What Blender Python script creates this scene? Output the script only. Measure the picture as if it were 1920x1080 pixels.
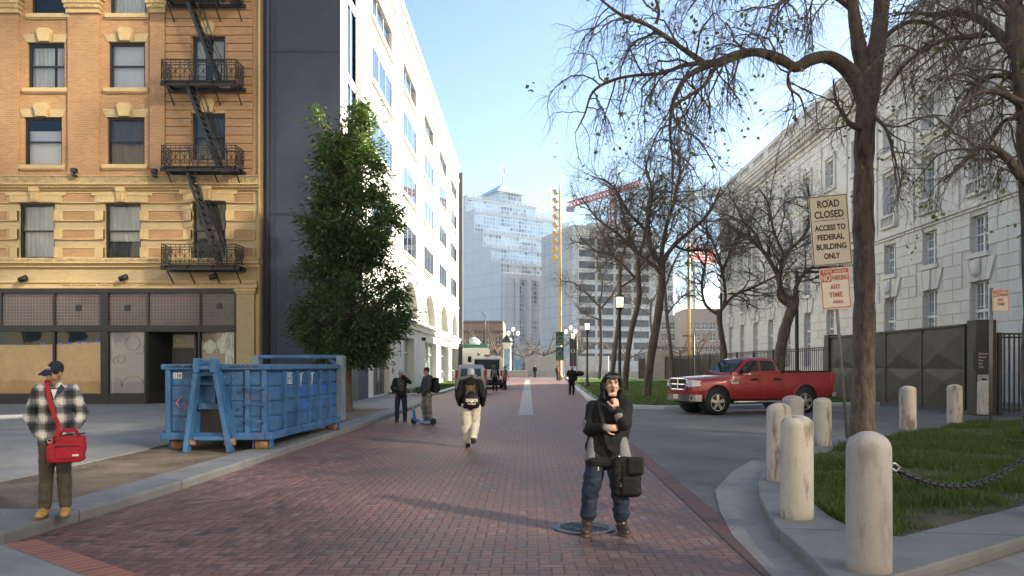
import bpy, bmesh, math, random
from math import sin, cos, pi, sqrt, atan2, radians as R
from mathutils import Vector, Matrix, noise, Euler

for o in list(bpy.data.objects):
    bpy.data.objects.remove(o)
SC = bpy.context.scene
COL = SC.collection

# ---------------------------------------------------------------- camera
FPX, CX, CY, EYE = 1500.0, 990.0, 685.0, 1.75
cam = bpy.data.objects.new('camera', bpy.data.cameras.new('camera'))
COL.objects.link(cam)
cam.data.sensor_width = 36
cam.data.lens = 36 * FPX / 1920
cam.data.shift_x = -(CX - 960) / 1920
cam.data.shift_y = (CY - 540) / 1920
cam.data.clip_start = .05
cam.data.clip_end = 8000
cam.location = (0, 0, EYE)
cam.rotation_euler = (R(90), 0, 0)
SC.camera = cam

# ---------------------------------------------------------------- sky, sun, exposure
SUN_EL, SUN_AZ = R(23.8), R(50)          # azimuth measured from +Y towards +X
W = bpy.data.worlds.new('World')
SC.world = W
W.use_nodes = True
nt = W.node_tree
bg = nt.nodes['Background']
sky = nt.nodes.new('ShaderNodeTexSky')
sky.sky_type = 'NISHITA'
sky.sun_disc = False
sky.sun_elevation = SUN_EL
sky.sun_rotation = SUN_AZ
sky.air_density = 1.0
sky.dust_density = 0.35
sky.ozone_density = 3.0
nt.links.new(sky.outputs[0], bg.inputs[0])
bg.inputs[1].default_value = 0.07
sun = bpy.data.objects.new('sun', bpy.data.lights.new('sun', 'SUN'))
COL.objects.link(sun)
sun.data.energy = 5.0
sun.data.angle = R(.5)
sun.data.color = (1, .93, .82)
sdir = Vector((sin(SUN_AZ) * cos(SUN_EL), cos(SUN_AZ) * cos(SUN_EL), sin(SUN_EL)))
sun.rotation_euler = sdir.to_track_quat('Z', 'Y').to_euler()
sun.location = sdir * 200
SC.view_settings.view_transform = 'Standard'
SC.view_settings.look = 'None'
SC.view_settings.gamma = 1
SC.view_settings.exposure = 1.95
SC.view_settings.use_white_balance = True
SC.view_settings.white_balance_temperature = 6750
SC.view_settings.white_balance_tint = 8
SC.render.engine = 'CYCLES'
SC.cycles.use_denoising = True
SC.cycles.max_bounces = 8
SC.cycles.blur_glossy = 0.0
SC.cycles.use_guiding = True
SC.cycles.sample_clamp_indirect = 0
SC.cycles.transparent_max_bounces = 24

# ---------------------------------------------------------------- helpers
def G(px, py, z=0.0):
    Y = FPX * (EYE - z) / (py - CY)
    return Vector(((px - CX) * Y / FPX, Y, z))

def P(px, py, Y):
    return Vector(((px - CX) * Y / FPX, Y, EYE + (CY - py) * Y / FPX))

def link(o):
    COL.objects.link(o)
    return o

def thing(name, label, cat, loc=(0, 0, 0), rotz=0.0, group=None):
    o = bpy.data.objects.new(name, None)
    link(o)
    o.empty_display_size = .3
    o.location = loc
    o.rotation_euler = (0, 0, rotz)
    o['label'] = label
    o['category'] = cat
    if group:
        o['group'] = group
    return o

def tag(o, label, cat, group=None):
    o['label'] = label
    o['category'] = cat
    if group:
        o['group'] = group
    return o

def kind(o, k):
    o['kind'] = k
    return o

def dup(o, parent=None):
    c = o.copy()
    link(c)
    if parent is not None:
        c.parent = parent
    for ch in list(o.children):
        dup(ch, c)
    return c

def rootmat(par):
    r = par
    while r.parent is not None:
        r = r.parent
    return Matrix.Translation(r.location) @ r.rotation_euler.to_matrix().to_4x4()

class MB:
    def __init__(s):
        s.v = []; s.f = []; s.m = []; s.sm = []
        s.mi = 0; s.smooth = False
    def add(s, verts, faces, smooth=None):
        b = len(s.v)
        s.v.extend(verts)
        sm = s.smooth if smooth is None else smooth
        for f in faces:
            s.f.append(tuple(i + b for i in f)); s.m.append(s.mi); s.sm.append(sm)
        return s
    def quad(s, *p):
        return s.add([tuple(q) for q in p], [tuple(range(len(p)))])
    def box(s, x0, x1, y0, y1, z0, z1):
        if x0 > x1: x0, x1 = x1, x0
        if y0 > y1: y0, y1 = y1, y0
        if z0 > z1: z0, z1 = z1, z0
        v = [(x, y, z) for z in (z0, z1) for y in (y0, y1) for x in (x0, x1)]
        return s.add(v, [(0, 2, 3, 1), (4, 5, 7, 6), (0, 1, 5, 4), (2, 6, 7, 3), (0, 4, 6, 2), (1, 3, 7, 5)], False)
    def bbox(s, x0, x1, y0, y1, z0, z1, b=.01):
        """box with chamfered edges"""
        if x0 > x1: x0, x1 = x1, x0
        if y0 > y1: y0, y1 = y1, y0
        if z0 > z1: z0, z1 = z1, z0
        bm = bmesh.new()
        bmesh.ops.create_cube(bm, size=1)
        for v in bm.verts:
            v.co = Vector(((x0 + x1) / 2 + v.co.x * (x1 - x0), (y0 + y1) / 2 + v.co.y * (y1 - y0), (z0 + z1) / 2 + v.co.z * (z1 - z0)))
        bmesh.ops.bevel(bm, geom=bm.edges[:], offset=b, segments=2, affect='EDGES', profile=.5)
        bm.verts.index_update()
        s.add([tuple(v.co) for v in bm.verts], [tuple(v.index for v in f.verts) for f in bm.faces])
        bm.free()
        return s
    def bar(s, a, b, w, h=None, up=(0, 0, 1)):
        """rectangular bar from a to b, w across, h along up"""
        h = w if h is None else h
        a = Vector(a); b = Vector(b)
        d = (b - a).normalized()
        up = Vector(up)
        if abs(d.dot(up)) > .98: up = Vector((0, 1, 0))
        x = d.cross(up).normalized(); y = x.cross(d).normalized()
        v = []
        for p in (a, b):
            for sx, sy in ((-1, -1), (1, -1), (1, 1), (-1, 1)):
                v.append(tuple(p + x * sx * w / 2 + y * sy * h / 2))
        return s.add(v, [(3, 2, 1, 0), (4, 5, 6, 7), (0, 1, 5, 4), (1, 2, 6, 5), (2, 3, 7, 6), (3, 0, 4, 7)], False)
    def tube(s, pts, rad, n=6, cap=True, smooth=True, sq=1.0):
        pts = [Vector(p) for p in pts]
        if not hasattr(rad, '__len__'): rad = [rad] * len(pts)
        v = []; f = []
        t = (pts[1] - pts[0]).normalized()
        ref = Vector((0, 0, 1)) if abs(t.z) < .9 else Vector((1, 0, 0))
        x = t.cross(ref).normalized()
        for i, p in enumerate(pts):
            if i == 0: t = pts[1] - pts[0]
            elif i == len(pts) - 1: t = pts[i] - pts[i - 1]
            else: t = pts[i + 1] - pts[i - 1]
            t = t.normalized() if t.length > 1e-9 else Vector((0, 0, 1))
            x = (x - t * x.dot(t))
            x = x.normalized() if x.length > 1e-6 else t.orthogonal().normalized()
            y = t.cross(x)
            for k in range(n):
                a = 2 * pi * k / n
                v.append(tuple(p + x * cos(a) * rad[i] + y * sin(a) * rad[i] * sq))
        for i in range(len(pts) - 1):
            for k in range(n):
                k2 = (k + 1) % n
                f.append((i * n + k, i * n + k2, (i + 1) * n + k2, (i + 1) * n + k))
        if cap:
            f.append(tuple(range(n - 1, -1, -1)))
            f.append(tuple(range((len(pts) - 1) * n, len(pts) * n)))
        return s.add(v, f, smooth)
    def lathe(s, prof, c=(0, 0, 0), n=24, smooth=True, ax=None, squash=1.0):
        """prof: list of (r, h) along axis (default +z) from point c"""
        c = Vector(c)
        az = Vector(ax).normalized() if ax is not None else Vector((0, 0, 1))
        x = az.orthogonal().normalized() if ax is not None else Vector((1, 0, 0))
        y = az.cross(x)
        v = []; f = []
        for r, h in prof:
            for k in range(n):
                a = 2 * pi * k / n
                v.append(tuple(c + az * h + x * r * cos(a) + y * r * sin(a) * squash))
        for i in range(len(prof) - 1):
            for k in range(n):
                k2 = (k + 1) % n
                f.append((i * n + k, i * n + k2, (i + 1) * n + k2, (i + 1) * n + k))
        if prof[0][0] > 1e-5: f.append(tuple(range(n - 1, -1, -1)))
        if prof[-1][0] > 1e-5: f.append(tuple(range((len(prof) - 1) * n, len(prof) * n)))
        return s.add(v, f, smooth)
    def ell(s, c, r, n=12, m=8, rot=None):
        c = Vector(c)
        if not hasattr(r, '__len__'): r = (r, r, r)
        v = []; f = []
        for i in range(m + 1):
            th = pi * i / m
            for k in range(n):
                a = 2 * pi * k / n
                q = Vector((r[0] * sin(th) * cos(a), r[1] * sin(th) * sin(a), r[2] * cos(th)))
                if rot is not None: q = rot @ q
                v.append(tuple(c + q))
        for i in range(m):
            for k in range(n):
                k2 = (k + 1) % n
                f.append((i * n + k, (i + 1) * n + k, (i + 1) * n + k2, i * n + k2))
        return s.add(v, f, True)
    def prism(s, poly, place, d0, d1, smooth=False):
        """poly: 2-D outline; place(u, v, d) -> xyz"""
        n = len(poly)
        v = [tuple(place(u, w, d0)) for u, w in poly] + [tuple(place(u, w, d1)) for u, w in poly]
        f = [tuple(range(n - 1, -1, -1)), tuple(range(n, 2 * n))]
        f += [(i, (i + 1) % n, n + (i + 1) % n, n + i) for i in range(n)]
        return s.add(v, f, smooth)
    def build(s, name, mats, parent=None, origin=None, weld=False, bevel=0.0, fix=True):
        me = bpy.data.meshes.new(name)
        if not isinstance(mats, (list, tuple)): mats = [mats]
        if parent is not None:
            M = rootmat(parent).inverted()
        elif origin is not None:
            M = Matrix.Translation(-Vector(origin))
        else:
            M = None
        vs = [tuple(M @ Vector(p)) for p in s.v] if M is not None else s.v
        me.from_pydata(vs, [], s.f)
        for m in mats: me.materials.append(m)
        me.polygons.foreach_set('material_index', s.m)
        me.polygons.foreach_set('use_smooth', s.sm)
        if fix or weld:
            bm = bmesh.new(); bm.from_mesh(me)
            if weld: bmesh.ops.remove_doubles(bm, verts=bm.verts, dist=1e-4)
            if fix: bmesh.ops.recalc_face_normals(bm, faces=bm.faces)
            bm.to_mesh(me); bm.free()
        me.update()
        o = link(bpy.data.objects.new(name, me))
        if parent is not None: o.parent = parent
        elif origin is not None: o.location = origin
        if bevel:
            md = o.modifiers.new('edge', 'BEVEL'); md.width = bevel; md.segments = 2; md.limit_method = 'ANGLE'; md.angle_limit = R(40)
        return o

def walled(mb, us, zs, holes, place, depth, arches=(), back=None):
    """flat wall u0..u1 x z0..z1 with rectangular holes (u0,u1,z0,z1); reveals go depth deep. place(u,z,d)"""
    U = sorted(set(list(us) + [h[0] for h in holes] + [h[1] for h in holes]))
    Z = sorted(set(list(zs) + [h[2] for h in holes] + [h[3] for h in holes]))
    for i in range(len(U) - 1):
        for j in range(len(Z) - 1):
            cu, cz = (U[i] + U[i + 1]) / 2, (Z[j] + Z[j + 1]) / 2
            if any(h[0] < cu < h[1] and h[2] < cz < h[3] for h in holes): continue
            mb.quad(place(U[i], Z[j], 0), place(U[i + 1], Z[j], 0), place(U[i + 1], Z[j + 1], 0), place(U[i], Z[j + 1], 0))
    for h in holes:
        c = [(h[0], h[2]), (h[1], h[2]), (h[1], h[3]), (h[0], h[3])]
        for k in range(4):
            a, b = c[k], c[(k + 1) % 4]
            mb.quad(place(a[0], a[1], 0), place(b[0], b[1], 0), place(b[0], b[1], depth), place(a[0], a[1], depth))
        if back is not None:
            o = mb.mi; mb.mi = back
            mb.quad(*[place(a[0], a[1], depth) for a in c])
            mb.mi = o

# ---------------------------------------------------------------- node helpers
class NT:
    def __init__(s, m):
        s.t = m.node_tree; s.n = s.t.nodes; s.l = s.t.links
    def new(s, typ, **kw):
        n = s.n.new(typ)
        for k, v in kw.items(): setattr(n, k, v)
        return n
    def put(s, sock, val):
        if hasattr(val, 'is_linked') or hasattr(val, 'links'): s.l.new(val, sock)
        else: sock.default_value = val
    def math(s, op, a, b=0.0, c=None):
        n = s.new('ShaderNodeMath', operation=op)
        s.put(n.inputs[0], a); s.put(n.inputs[1], b)
        if c is not None: s.put(n.inputs[2], c)
        return n.outputs[0]
    def mix(s, fac, a, b, mode='MIX'):
        n = s.new('ShaderNodeMix', data_type='RGBA', blend_type=mode)
        s.put(n.inputs[0], fac); s.put(n.inputs[6], a); s.put(n.inputs[7], b)
        return n.outputs[2]
    def noise(s, vec, scale, detail=4, rough=.55, dist=0.0):
        n = s.new('ShaderNodeTexNoise')
        if vec is not None: s.l.new(vec, n.inputs['Vector'])
        n.inputs['Scale'].default_value = scale; n.inputs['Detail'].default_value = detail
        n.inputs['Roughness'].default_value = rough; n.inputs['Distortion'].default_value = dist
        return n.outputs[0]
    def ramp(s, fac, stops):
        n = s.new('ShaderNodeValToRGB')
        e = n.color_ramp.elements
        while len(e) < len(stops): e.new(.5)
        for k, (p, c) in enumerate(stops):
            e[k].position = p
            e[k].color = (*c, 1) if hasattr(c, '__len__') else (c, c, c, 1)
        s.put(n.inputs[0], fac)
        return n.outputs[0]
    def coord(s, which='Object'):
        return s.new('ShaderNodeTexCoord').outputs[which]
    def scaled(s, vec, sc):
        n = s.new('ShaderNodeMapping'); s.l.new(vec, n.inputs[0]); n.inputs['Scale'].default_value = sc
        return n.outputs[0]
    def sep(s, vec):
        n = s.new('ShaderNodeSeparateXYZ'); s.l.new(vec, n.inputs[0]); return n.outputs
    def comb(s, x, y, z=0.0):
        n = s.new('ShaderNodeCombineXYZ')
        for k, q in enumerate((x, y, z)): s.put(n.inputs[k], q)
        return n.outputs[0]
    def bump(s, h, strength, dist=.01):
        n = s.new('ShaderNodeBump'); s.put(n.inputs['Height'], h)
        n.inputs['Strength'].default_value = strength; n.inputs['Distance'].default_value = dist
        return n.outputs[0]

def C4(c):
    return (c[0], c[1], c[2], 1.0)

def newmat(name):
    m = bpy.data.materials.new(name)
    m.use_nodes = True
    return m, NT(m), m.node_tree.nodes['Principled BSDF']

def mat(name, col, rough=.6, metal=0.0, var=.18, vs=2.5, bump=0.0, bs=40.0, spec=.5, col2=None, streak=None, coat=0.0):
    """plain surface with soft tonal variation, optional second tone in patches and fine bump"""
    m, t, b = newmat(name)
    co = t.coord()
    if streak: co2 = t.scaled(co, streak)
    else: co2 = co
    n1 = t.noise(co2, vs, 5, .6)
    n2 = t.noise(co, vs * 9, 3, .6)
    mixv = t.math('ADD', t.math('MULTIPLY', n1, .65), t.math('MULTIPLY', n2, .35))
    dark = tuple(max(0, c * (1 - var)) for c in (col if col2 is None else col2))
    lite = tuple(min(1, c * (1 + var)) for c in col)
    c = t.ramp(mixv, [(.36, dark), (.64, lite)])
    t.l.new(c, b.inputs['Base Color'])
    b.inputs['Roughness'].default_value = rough
    rr = t.math('ADD', t.math('MULTIPLY', n2, .24), rough - .12)
    t.l.new(rr, b.inputs['Roughness'])
    b.inputs['Metallic'].default_value = metal
    b.inputs['Specular IOR Level'].default_value = spec
    if coat:
        b.inputs['Coat Weight'].default_value = coat
        b.inputs['Coat Roughness'].default_value = .06
    if bump:
        nb = t.noise(co, bs, 4, .6)
        t.l.new(t.bump(nb, bump, .01), b.inputs['Normal'])
    return m

def brickmat(name, c1, c2, mortar, w, h, mort=.012, rough=.8, bump=.5, stain=.25, offset=.5, ground=False, sx=None, c3=None, swap=False):
    """bricks or blocks on a wall (u = x + y, v = z) or on the ground (u = x, v = y)"""
    m, t, b = newmat(name)
    co = t.coord()
    x, y, z = t.sep(co)[0:3]
    if ground: uv = t.comb(y, x) if swap else t.comb(x, y)
    else: uv = t.comb(t.math('ADD', x, y), z)
    n = t.new('ShaderNodeTexBrick', offset=offset)
    t.l.new(uv, n.inputs['Vector'])
    n.inputs['Color1'].default_value = C4(c1); n.inputs['Color2'].default_value = C4(c2)
    n.inputs['Mortar'].default_value = C4(mortar)
    n.inputs['Scale'].default_value = 1.0
    n.inputs['Mortar Size'].default_value = mort
    n.inputs['Mortar Smooth'].default_value = .1
    n.inputs['Bias'].default_value = 0.0
    n.inputs['Brick Width'].default_value = w; n.inputs['Row Height'].default_value = h
    big = t.noise(co, .35, 5, .6)
    fine = t.noise(co, 25, 3, .6)
    shade = t.math('ADD', t.math('MULTIPLY', big, .7), t.math('MULTIPLY', fine, .3))
    k = t.ramp(shade, [(.3, 1 - stain), (.7, 1 + stain * .5)])
    c = t.mix(1.0, n.outputs[0], k, 'MULTIPLY')
    t.l.new(c, b.inputs['Base Color'])
    b.inputs['Roughness'].default_value = rough
    hgt = t.math('SUBTRACT', t.math('MULTIPLY', fine, .3), n.outputs[1])
    t.l.new(t.bump(hgt, bump, .02), b.inputs['Normal'])
    return m

def glassmat(name, tint=(.75, .8, .85), refl=.25, fk=1.0):
    """window pane: see-through tinted sheet with mirror reflection"""
    m, t, b = newmat(name)
    t.n.remove(b)
    out = t.n['Material Output']
    tr = t.new('ShaderNodeBsdfTransparent'); tr.inputs[0].default_value = C4(tint)
    gl = t.new('ShaderNodeBsdfGlossy'); gl.inputs['Roughness'].default_value = .02
    gl.inputs[0].default_value = (.9, .95, 1, 1)
    fr = t.new('ShaderNodeFresnel'); fr.inputs[0].default_value = 1.5
    nb = t.noise(t.coord(), 1.3, 2, .5)
    nrm = t.bump(nb, .05, .05)
    t.l.new(nrm, gl.inputs['Normal'])
    fac = t.math('MINIMUM', t.math('ADD', t.math('MULTIPLY', fr.outputs[0], fk), refl), 1.0)
    mx = t.new('ShaderNodeMixShader')
    t.l.new(fac, mx.inputs[0]); t.l.new(tr.outputs[0], mx.inputs[1]); t.l.new(gl.outputs[0], mx.inputs[2])
    t.l.new(mx.outputs[0], out.inputs[0])
    return m

def textmesh(mb, body, size, place, depth=.004, align='CENTER', width=None, bold=0.0, spacing=1.0):
    """lettering as thin solid geometry; place(u, v, d) maps flat letters to the sign"""
    cu = bpy.data.curves.new('lettering', 'FONT')
    cu.body = body; cu.size = size; cu.align_x = align; cu.extrude = depth / 2; cu.resolution_u = 3
    cu.offset = bold; cu.space_character = spacing
    ob = bpy.data.objects.new('lettering', cu); link(ob)
    dg = bpy.context.evaluated_depsgraph_get()
    me = ob.evaluated_get(dg).to_mesh()
    vs = [v.co.copy() for v in me.vertices]; fs = [tuple(p.vertices) for p in me.polygons]
    ob.evaluated_get(dg).to_mesh_clear()
    bpy.data.objects.remove(ob); bpy.data.curves.remove(cu)
    if width and vs:
        x0 = min(v.x for v in vs); x1 = max(v.x for v in vs)
        k = width / max(x1 - x0, 1e-6); mid = (x0 + x1) / 2
        for v in vs: v.x = (v.x - mid) * k
    mb.add([tuple(place(v.x, v.y, v.z + depth / 2)) for v in vs], fs, False)
# ---------------------------------------------------------------- shared materials
M = {}
M['asphalt'] = mat('asphalt', (.125, .122, .118), .85, var=.3, vs=.5, bump=.5, bs=90)
M['concrete'] = mat('concrete', (.245, .238, .225), .85, var=.22, vs=.8, bump=.3, bs=60)
M['granite'] = mat('granite', (.24, .245, .25), .7, var=.25, vs=1.6, bump=.25, bs=120)
def kerbmat(name, col):
    m, t, b = newmat(name)
    co = t.coord(); x, y, z = t.sep(co)[0:3]
    n = t.noise(co, 1.6, 5, .65); n2 = t.noise(co, 90, 3, .7); n3 = t.noise(co, 4.5, 4, .7, 1.0)
    c = t.ramp(t.math('ADD', t.math('MULTIPLY', n, .6), t.math('MULTIPLY', n2, .4)), [(.33, tuple(q * .72 for q in col)), (.66, tuple(q * 1.2 for q in col))])
    f = t.math('FRACT', t.math('DIVIDE', t.math('ADD', y, t.math('MULTIPLY', x, .15)), 2.35))
    j = t.ramp(t.math('ABSOLUTE', t.math('SUBTRACT', f, .5)), [(.0035, 1.0), (.006, 0.0)])
    stain = t.ramp(n3, [(.60, 0.0), (.72, .55)])
    c = t.mix(stain, c, C4(tuple(q * .42 for q in col)))
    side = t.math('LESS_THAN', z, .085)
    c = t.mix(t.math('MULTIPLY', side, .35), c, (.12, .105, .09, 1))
    c = t.mix(t.math('MULTIPLY', j, .85), c, (.05, .045, .04, 1))
    t.l.new(c, b.inputs['Base Color']); b.inputs['Roughness'].default_value = .75
    t.l.new(t.bump(t.math('SUBTRACT', t.math('MULTIPLY', n2, .5), j), .4, .012), b.inputs['Normal'])
    return m
M['granite'] = kerbmat('granite', (.185, .185, .185))
M['granite_lite'] = mat('granite_lite', (.42, .43, .43), .7, var=.2, vs=1.2, bump=.2, bs=100)
M['dirt'] = mat('dirt', (.155, .112, .075), .95, var=.5, vs=1.3, bump=.9, bs=25)
M['turf'] = mat('turf', (.075, .06, .035), .95, var=.5, vs=3.2, bump=1.0, bs=22, col2=(.045, .05, .022))
M['turf_far'] = mat('turf_far', (.05, .10, .02), .95, var=.35, vs=.8, bump=.9, bs=20)
M['cream'] = mat('cream', (.58, .415, .205), .7, var=.14, vs=.9, bump=.15, bs=30)
M['cream_dark'] = mat('cream_dark', (.48, .36, .20), .75, var=.3, vs=4, bump=.5, bs=30)
M['black_paint'] = mat('black_paint', (.015, .014, .013), .45, var=.3, vs=3)
M['iron'] = mat('iron', (.018, .018, .019), .5, var=.3, vs=6, bump=.2, bs=60)
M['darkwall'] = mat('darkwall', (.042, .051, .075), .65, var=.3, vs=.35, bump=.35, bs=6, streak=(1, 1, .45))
M['white_stucco'] = mat('white_stucco', (.74, .71, .64), .75, var=.07, vs=.5, bump=.15, bs=30)
M['white_trim'] = mat('white_trim', (.78, .74, .62), .7, var=.06, vs=1)
M['stone'] = mat('stone', (.61, .595, .565), .8, var=.07, vs=.5, bump=.25, bs=20)
M['white_frame'] = mat('white_frame', (.62, .63, .62), .5, var=.1)
M['glass'] = glassmat('glass', (.93, .95, .96), refl=.0, fk=.9)
M['glass_sky'] = glassmat('glass_sky', (.34, .44, .60), .24)
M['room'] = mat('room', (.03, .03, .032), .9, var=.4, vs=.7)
M['curtain'] = mat('curtain', (.62, .62, .60), .9, var=.16, vs=3, bump=.8, bs=9, streak=(6, 6, .25))
M['blind'] = mat('blind', (.68, .70, .72), .8, var=.06, vs=2)
M['curtain_dark'] = mat('curtain_dark', (.10, .095, .085), .9, var=.4, vs=3, bump=.8, bs=9, streak=(6, 6, .2))
M['brick'] = brickmat('brick', (.52, .265, .115), (.41, .20, .085), (.46, .33, .19), .26, .085, .013, stain=.32)
M['brick_lite'] = brickmat('brick_lite', (.58, .42, .22), (.50, .36, .19), (.46, .36, .22), .26, .085, .010, stain=.2)
M['bark'] = None
def barkmat(name, a, b_, sc=9.0):
    m, t, b = newmat(name)
    co = t.coord()
    st = t.scaled(co, (1, 1, .28))
    n = t.noise(st, sc, 6, .7, .6)
    n2 = t.noise(co, 1.2, 3)
    c = t.ramp(n, [(.34, b_), (.6, a)])
    c = t.mix(t.math('MULTIPLY', n2, .5), c, C4(tuple(.6 * q for q in b_)))
    t.l.new(c, b.inputs['Base Color']); b.inputs['Roughness'].default_value = .9
    t.l.new(t.bump(n, .9, .03), b.inputs['Normal'])
    return m
M['bark'] = barkmat('bark', (.17, .128, .10), (.035, .027, .022))
M['bark_warm'] = barkmat('bark_warm', (.24, .14, .09), (.10, .06, .04))
M['twig'] = mat('twig', (.12, .095, .08), .9, var=.3, vs=2)
M['twig_pale'] = mat('twig_pale', (.20, .165, .125), .9, var=.3, vs=2)
def leafmat(name, a, b_, trans=.35):
    m, t, b = newmat(name)
    oi = t.new('ShaderNodeNewGeometry').outputs['Random Per Island']
    n = t.noise(t.coord(), .9, 2)
    c = t.ramp(t.math('ADD', t.math('MULTIPLY', oi, .6), t.math('MULTIPLY', n, .4)), [(.15, a), (.85, b_)])
    t.l.new(c, b.inputs['Base Color']); b.inputs['Roughness'].default_value = .42
    tl = t.new('ShaderNodeBsdfTranslucent'); t.l.new(t.mix(1.0, c, (1.6, 1.9, .7, 1), 'MULTIPLY'), tl.inputs[0])
    mx = t.new('ShaderNodeMixShader'); mx.inputs[0].default_value = trans
    t.l.new(b.outputs[0], mx.inputs[1]); t.l.new(tl.outputs[0], mx.inputs[2])
    t.l.new(mx.outputs[0], t.n['Material Output'].inputs[0])
    return m
M['leaf_dark'] = leafmat('leaf_dark', (.03, .052, .02), (.10, .145, .055))
M['leaf_plane'] = leafmat('leaf_plane', (.07, .10, .03), (.16, .19, .06), .5)
M['blade'] = leafmat('blade', (.035, .062, .014), (.10, .13, .032), .4)

def herringbone(name, unit):
    """2:1 herringbone brick paving, laid square to the street"""
    m, t, b = newmat(name)
    co = t.coord()
    x, y, z = t.sep(co)[0:3]
    wob = t.noise(co, 3.0, 2)
    X = t.math('DIVIDE', t.math('ADD', x, t.math('MULTIPLY', wob, .02)), unit)
    Y = t.math('DIVIDE', t.math('ADD', y, t.math('MULTIPLY', wob, .02)), unit)
    i = t.math('FLOOR', X); j = t.math('FLOOR', Y)
    u = t.math('SUBTRACT', X, i); v = t.math('SUBTRACT', Y, j)
    d = t.math('SUBTRACT', i, j)
    k = t.math('SUBTRACT', d, t.math('MULTIPLY', t.math('FLOOR', t.math('DIVIDE', t.math('ADD', d, .25), 4.0)), 4.0))
    def eq(n): return t.math('COMPARE', k, float(n), .3)
    k0, k1, k2, k3 = eq(0), eq(1), eq(2), eq(3)
    big = 9.0
    eL = t.math('ADD', u, t.math('MULTIPLY', k1, big))
    eR = t.math('ADD', t.math('SUBTRACT', 1.0, u), t.math('MULTIPLY', k0, big))
    eB = t.math('ADD', v, t.math('MULTIPLY', k2, big))
    eT = t.math('ADD', t.math('SUBTRACT', 1.0, v), t.math('MULTIPLY', k3, big))
    e = t.math('MINIMUM', t.math('MINIMUM', eL, eR), t.math('MINIMUM', eB, eT))
    bi = t.math('SUBTRACT', i, k1); bj = t.math('SUBTRACT', j, k2)
    wn = t.new('ShaderNodeTexWhiteNoise', noise_dimensions='2D')
    t.l.new(t.comb(bi, bj), wn.inputs['Vector'])
    rnd = wn.outputs['Value']
    brick = t.ramp(rnd, [(0, (.075, .047, .043)), (.04, (.115, .062, .054)), (.3, (.182, .085, .068)), (.7, (.22, .106, .083)), (1, (.25, .15, .132))])
    n1 = t.noise(co, .55, 5, .65); n2 = t.noise(co, 40, 3, .6)
    st = t.ramp(t.math('ADD', t.math('MULTIPLY', n1, .75), t.math('MULTIPLY', n2, .25)), [(.3, .5), (.52, 1.0), (.75, 1.25)])
    brick = t.mix(1.0, brick, st, 'MULTIPLY')
    brick = t.mix(t.ramp(t.noise(co, .22, 3), [(.48, 0.0), (.7, .45)]), brick, (.14, .115, .115, 1))
    mort = t.ramp(e, [(.03, 1.0), (.085, 0.0)])
    c = t.mix(mort, brick, (.055, .045, .042, 1))
    spots = t.ramp(t.noise(co, 7.0, 2, .4), [(.745, 0.0), (.765, 1.0)])
    c = t.mix(t.math('MULTIPLY', spots, .5), c, (.05, .045, .045, 1))
    t.l.new(c, b.inputs['Base Color'])
    rr = t.math('ADD', .42, t.math('ADD', t.math('MULTIPLY', rnd, .2), t.math('MULTIPLY', n1, .2)))
    t.l.new(rr, b.inputs['Roughness'])
    h = t.math('ADD', t.math('MINIMUM', t.math('MULTIPLY', e, 5.0), 1.0), t.math('ADD', t.math('MULTIPLY', rnd, .5), t.math('MULTIPLY', n2, .25)))
    t.l.new(t.bump(h, .55, .012), b.inputs['Normal'])
    return m
M['herring'] = herringbone('herring', .107)
M['soldier'] = brickmat('soldier', (.36, .125, .075), (.28, .10, .065), (.34, .27, .22), .40, .13, .008, ground=True, offset=0.0, stain=.3)
M['soldier_dark'] = brickmat('soldier_dark', (.17, .085, .075), (.13, .07, .065), (.06, .05, .045), .22, .11, .008, ground=True, offset=0.0, stain=.3)
# ---------------------------------------------------------------- ground, paving, kerbs
def sheet(name, poly, z, m, fan=False):
    mb = MB(); mb.quad(*[(x, y, z) for x, y in poly])
    o = mb.build(name, m, fix=False)
    o['kind'] = 'structure'
    if o.data.polygons[0].normal.z < 0: o.data.flip_normals()
    return o
sheet('ground', [(-420, -60), (420, -60), (420, 460), (-420, 460)], -.012, M['asphalt'])
KL = [(-5.25, 6.9), (-5.12, 7.8), (-4.9, 11), (-4.82, 15), (-4.66, 24), (-4.6, 33)]      # street side of the long kerb
road = [(-4.6, 3.2), (-5.3, 6.9)] + [(x - .15, y) for x, y in KL[1:]] + [(-8.0, 33.2), (-8.0, 46), (-7.0, 60), (-7.0, 92), (-14, 98), (-14, 118), (6.2, 118), (5.2, 112), (2.95, 40), (2.5, 30), (2.35, 18), (2.15, 8), (2.15, 3.2)]
sheet('brick_road', road, -.004, M['herring'])
sheet('plaza_paving', [(-40, 118), (60, 118), (60, 190), (-40, 190)], -.004, M['concrete'])
# pale concrete at the street mouth, its brick border
sheet('street_pavement', [(-14, 2.0), (-2.0, 2.0), (-2.0, 5.29), (-5.12, 7.80), (-14, 7.8)], .0, M['concrete'])
def strip(name, a, b, w, z, m):
    a = Vector(a); b = Vector(b); d = (b - a).normalized(); n = Vector((-d.y, d.x))
    mb = MB(); mb.quad((0, 0, 0), ((b - a).length, 0, 0), ((b - a).length, w, 0), (0, w, 0))
    o = mb.build(name, m, fix=False); o.location = (a.x, a.y, z); o.rotation_euler = (0, 0, atan2(d.y, d.x)); o['kind'] = 'structure'
    if o.data.polygons[0].normal.z < 0: o.data.flip_normals()
    return o
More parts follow.
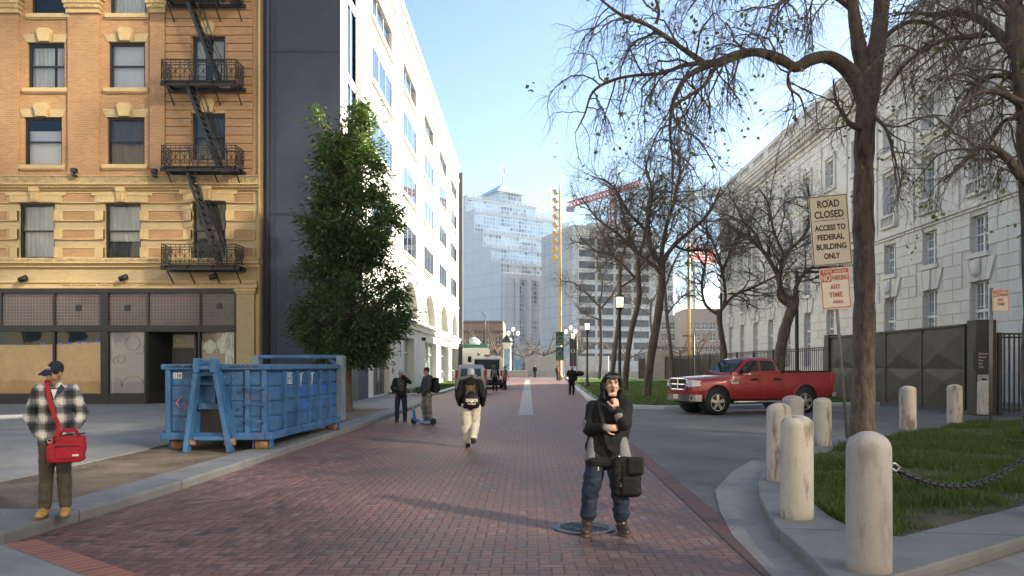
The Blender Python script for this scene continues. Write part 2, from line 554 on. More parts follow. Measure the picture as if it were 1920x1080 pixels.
# soldier course: long sides of the bricks point across the strip
M['soldier_v'] = brickmat('soldier_v', (.36, .125, .075), (.27, .095, .06), (.34, .27, .22), .42, .125, .008, ground=True, offset=0.0, stain=.35, swap=True)
M['soldier_dark_v'] = brickmat('soldier_dark_v', (.165, .082, .072), (.125, .068, .062), (.055, .045, .04), .24, .112, .008, ground=True, offset=0.0, stain=.3, swap=True)
strip('brick_border', (-2.0, 5.29), (-5.12, 7.80), -.30, .004, M['soldier_v'])
strip('brick_edging', (2.15, 3.2), (2.35, 18), .25, .002, M['soldier_dark_v'])
strip('paving_band', (.2, 28), (.2, 98), .55, .004, mat('paving_band', (.27, .275, .275), .7, var=.3, vs=1.4, bump=.3, bs=60))

def slab(name, poly, z0, z1, m, bevel=.015):
    mb = MB(); mb.prism(poly, lambda u, v, d: (u, v, d), z0, z1)
    o = mb.build(name, m); o['kind'] = 'structure'
    if bevel:
        md = o.modifiers.new('edge', 'BEVEL'); md.width = bevel; md.segments = 2; md.limit_method = 'ANGLE'; md.angle_limit = R(40)
    return o
KW = .62
kerb_in = [(x - KW, y) for x, y in KL]
kerb_poly = KL[1:] + [(-5.2, 33), (-5.2, 30.6)] + [(x - KW, y) for x, y in reversed(KL[1:-1])]
slab('kerb', [(-5.12, 7.8)] + KL[2:] + [(-5.22, 33), (-5.28, 24), (-5.44, 15), (-5.52, 11), (-5.62, 9.1), (-6.6, 8.95), (-16, 8.95), (-16, 7.95), (-5.6, 7.95)], -.3, .125, M['granite'])
slab('sidewalk', [(-60, 8.95), (-7.45, 8.95), (-7.45, 30.4), (-5.25, 30.4), (-5.225, 33), (-4.65, 33.05), (-4.75, 38.5), (-7.2, 43.6), (-8.6, 43.6), (-8.6, 38.2), (-60, 38.2)], -.3, .118, M['concrete'], 0)
dm = MB()
rng = random.Random(3)
nx, ny = 14, 120
for j in range(ny + 1):
    for i in range(nx + 1):
        y = 9.0 + (30.45 - 9.0) * j / ny
        xl = -7.46; xr = -5.62 + (y - 9) * .018
        x = xl + (xr - xl) * i / nx
        e = 0 if i in (0, nx) or j in (0, ny) else 1
        dm.v.append((x, y, .095 + e * (.035 * noise.noise(Vector((x * 2.2, y * 2.2, 0))) + .015 * noise.noise(Vector((x * 9, y * 9, 3))))))
for j in range(ny):
    for i in range(nx):
        a = j * (nx + 1) + i
        dm.f.append((a, a + 1, a + nx + 2, a + nx + 1)); dm.m.append(0); dm.sm.append(True)
o = dm.build('dirt_strip', M['dirt']); o['kind'] = 'structure'

# right hand corner plot: curved kerb
KO = [(2.16, 5.72), (2.28, 6.08), (2.37, 6.6), (2.47, 7.95), (2.82, 9.72), (3.18, 11.06), (3.85, 12.9), (4.6, 14.6), (5.6, 16.3), (7.2, 18.3)]
KI = [(3.18, 7.55), (3.22, 8.6), (3.42, 9.9), (3.85, 11.3), (4.5, 12.9), (5.2, 14.3), (6.1, 15.7), (7.45, 17.4)]
KR_O = [(2.9, 6.18), (4.64, 7.48), (9.0, 10.75), (13, 13.75)]
KR_I = [(3.5, 7.5), (5.72, 9.2), (9.0, 11.66), (12.4, 14.2)]
slab('corner_kerb', [(2.05, 5.55)] + KO[::1] + KI[::-1] + KR_I + KR_O[::-1], -.3, .15, M['granite'])
slab('gutter', [(1.98, 5.6), (2.0, 6.2), (2.1, 8.2), (2.3, 9.6), (2.62, 11.2), (3.3, 13.0), (4.1, 14.7), (4.7, 14.5), (3.9, 12.8), (3.25, 11), (2.9, 9.7), (2.55, 7.9), (2.4, 6)], -.3, .006, M['concrete'], 0)
slab('near_sidewalk', [(2.3, 2.5), (16, 2.5), (16, 16), (13, 13.72), (9, 10.72), (4.64, 7.45), (2.9, 6.15), (2.3, 5.5)], -.3, .03, M['concrete'], 0)
plot = KI + [(8.5, 18.4), (10.4, 20.3), (12.6, 22.6), (16, 24.8), (24, 25), (24, 21), (12.4, 14.2)] + KR_I[::-1][1:]
tm = MB()
# turf plot as a fine grid clipped to the outline
def inside(p, poly):
    x, y = p; c = False; n = len(poly)
    for i in range(n):
        x1, y1 = poly[i]; x2, y2 = poly[(i + 1) % n]
        if (y1 > y) != (y2 > y) and x < (x2 - x1) * (y - y1) / (y2 - y1) + x1: c = not c
    return c
o = slab('turf_plot', plot, -.3, .135, M['turf'], 0)
# lawn beyond the drive
lawn = [(3.2, 39.4), (3.45, 36), (4.2, 33.2), (5.2, 32.3), (6.8, 32.4), (15.4, 35.6), (15.5, 100), (5.0, 108)]
slab('lawn_kerb', [(2.95, 40), (3.0, 37.5), (3.4, 34.6), (4.2, 32.6), (5.4, 31.7), (6.9, 31.8), (15.4, 35.0), (15.4, 35.6), (6.8, 32.4), (5.2, 32.3), (4.2, 33.2), (3.65, 35.2), (3.4, 38), (3.5, 40), (5.6, 108), (5.1, 108)], -.3, .13, M['granite_lite'])
slab('lawn', [(x + (.02 if x < 6 else 0), y) for x, y in lawn[:-1]] + [(5.5, 107)], -.3, .115, M['turf_far'], 0)
slab('small_lawn_kerb', [(-8.0, 44.2), (-5.55, 47.2), (-5.25, 50), (-5.3, 92), (-5.75, 92), (-5.72, 50), (-5.95, 47.8), (-8.0, 45.0)], -.3, .13, M['granite_lite'])
slab('small_lawn', [(-8.0, 45.0), (-5.95, 47.8), (-5.72, 50), (-5.75, 92), (-8.0, 92)], -.3, .12, M['turf_far'], 0)

def blades(name, n, pick, hmin, hmax, w, m, seed=1, label=None):
    rg = random.Random(seed); mb = MB()
    cnt = 0
    while cnt < n:
        q = pick(rg)
        if q is None: continue
        x, y, z, k = q
        h = rg.uniform(hmin, hmax) * k; a = rg.uniform(0, 2 * pi)
        lean = rg.uniform(.1, .7) * h; b = rg.uniform(0, 2 * pi)
        dx, dy = cos(a) * w / 2, sin(a) * w / 2
        mx, my = x + cos(b) * lean * .35, y + sin(b) * lean * .35
        tx, ty = x + cos(b) * lean, y + sin(b) * lean
        mb.add([(x - dx, y - dy, z), (x + dx, y + dy, z), (mx + dx * .7, my + dy * .7, z + h * .6), (mx - dx * .7, my - dy * .7, z + h * .6), (tx, ty, z + h)],
               [(0, 1, 2, 3), (3, 2, 4)], False)
        cnt += 1
    o = mb.build(name, m, fix=False); o['kind'] = 'stuff'
    if label: o['label'] = label
    return o
def pick_plot(rg):
    # denser where the camera looks
    y = 7.5 + 15 * rg.random() ** 1.3; x = rg.uniform(3, 16)
    if x / y > .70 or not inside((x, y), plot): return None
    k = .5 + noise.noise(Vector((x * .8, y * .8, 2))) * 1.1 + .25 * noise.noise(Vector((x * 3, y * 3, 5)))
    edge = abs(x - .56 * y + .1)
    thr = 5.75 + .8 * noise.noise(Vector((x * 1.5, y * 1.5, 0)))
    if y < 11.5: k -= .75 * max(0.0, min(1.0, (thr - (y - .735 * x)) / .9))   # bare earth near the front kerb
    if x > 9: k -= .6 * max(0.0, 1 - abs(y - 20.2) / 1.3)
    if k < .15:
        if rg.random() > .22 + k * .5: return None
        return x, y, .132, .35 + .2 * rg.random()
    if rg.random() > k + .4: return None
    return x, y, .13, min(1.25, .45 + k)
blades('grass', 75000, pick_plot, .05, .15, .012, M['blade'], 5, 'unmown green grass on the corner plot')
def pick_lawn(rg):
    y = 32 + 62 * rg.random() ** 1.7; x = rg.uniform(3.2, 15.4)
    if not inside((x, y), lawn): return None
    k = .75 + .5 * noise.noise(Vector((x * .6, y * .6, 0)))
    return x, y, .11, k
blades('grass', 45000, pick_lawn, .05, .13, .03, M['blade'], 6, 'green grass on the lawn under the bare trees')
def pick_small(rg):
    y = 44.3 + 47 * rg.random() ** 1.4; x = rg.uniform(-7.95, -5.72)
    if y < 45.0 + (x + 8) * 1.365: return None
    return x, y, .115, .9
blades('grass', 12000, pick_small, .06, .16, .04, M['blade'], 7, 'bright grass beside the white building')
# ---------------------------------------------------------------- brick building with fire escapes
YB = 33.8
def bx(px): return (px - CX) * YB / FPX
def bz(py): return EYE + (CY - py) * YB / FPX
def fp(u, z, d): return Vector((u, YB + d, z))           # facade facing the camera
BB = thing('brick_building', 'tan brick building with black fire escapes and yellow terracotta trim', 'building', (bx(245), YB, .118))
M['purple_grid'] = None
def gridmat(name, a, b_, line, w):
    m, t, b = newmat(name)
    co = t.coord(); x, y, z = t.sep(co)[0:3]
    fx = t.math('FRACT', t.math('DIVIDE', x, w)); fz = t.math('FRACT', t.math('DIVIDE', z, w))
    e = t.math('MINIMUM', t.math('MINIMUM', fx, t.math('SUBTRACT', 1.0, fx)), t.math('MINIMUM', fz, t.math('SUBTRACT', 1.0, fz)))
    ln = t.ramp(e, [(.07, 1.0), (.13, 0.0)])
    n = t.noise(co, .55, 3); n2 = t.noise(co, 5, 2)
    c = t.ramp(t.math('ADD', t.math('MULTIPLY', n, .7), t.math('MULTIPLY', n2, .3)), [(.35, a), (.65, b_)])
    c = t.mix(ln, c, C4(line))
    t.l.new(c, b.inputs['Base Color'])
    t.l.new(t.math('ADD', t.math('MULTIPLY', ln, .5), .12), b.inputs['Roughness'])
    t.l.new(t.bump(t.math('ADD', n2, t.math('MULTIPLY', ln, .5)), .25, .02), b.inputs['Normal'])
    return m
M['prism_glass'] = gridmat('prism_glass', (.03, .022, .022), (.09, .068, .066), (.17, .14, .135), .135)
M['kraft'] = mat('kraft', (.68, .47, .24), .75, var=.1, vs=.7, bump=.2, bs=3, col2=(.60, .41, .20))
M['mauve'] = mat('mauve', (.42, .38, .40), .6, var=.1, vs=1)
M['mauve_ring'] = mat('mauve_ring', (.22, .18, .20), .7)
M['tape_blue'] = mat('tape_blue', (.03, .15, .55), .6)
M['pale_strip'] = mat('pale_strip', (.6, .6, .55), .6)
M['shop_dark'] = mat('shop_dark', (.022, .022, .02), .7, var=.6, vs=1.2, col2=(.05, .045, .035))
M['doodle'] = mat('doodle', (.62, .68, .62), .6, var=.2, vs=6)
M['shop_beige'] = mat('shop_beige', (.30, .25, .18), .7, var=.3, vs=1)
M['gold'] = mat('gold', (.55, .38, .09), .4, var=.1)

XL, XR = bx(-330), bx(489.5)
rows = {'B': [(52, 121, 80, 166), (204, 272, 79, 166)], 'C': [(45.5, 116, 220, 310), (201, 271, 220, 309)], 'A': [(59, 126, -66, 27), (206, 274, -66, 27)],
        'D': [(36, 103, 381, 484), (197, 264, 381, 484)], 'E': [(64, 130, -205, -115), (209, 276, -205, -115)]}
fe = [(361, 424, 378, 485), (361, 422, 213, 300), (361, 422, 68, 152), (361, 422, -78, 4), (361, 422, -215, -140)]
wins = []          # (x0, x1, z0, z1, kind)
kinds = {'B': ['drape', 'blind'], 'C': ['shade', 'dark'], 'A': ['half', 'drape2'], 'D': ['sheer', 'low'], 'E': ['blind', 'dark']}
for k, rs in rows.items():
    for (a, b, t, u), kk in zip(rs, kinds[k]): wins.append((bx(a), bx(b), bz(u), bz(t), kk, k))
    a, b, t, u = rs[0]
    dx = 155 if k != 'D' else 161
    wins.append((bx(a - dx), bx(b - dx), bz(u), bz(t), 'blind', k))
    wins.append((bx(a - 2 * dx), bx(b - 2 * dx), bz(u), bz(t), 'dark', k))
for i, (a, b, t, u) in enumerate(fe): wins.append((bx(a), bx(b), bz(u), bz(t), 'fe%d' % i, 'F'))
ZST = bz(541)                               # top of the shop front
ZTOP = bz(-330)
XS = bx(443)                                # right end of the shop front
wall = MB(); wall.mi = 0
holes = [w[:4] for w in wins]
walled(wall, [XL, XR], [bz(336), ZTOP], [h for h in holes if h[2] > bz(336)], fp, .28)
wall.mi = 1
walled(wall, [XL, XR], [ZST, bz(336)], [h for h in holes if h[2] < bz(336)], fp, .28)
wall.quad(fp(XS, .0, 0), fp(XR, .0, 0), fp(XR, ZST, 0), fp(XS, ZST, 0))
wall.mi = 0
# body of the block
wall.quad((XR, YB, 0), (XR, YB + 25, 0), (XR, YB + 25, ZTOP), (XR, YB, ZTOP))
wall.quad((XL, YB, 0), (XL, YB + 25, 0), (XL, YB + 25, ZTOP), (XL, YB, ZTOP))
wall.quad((XL, YB, ZTOP), (XR, YB, ZTOP), (XR, YB + 25, ZTOP), (XL, YB + 25, ZTOP))
wall.quad((XL, YB + 25, 0), (XR, YB + 25, 0), (XR, YB + 25, ZTOP), (XL, YB + 25, ZTOP))
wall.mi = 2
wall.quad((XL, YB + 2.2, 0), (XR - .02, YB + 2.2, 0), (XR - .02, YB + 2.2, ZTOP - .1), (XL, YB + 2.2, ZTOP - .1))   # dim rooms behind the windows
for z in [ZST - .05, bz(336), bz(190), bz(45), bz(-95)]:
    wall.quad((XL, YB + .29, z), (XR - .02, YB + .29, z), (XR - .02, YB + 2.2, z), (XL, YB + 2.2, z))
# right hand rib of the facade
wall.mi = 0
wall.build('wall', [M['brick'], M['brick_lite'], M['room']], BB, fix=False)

tr = MB()      # yellow terracotta trim
def band(x0, x1, y0, y1, proud, mb=tr): mb.box(bx(x0), bx(x1), YB - proud, YB + .02, bz(y1), bz(y0))
for (a, b) in ((-185, -125), (-25, 37), (130, 187), (284, 311)):
    pil = MB()
    pil.box(bx(a), bx(b), YB - .13, YB + .01, bz(333), bz(28))
    pil.box(bx(a + 2), bx(b + 2), YB - .13, YB + .01, bz(28) + .002, ZTOP)
    pil.box(bx(a - 1), bx(b + 1), YB - .15, YB + .01, bz(333), bz(322))
    pil.build('pilaster', M['brick'], BB)
for (a, b) in ((-185, -125), (-25, 37), (130, 187), (284, 311)):
    cp = MB()
    for k, (y0, y1, g) in enumerate(((20, 28, 3), (12, 20, 5), (4, 12, 7), (-4, 4, 11))):
        band(a - g + 2, b + g, y0, y1 - .2, .15 + .03 * g, cp)
    for q in range(int((b - a) / 5)): band(a + 5 * q + 1, a + 5 * q + 3.6, 13, 19, .33, cp)
    cp.build('capital', M['cream'], BB)
# rusticated fire escape bay: courses with open joints
qu = MB()
y = 333.0
while y > -330:
    y1 = y - 15.6
    fw = [(a - 2, b + 2) for a, b, t, u in fe if min(u, y) - max(t, y1) > 1]
    segs = [(312, 474)]
    if fw: segs = [(312, fw[0][0]), (fw[0][1], 474)]
    for a, b in segs: qu.box(bx(a), bx(b), YB - .075, YB + .01, bz(y) + .035, bz(y1))
    y = y1
qu.build('rusticated_bay', M['brick'], BB)
# keystones, jack arches and sills of the upper windows (built with their window below)
def dress(wo, x0, x1, z0, z1, row):
    sl = MB(); tr = MB()
    if row != 'F':
        sl.box(x0 - .16, x1 + .16, YB - .14, YB + .1, z0 - .17, z0 - .003)
        sl.box(x0 - .12, x1 + .12, YB - .08, YB + .01, z0 - .22, z0 - .17)
        sl.build('sill', M['cream'], wo)
    w = (x1 - x0); mx = (x0 + x1) / 2
    g = .10 if row != 'F' else .05
    tr.mi = 1
    tr.prism([(x0 - g + .06, z1 + .004), (mx - .3, z1 + .004), (mx - .3, z1 + .34), (x0 - g - .1, z1 + .34)], lambda u, v, d: (u, YB + d, v), -.04, .01)
    tr.prism([(mx + .3, z1 + .004), (x1 + g - .06, z1 + .004), (x1 + g + .1, z1 + .34), (mx + .3, z1 + .34)], lambda u, v, d: (u, YB + d, v), -.04, .01)
    tr.mi = 0
    tr.prism([(mx - .2, z1 + .003), (mx + .2, z1 + .003), (mx + .3, z1 + .38), (mx + .3, z1 + .50), (mx + .22, z1 + .50), (mx + .22, z1 + .56), (mx - .22, z1 + .56), (mx - .22, z1 + .50), (mx - .3, z1 + .50), (mx - .3, z1 + .38)], lambda u, v, d: (u, YB + d, v), -.2, .01)
    tr.build('keystone_arch', [M['cream'], M['brick_lite']], wo)
# belt cornice with a running scroll
co = MB()
co.box(XL, bx(487), YB - .26, YB + .01, bz(346), bz(334))
for q in range(-100, 122):
    cxm = bx(485 - 6.2 * q if q >= 0 else 485 + 0)
    if q < 0: continue
    a = [(.0, 0), (.03, .06), (.09, .07), (.12, .02), (.09, -.03), (.05, -.01)]
    co.tube([(cxm + .02 - u, YB - .27, bz(340.2) + v) for u, v in a], .016, 4)
    co.tube([(cxm - .06, YB - .265, bz(345)), (cxm - .02, YB - .27, bz(341)), (cxm + .01, YB - .265, bz(336))], .014, 4)
co.box(XL, bx(488), YB - .31, YB + .01, bz(334) + .002, bz(331.8))
co.build('scroll_cornice', M['cream_dark'], BB)
band(-330, 488, 346.3, 349, .34); band(-330, 487, 349.2, 354, .22); band(-330, 486, 354.2, 358, .12)
for q in range(190):
    xx = 486 - 4.3 * q
    tr.box(bx(xx), bx(xx + 2.2), YB - .27, YB, bz(353.5), bz(350.2))
# second floor: brick panels framed in terracotta between flat courses
panels = [(118, 180), (279, 345), (440, 477), (-42, 17), (-200, -141)]
for a, b in panels:
    for y0, y1 in ((362, 380.5), (396, 414), (430.5, 449), (465, 483)):
        for (c, d, e, f) in ((a - 1.5, b + 1.5, y0 - 1, y0 + 1), (a - 1.5, b + 1.5, y1 - 1, y1 + 1), (a - 1.5, a + .6, y0 + 1, y1 - 1), (b - .6, b + 1.5, y0 + 1, y1 - 1)):
            tr.box(bx(c), bx(d), YB - .09, YB + .01, bz(f) + .002, bz(e) - .002)
        pn = MB(); pn.box(bx(a + .6), bx(b - .6), YB - .055, YB + .01, bz(y1 - 1), bz(y0 + 1)); pn.build('brick_panel', M['brick'], BB)
def surround(wo, x0, x1, z0, z1):
    tr = MB()
    for s in (-1, 1):
        xe = x0 if s < 0 else x1
        for y0, y1 in ((362, 381), (395.5, 414.5), (430, 449.5), (464.5, 483.5)):
            tr.box(xe + s * .02, xe + s * .36, YB - .1, YB + .01, bz(y1), bz(y0))
            tr.box(xe + s * .02, xe + s * .16, YB - .13, YB + .01, bz(y1) + .01, bz(y0) - .01)
    tr.box(x0 - .34, x1 + .34, YB - .12, YB + .01, z1 + .02, z1 + .3)
    tr.box(x0 - .5, x1 + .5, YB - .14, YB + .01, z1 + .3, z1 + .45)
    mx = (x0 + x1) / 2
    tr.prism([(mx - .14, z1 + .02), (mx + .14, z1 + .02), (mx + .2, z1 + .6), (mx - .2, z1 + .6)], lambda u, v, d: (u, YB + d, v), -.25, .01)
    for q in (-.08, 0, .08): tr.box(mx + q - .025, mx + q + .025, YB - .28, YB - .24, z1 + .06, z1 + .42)
    tr.box(mx - .2, mx + .2, YB - .29, YB - .2, z1 + .45, z1 + .62)
    tr.build('window_surround', M['cream'], wo)
# string courses under the second floor, then the frieze over the shop
db = MB(); db.box(XL, bx(489), YB - .2, YB + .01, bz(491.5), bz(484.5))
for q in range(230): db.box(bx(487 - 3.6 * q), bx(487 - 3.6 * q + 1.9), YB - .24, YB - .19, bz(491), bz(487))
db.build('dentil_course', M['cream_dark'], BB)
band(-330, 489, 491.7, 495, .30); band(-330, 488, 495.2, 501.5, .14)
band(-330, 484, 527, 531, .2); band(-330, 484, 531.2, 541, .12)
for q in range(60):
    xx = 470 - 24 * (q // 4) - 5 * (q % 4)
    tr.box(bx(xx), bx(xx + 3), YB - .17, YB - .1, bz(535.5), bz(532.5))
# corner pier
tr.box(bx(443), bx(483), YB - .28, YB + .01, bz(547), bz(541.3))
tr.box(bx(442), bx(486), YB - .33, YB + .01, bz(541), bz(536.3))
tr.box(bx(445), bx(481), YB - .22, YB + .01, bz(551), bz(547.2))
tr.box(bx(480), bx(489), YB - .05, YB + .01, .12, bz(551.2))
tr.build('terracotta_trim', M['cream'], BB)
pr = MB(); pr.box(bx(446), bx(479), YB - .18, YB + .01, .5, bz(551.2)); pr.box(bx(445), bx(480.5), YB - .22, YB + .01, .118, .5)
M['brick_cream'] = brickmat('brick_cream', (.56, .42, .22), (.5, .37, .19), (.45, .35, .19), .26, .085, .01, stain=.15)
pr.build('corner_pier', M['brick_cream'], BB)
dp = MB(); dp.tube([(bx(487), YB - .08, .12), (bx(487), YB - .08, ZTOP)], .045, 8)
dp.build('downpipe', M['cream'], BB)

# windows: dark sash frames, pane, what hangs behind
for x0, x1, z0, z1, kk, row in wins:
    fr = MB()
    y0 = YB + .10; w = .085
    fr.box(x0, x0 + w, y0, y0 + .14, z0, z1); fr.box(x1 - w, x1, y0, y0 + .14, z0, z1)
    fr.box(x0 + w, x1 - w, y0, y0 + .14, z1 - w, z1); fr.box(x0 + w, x1 - w, y0, y0 + .14, z0, z0 + w * .8)
    zm = z0 + (z1 - z0) * .50
    fr.box(x0 + w, x1 - w, y0 + .03, y0 + .12, zm - .03, zm + .035)
    wo = fr.build('window', M['black_paint'], BB)
    if not (row == 'D' or kk == 'fe0'): dress(wo, x0, x1, z0, z1, row)
    else: surround(wo, x0, x1, z0, z1)
    wd = MB()
    wd.quad(fp(x0 + w, z0 + .06, .165), fp(x1 - w, z0 + .06, .165), fp(x1 - w, zm, .165), fp(x0 + w, zm, .165))
    wd.quad(fp(x0 + w, zm, .14), fp(x1 - w, zm, .14), fp(x1 - w, z1 - w, .14), fp(x0 + w, z1 - w, .14))
    wd.build('pane', M['glass'], wo, fix=False)
    def cloth(xa, xb, za, zb, m, amp=.025, waves=7, name='curtain', flare=0.0):
        cm = MB(); n = 40
        for j in range(9):
            for i in range(n + 1):
                f = i / n; g = j / 8
                xx = xa + (xb - xa) * f
                if flare: xx += flare * (1 - g) * (1 - f if flare > 0 else f)
                cm.v.append((xx, YB + .32 + amp * sin(2 * pi * waves * f + g), za + (zb - za) * g))
        for j in range(8):
            for i in range(n):
                a = j * (n + 1) + i; cm.f.append((a, a + 1, a + n + 2, a + n + 1)); cm.m.append(0); cm.sm.append(True)
        cm.build(name, m, wo, fix=False)
    a, b = x0 + .04, x1 - .04
    if kk == 'drape':
        cloth(a, a + .62 * (b - a), z0 + .05, z1 - .12, M['curtain'], .02, 5); cloth(a + .70 * (b - a), b, z0 + .05, z1 - .12, M['curtain'], .02, 4)
    elif kk == 'drape2': cloth(a, b, z0 + .04, z1, M['curtain'], .03, 9)
    elif kk == 'blind': cloth(a, b, z0 + .04, z1 - .08, M['blind'], .008, 18, 'blind')
    elif kk == 'shade': cloth(a, b, z0 + .04, z1 - .5, M['blind'], .004, 2, 'blind')
    elif kk == 'half': cloth(a + .8 * (b - a), b, z0 + .8, z1, M['curtain'], .01, 2)
    elif kk == 'sheer': cloth(a, b, z0 + .04, z1 - .1, M['curtain'], .02, 8)
    elif kk == 'low': cloth(a, b, z0 + .75, z1 - .1, M['curtain'], .02, 6); cloth(a, b, z0 + .03, z0 + .7, M['curtain_dark'], .03, 6)
    elif kk == 'fe2': cloth(a, a + .3 * (b - a), z0, z1 - .1, M['curtain'], .02, 4); cloth(a + .55 * (b - a), b, z0, z1 - .1, M['curtain'], .02, 4)
    else: cloth(a, b, z0 + .03, z1 - .1, M['curtain_dark'], .03, 6)

# floodlights on the ledges
for px, py in ((54, 524), (240, 522), (407, 520), (150, 326), (298, 327)):
    fl = MB(); x, z = bx(px), bz(py)
    up = py < 400
    if up:
        fl.box(x - .1, x + .1, YB - .55, YB - .32, z - .06, z + .12); fl.box(x - .03, x + .03, YB - .46, YB - .4, z - .2, z - .06); fl.box(x - .08, x + .08, YB - .5, YB - .14, bz(331.8), z - .2)
    else:
        fl.tube([(x, YB - .02, z - .05), (x, YB - .3, z), (x + .02, YB - .36, z)], .03, 6)
        fl.tube([(x - .14, YB - .4, z - .07), (x + .16, YB - .42, z + .03)], [.11, .12], 10)
    fl.build('floodlight', M['iron'], BB)

# ---- fire escapes
def escape(zp, zt, ladder_up):
    f = MB()
    x0, x1 = bx(324), bx(459)
    ya, yb = YB - 1.05, YB - .02
    f.bar((x0 - .1, ya + .12, zp - .1), (x1 + .1, ya + .12, zp - .1), .06, .16); f.bar((x0 - .1, yb - .15, zp - .1), (x1 + .1, yb - .15, zp - .1), .06, .16)
    for xx in (x0 + .1, x0 + 1.0, x1 - 1.0, x1 - .1):
        f.bar((xx, ya, zp - .06), (xx, yb, zp - .06), .05, .12)
        f.bar((xx, ya + .2, zp - .12), (xx, yb, zp - .75), .04)
    n = 44
    for i in range(n + 1):
        xx = x0 + (x1 - x0) * i / n
        if x1 - 1.2 < xx < x1 - .55: 
            f.bar((xx, ya, zp), (xx, ya + .3, zp), .035, .02); continue
        f.bar((xx, ya, zp), (xx, yb, zp), .035, .02)
    pf = f.build('platform', M['iron'], None)
    r = MB()
    def rail(a, b, k):
        a = Vector(a); b = Vector(b); up = Vector((0, 0, 1)); h = zt - zp
        for q in (0, .16, .74, .86, 1.0):
            r.bar(a + up * (h * q + .0), b + up * (h * q), .028, .034)
        for i in range(k + 1):
            p = a.lerp(b, i / k)
            r.bar(p, p + up * h, .026)
        for i in range(k):
            p = a.lerp(b, i / k); q = a.lerp(b, (i + 1) / k)
            r.bar(p + up * h * .18, q + up * h * .72, .018); r.bar(q + up * h * .18, p + up * h * .72, .018)
            c = (p + q) / 2 + up * h * .45
            r.bar(c + up * h * .28, c - up * h * .28, .018)
            r.ell(c, (.045, .03, .045), 8, 4)
            m_ = (p + q) / 2
            r.bar(m_ + up * h * .86, m_ + up * h, .02)
    rail((x0, ya, zp), (x1, ya, zp), 8); rail((x0, ya, zp), (x0, yb, zp), 3); rail((x1, ya, zp), (x1, yb, zp), 3)
    rl = r.build('railing', M['iron'], None)
    l = None
    if ladder_up:
        l = MB()
        for yy in (ya + .22, ya + .78):
            l.bar((bx(423), yy, zp + .02), (bx(364), yy, ladder_up - .05), .045, .12)
        n = 13
        for i in range(1, n):
            p = Vector((bx(423), 0, zp)).lerp(Vector((bx(364), 0, ladder_up)), i / n)
            l.box(p.x - .07, p.x + .07, ya + .22, ya + .78, p.z - .012, p.z + .012)
        for yy in (ya + .18, ya + .82):
            l.tube([(bx(424) + .12, yy, zp + .05), (bx(424) + .12, yy, zp + .8), (bx(412), yy, zp + 1.5), (bx(372), yy, ladder_up + .55), (bx(366), yy, ladder_up + .9)], .018, 5)
        for i in range(1, 5):
            p = Vector((bx(423), 0, zp)).lerp(Vector((bx(364), 0, ladder_up)), i / 5)
            l.bar((p.x, ya + .8, p.z), (p.x + .17, ya + .82, p.z + .62), .02)
        l = l.build('ladder', M['iron'], None)
    return pf, rl, l
zps = [5.85, 9.9, 13.42, 16.95, 20.5]
for i, z in enumerate(zps):
    e = bpy.data.objects.new('fire_escape', None); link(e)
    e.parent = BB
    for o in escape(z, z + .86, zps[i + 1] if i < 4 else None):
        if o is None: continue
        o.parent = e
        o.location = -Vector(BB.location)

# ---- shop front
sh = MB()
def sb(x0, x1, y0, y1, d0=-.04, d1=.14, mb=sh): mb.box(bx(x0), bx(x1), YB + d0, YB + d1, bz(y1), bz(y0))
zb = 758.2
sb(-330, 443, 541, 549.5, -.1, .14); sb(-330, 443, 610, 622, -.08, .14)
for x in (-226, -120, 1.5, 100.5, 277, 374): sb(x, x + 3, 549.7, 609.8)
sb(190, 204, 549.7, 609.8, -.07); sb(190, 204, 622.2, zb - .2, -.07); sb(439.5, 443, 549.7, 609.8); sb(439.5, 443, 622.2, zb - .2)
sb(-330, 189.8, 738, zb - .2, -.05); sb(204.2, 274, 738, zb - .2, -.05); sb(374, 439.3, 738, zb - .2, -.05)
for x in (-226, -120, 99.5): sb(x, x + 4, 622.2, 737.8)
sb(271, 275, 622.2, 737.8); sb(371.5, 375, 622.2, 737.8)
sh.build('shop_front', M['black_paint'], BB)
for a, b in ((-330, 1), (4, 100), (103, 190), (204, 277), (280, 374), (377, 439)):
    tg = MB(); tg.box(bx(a), bx(b), YB + .05, YB + .1, bz(610), bz(549.5)); tg.build('prism_glass_transom', M['prism_glass'], BB)
for px, py in ((147, 577), (239, 577), (411, 574)): tv = MB(); tv.box(bx(px - 5), bx(px + 4), YB + .0, YB + .055, bz(py + 5), bz(py - 5)); tv.build('transom_vent', M['black_paint'], BB)
def panel(name, x0, x1, y0, y1, d, m, par=BB):
    p = MB(); p.box(bx(x0), bx(x1), YB + d, YB + d + .02, bz(y1), bz(y0)); return p.build(name, m, par)
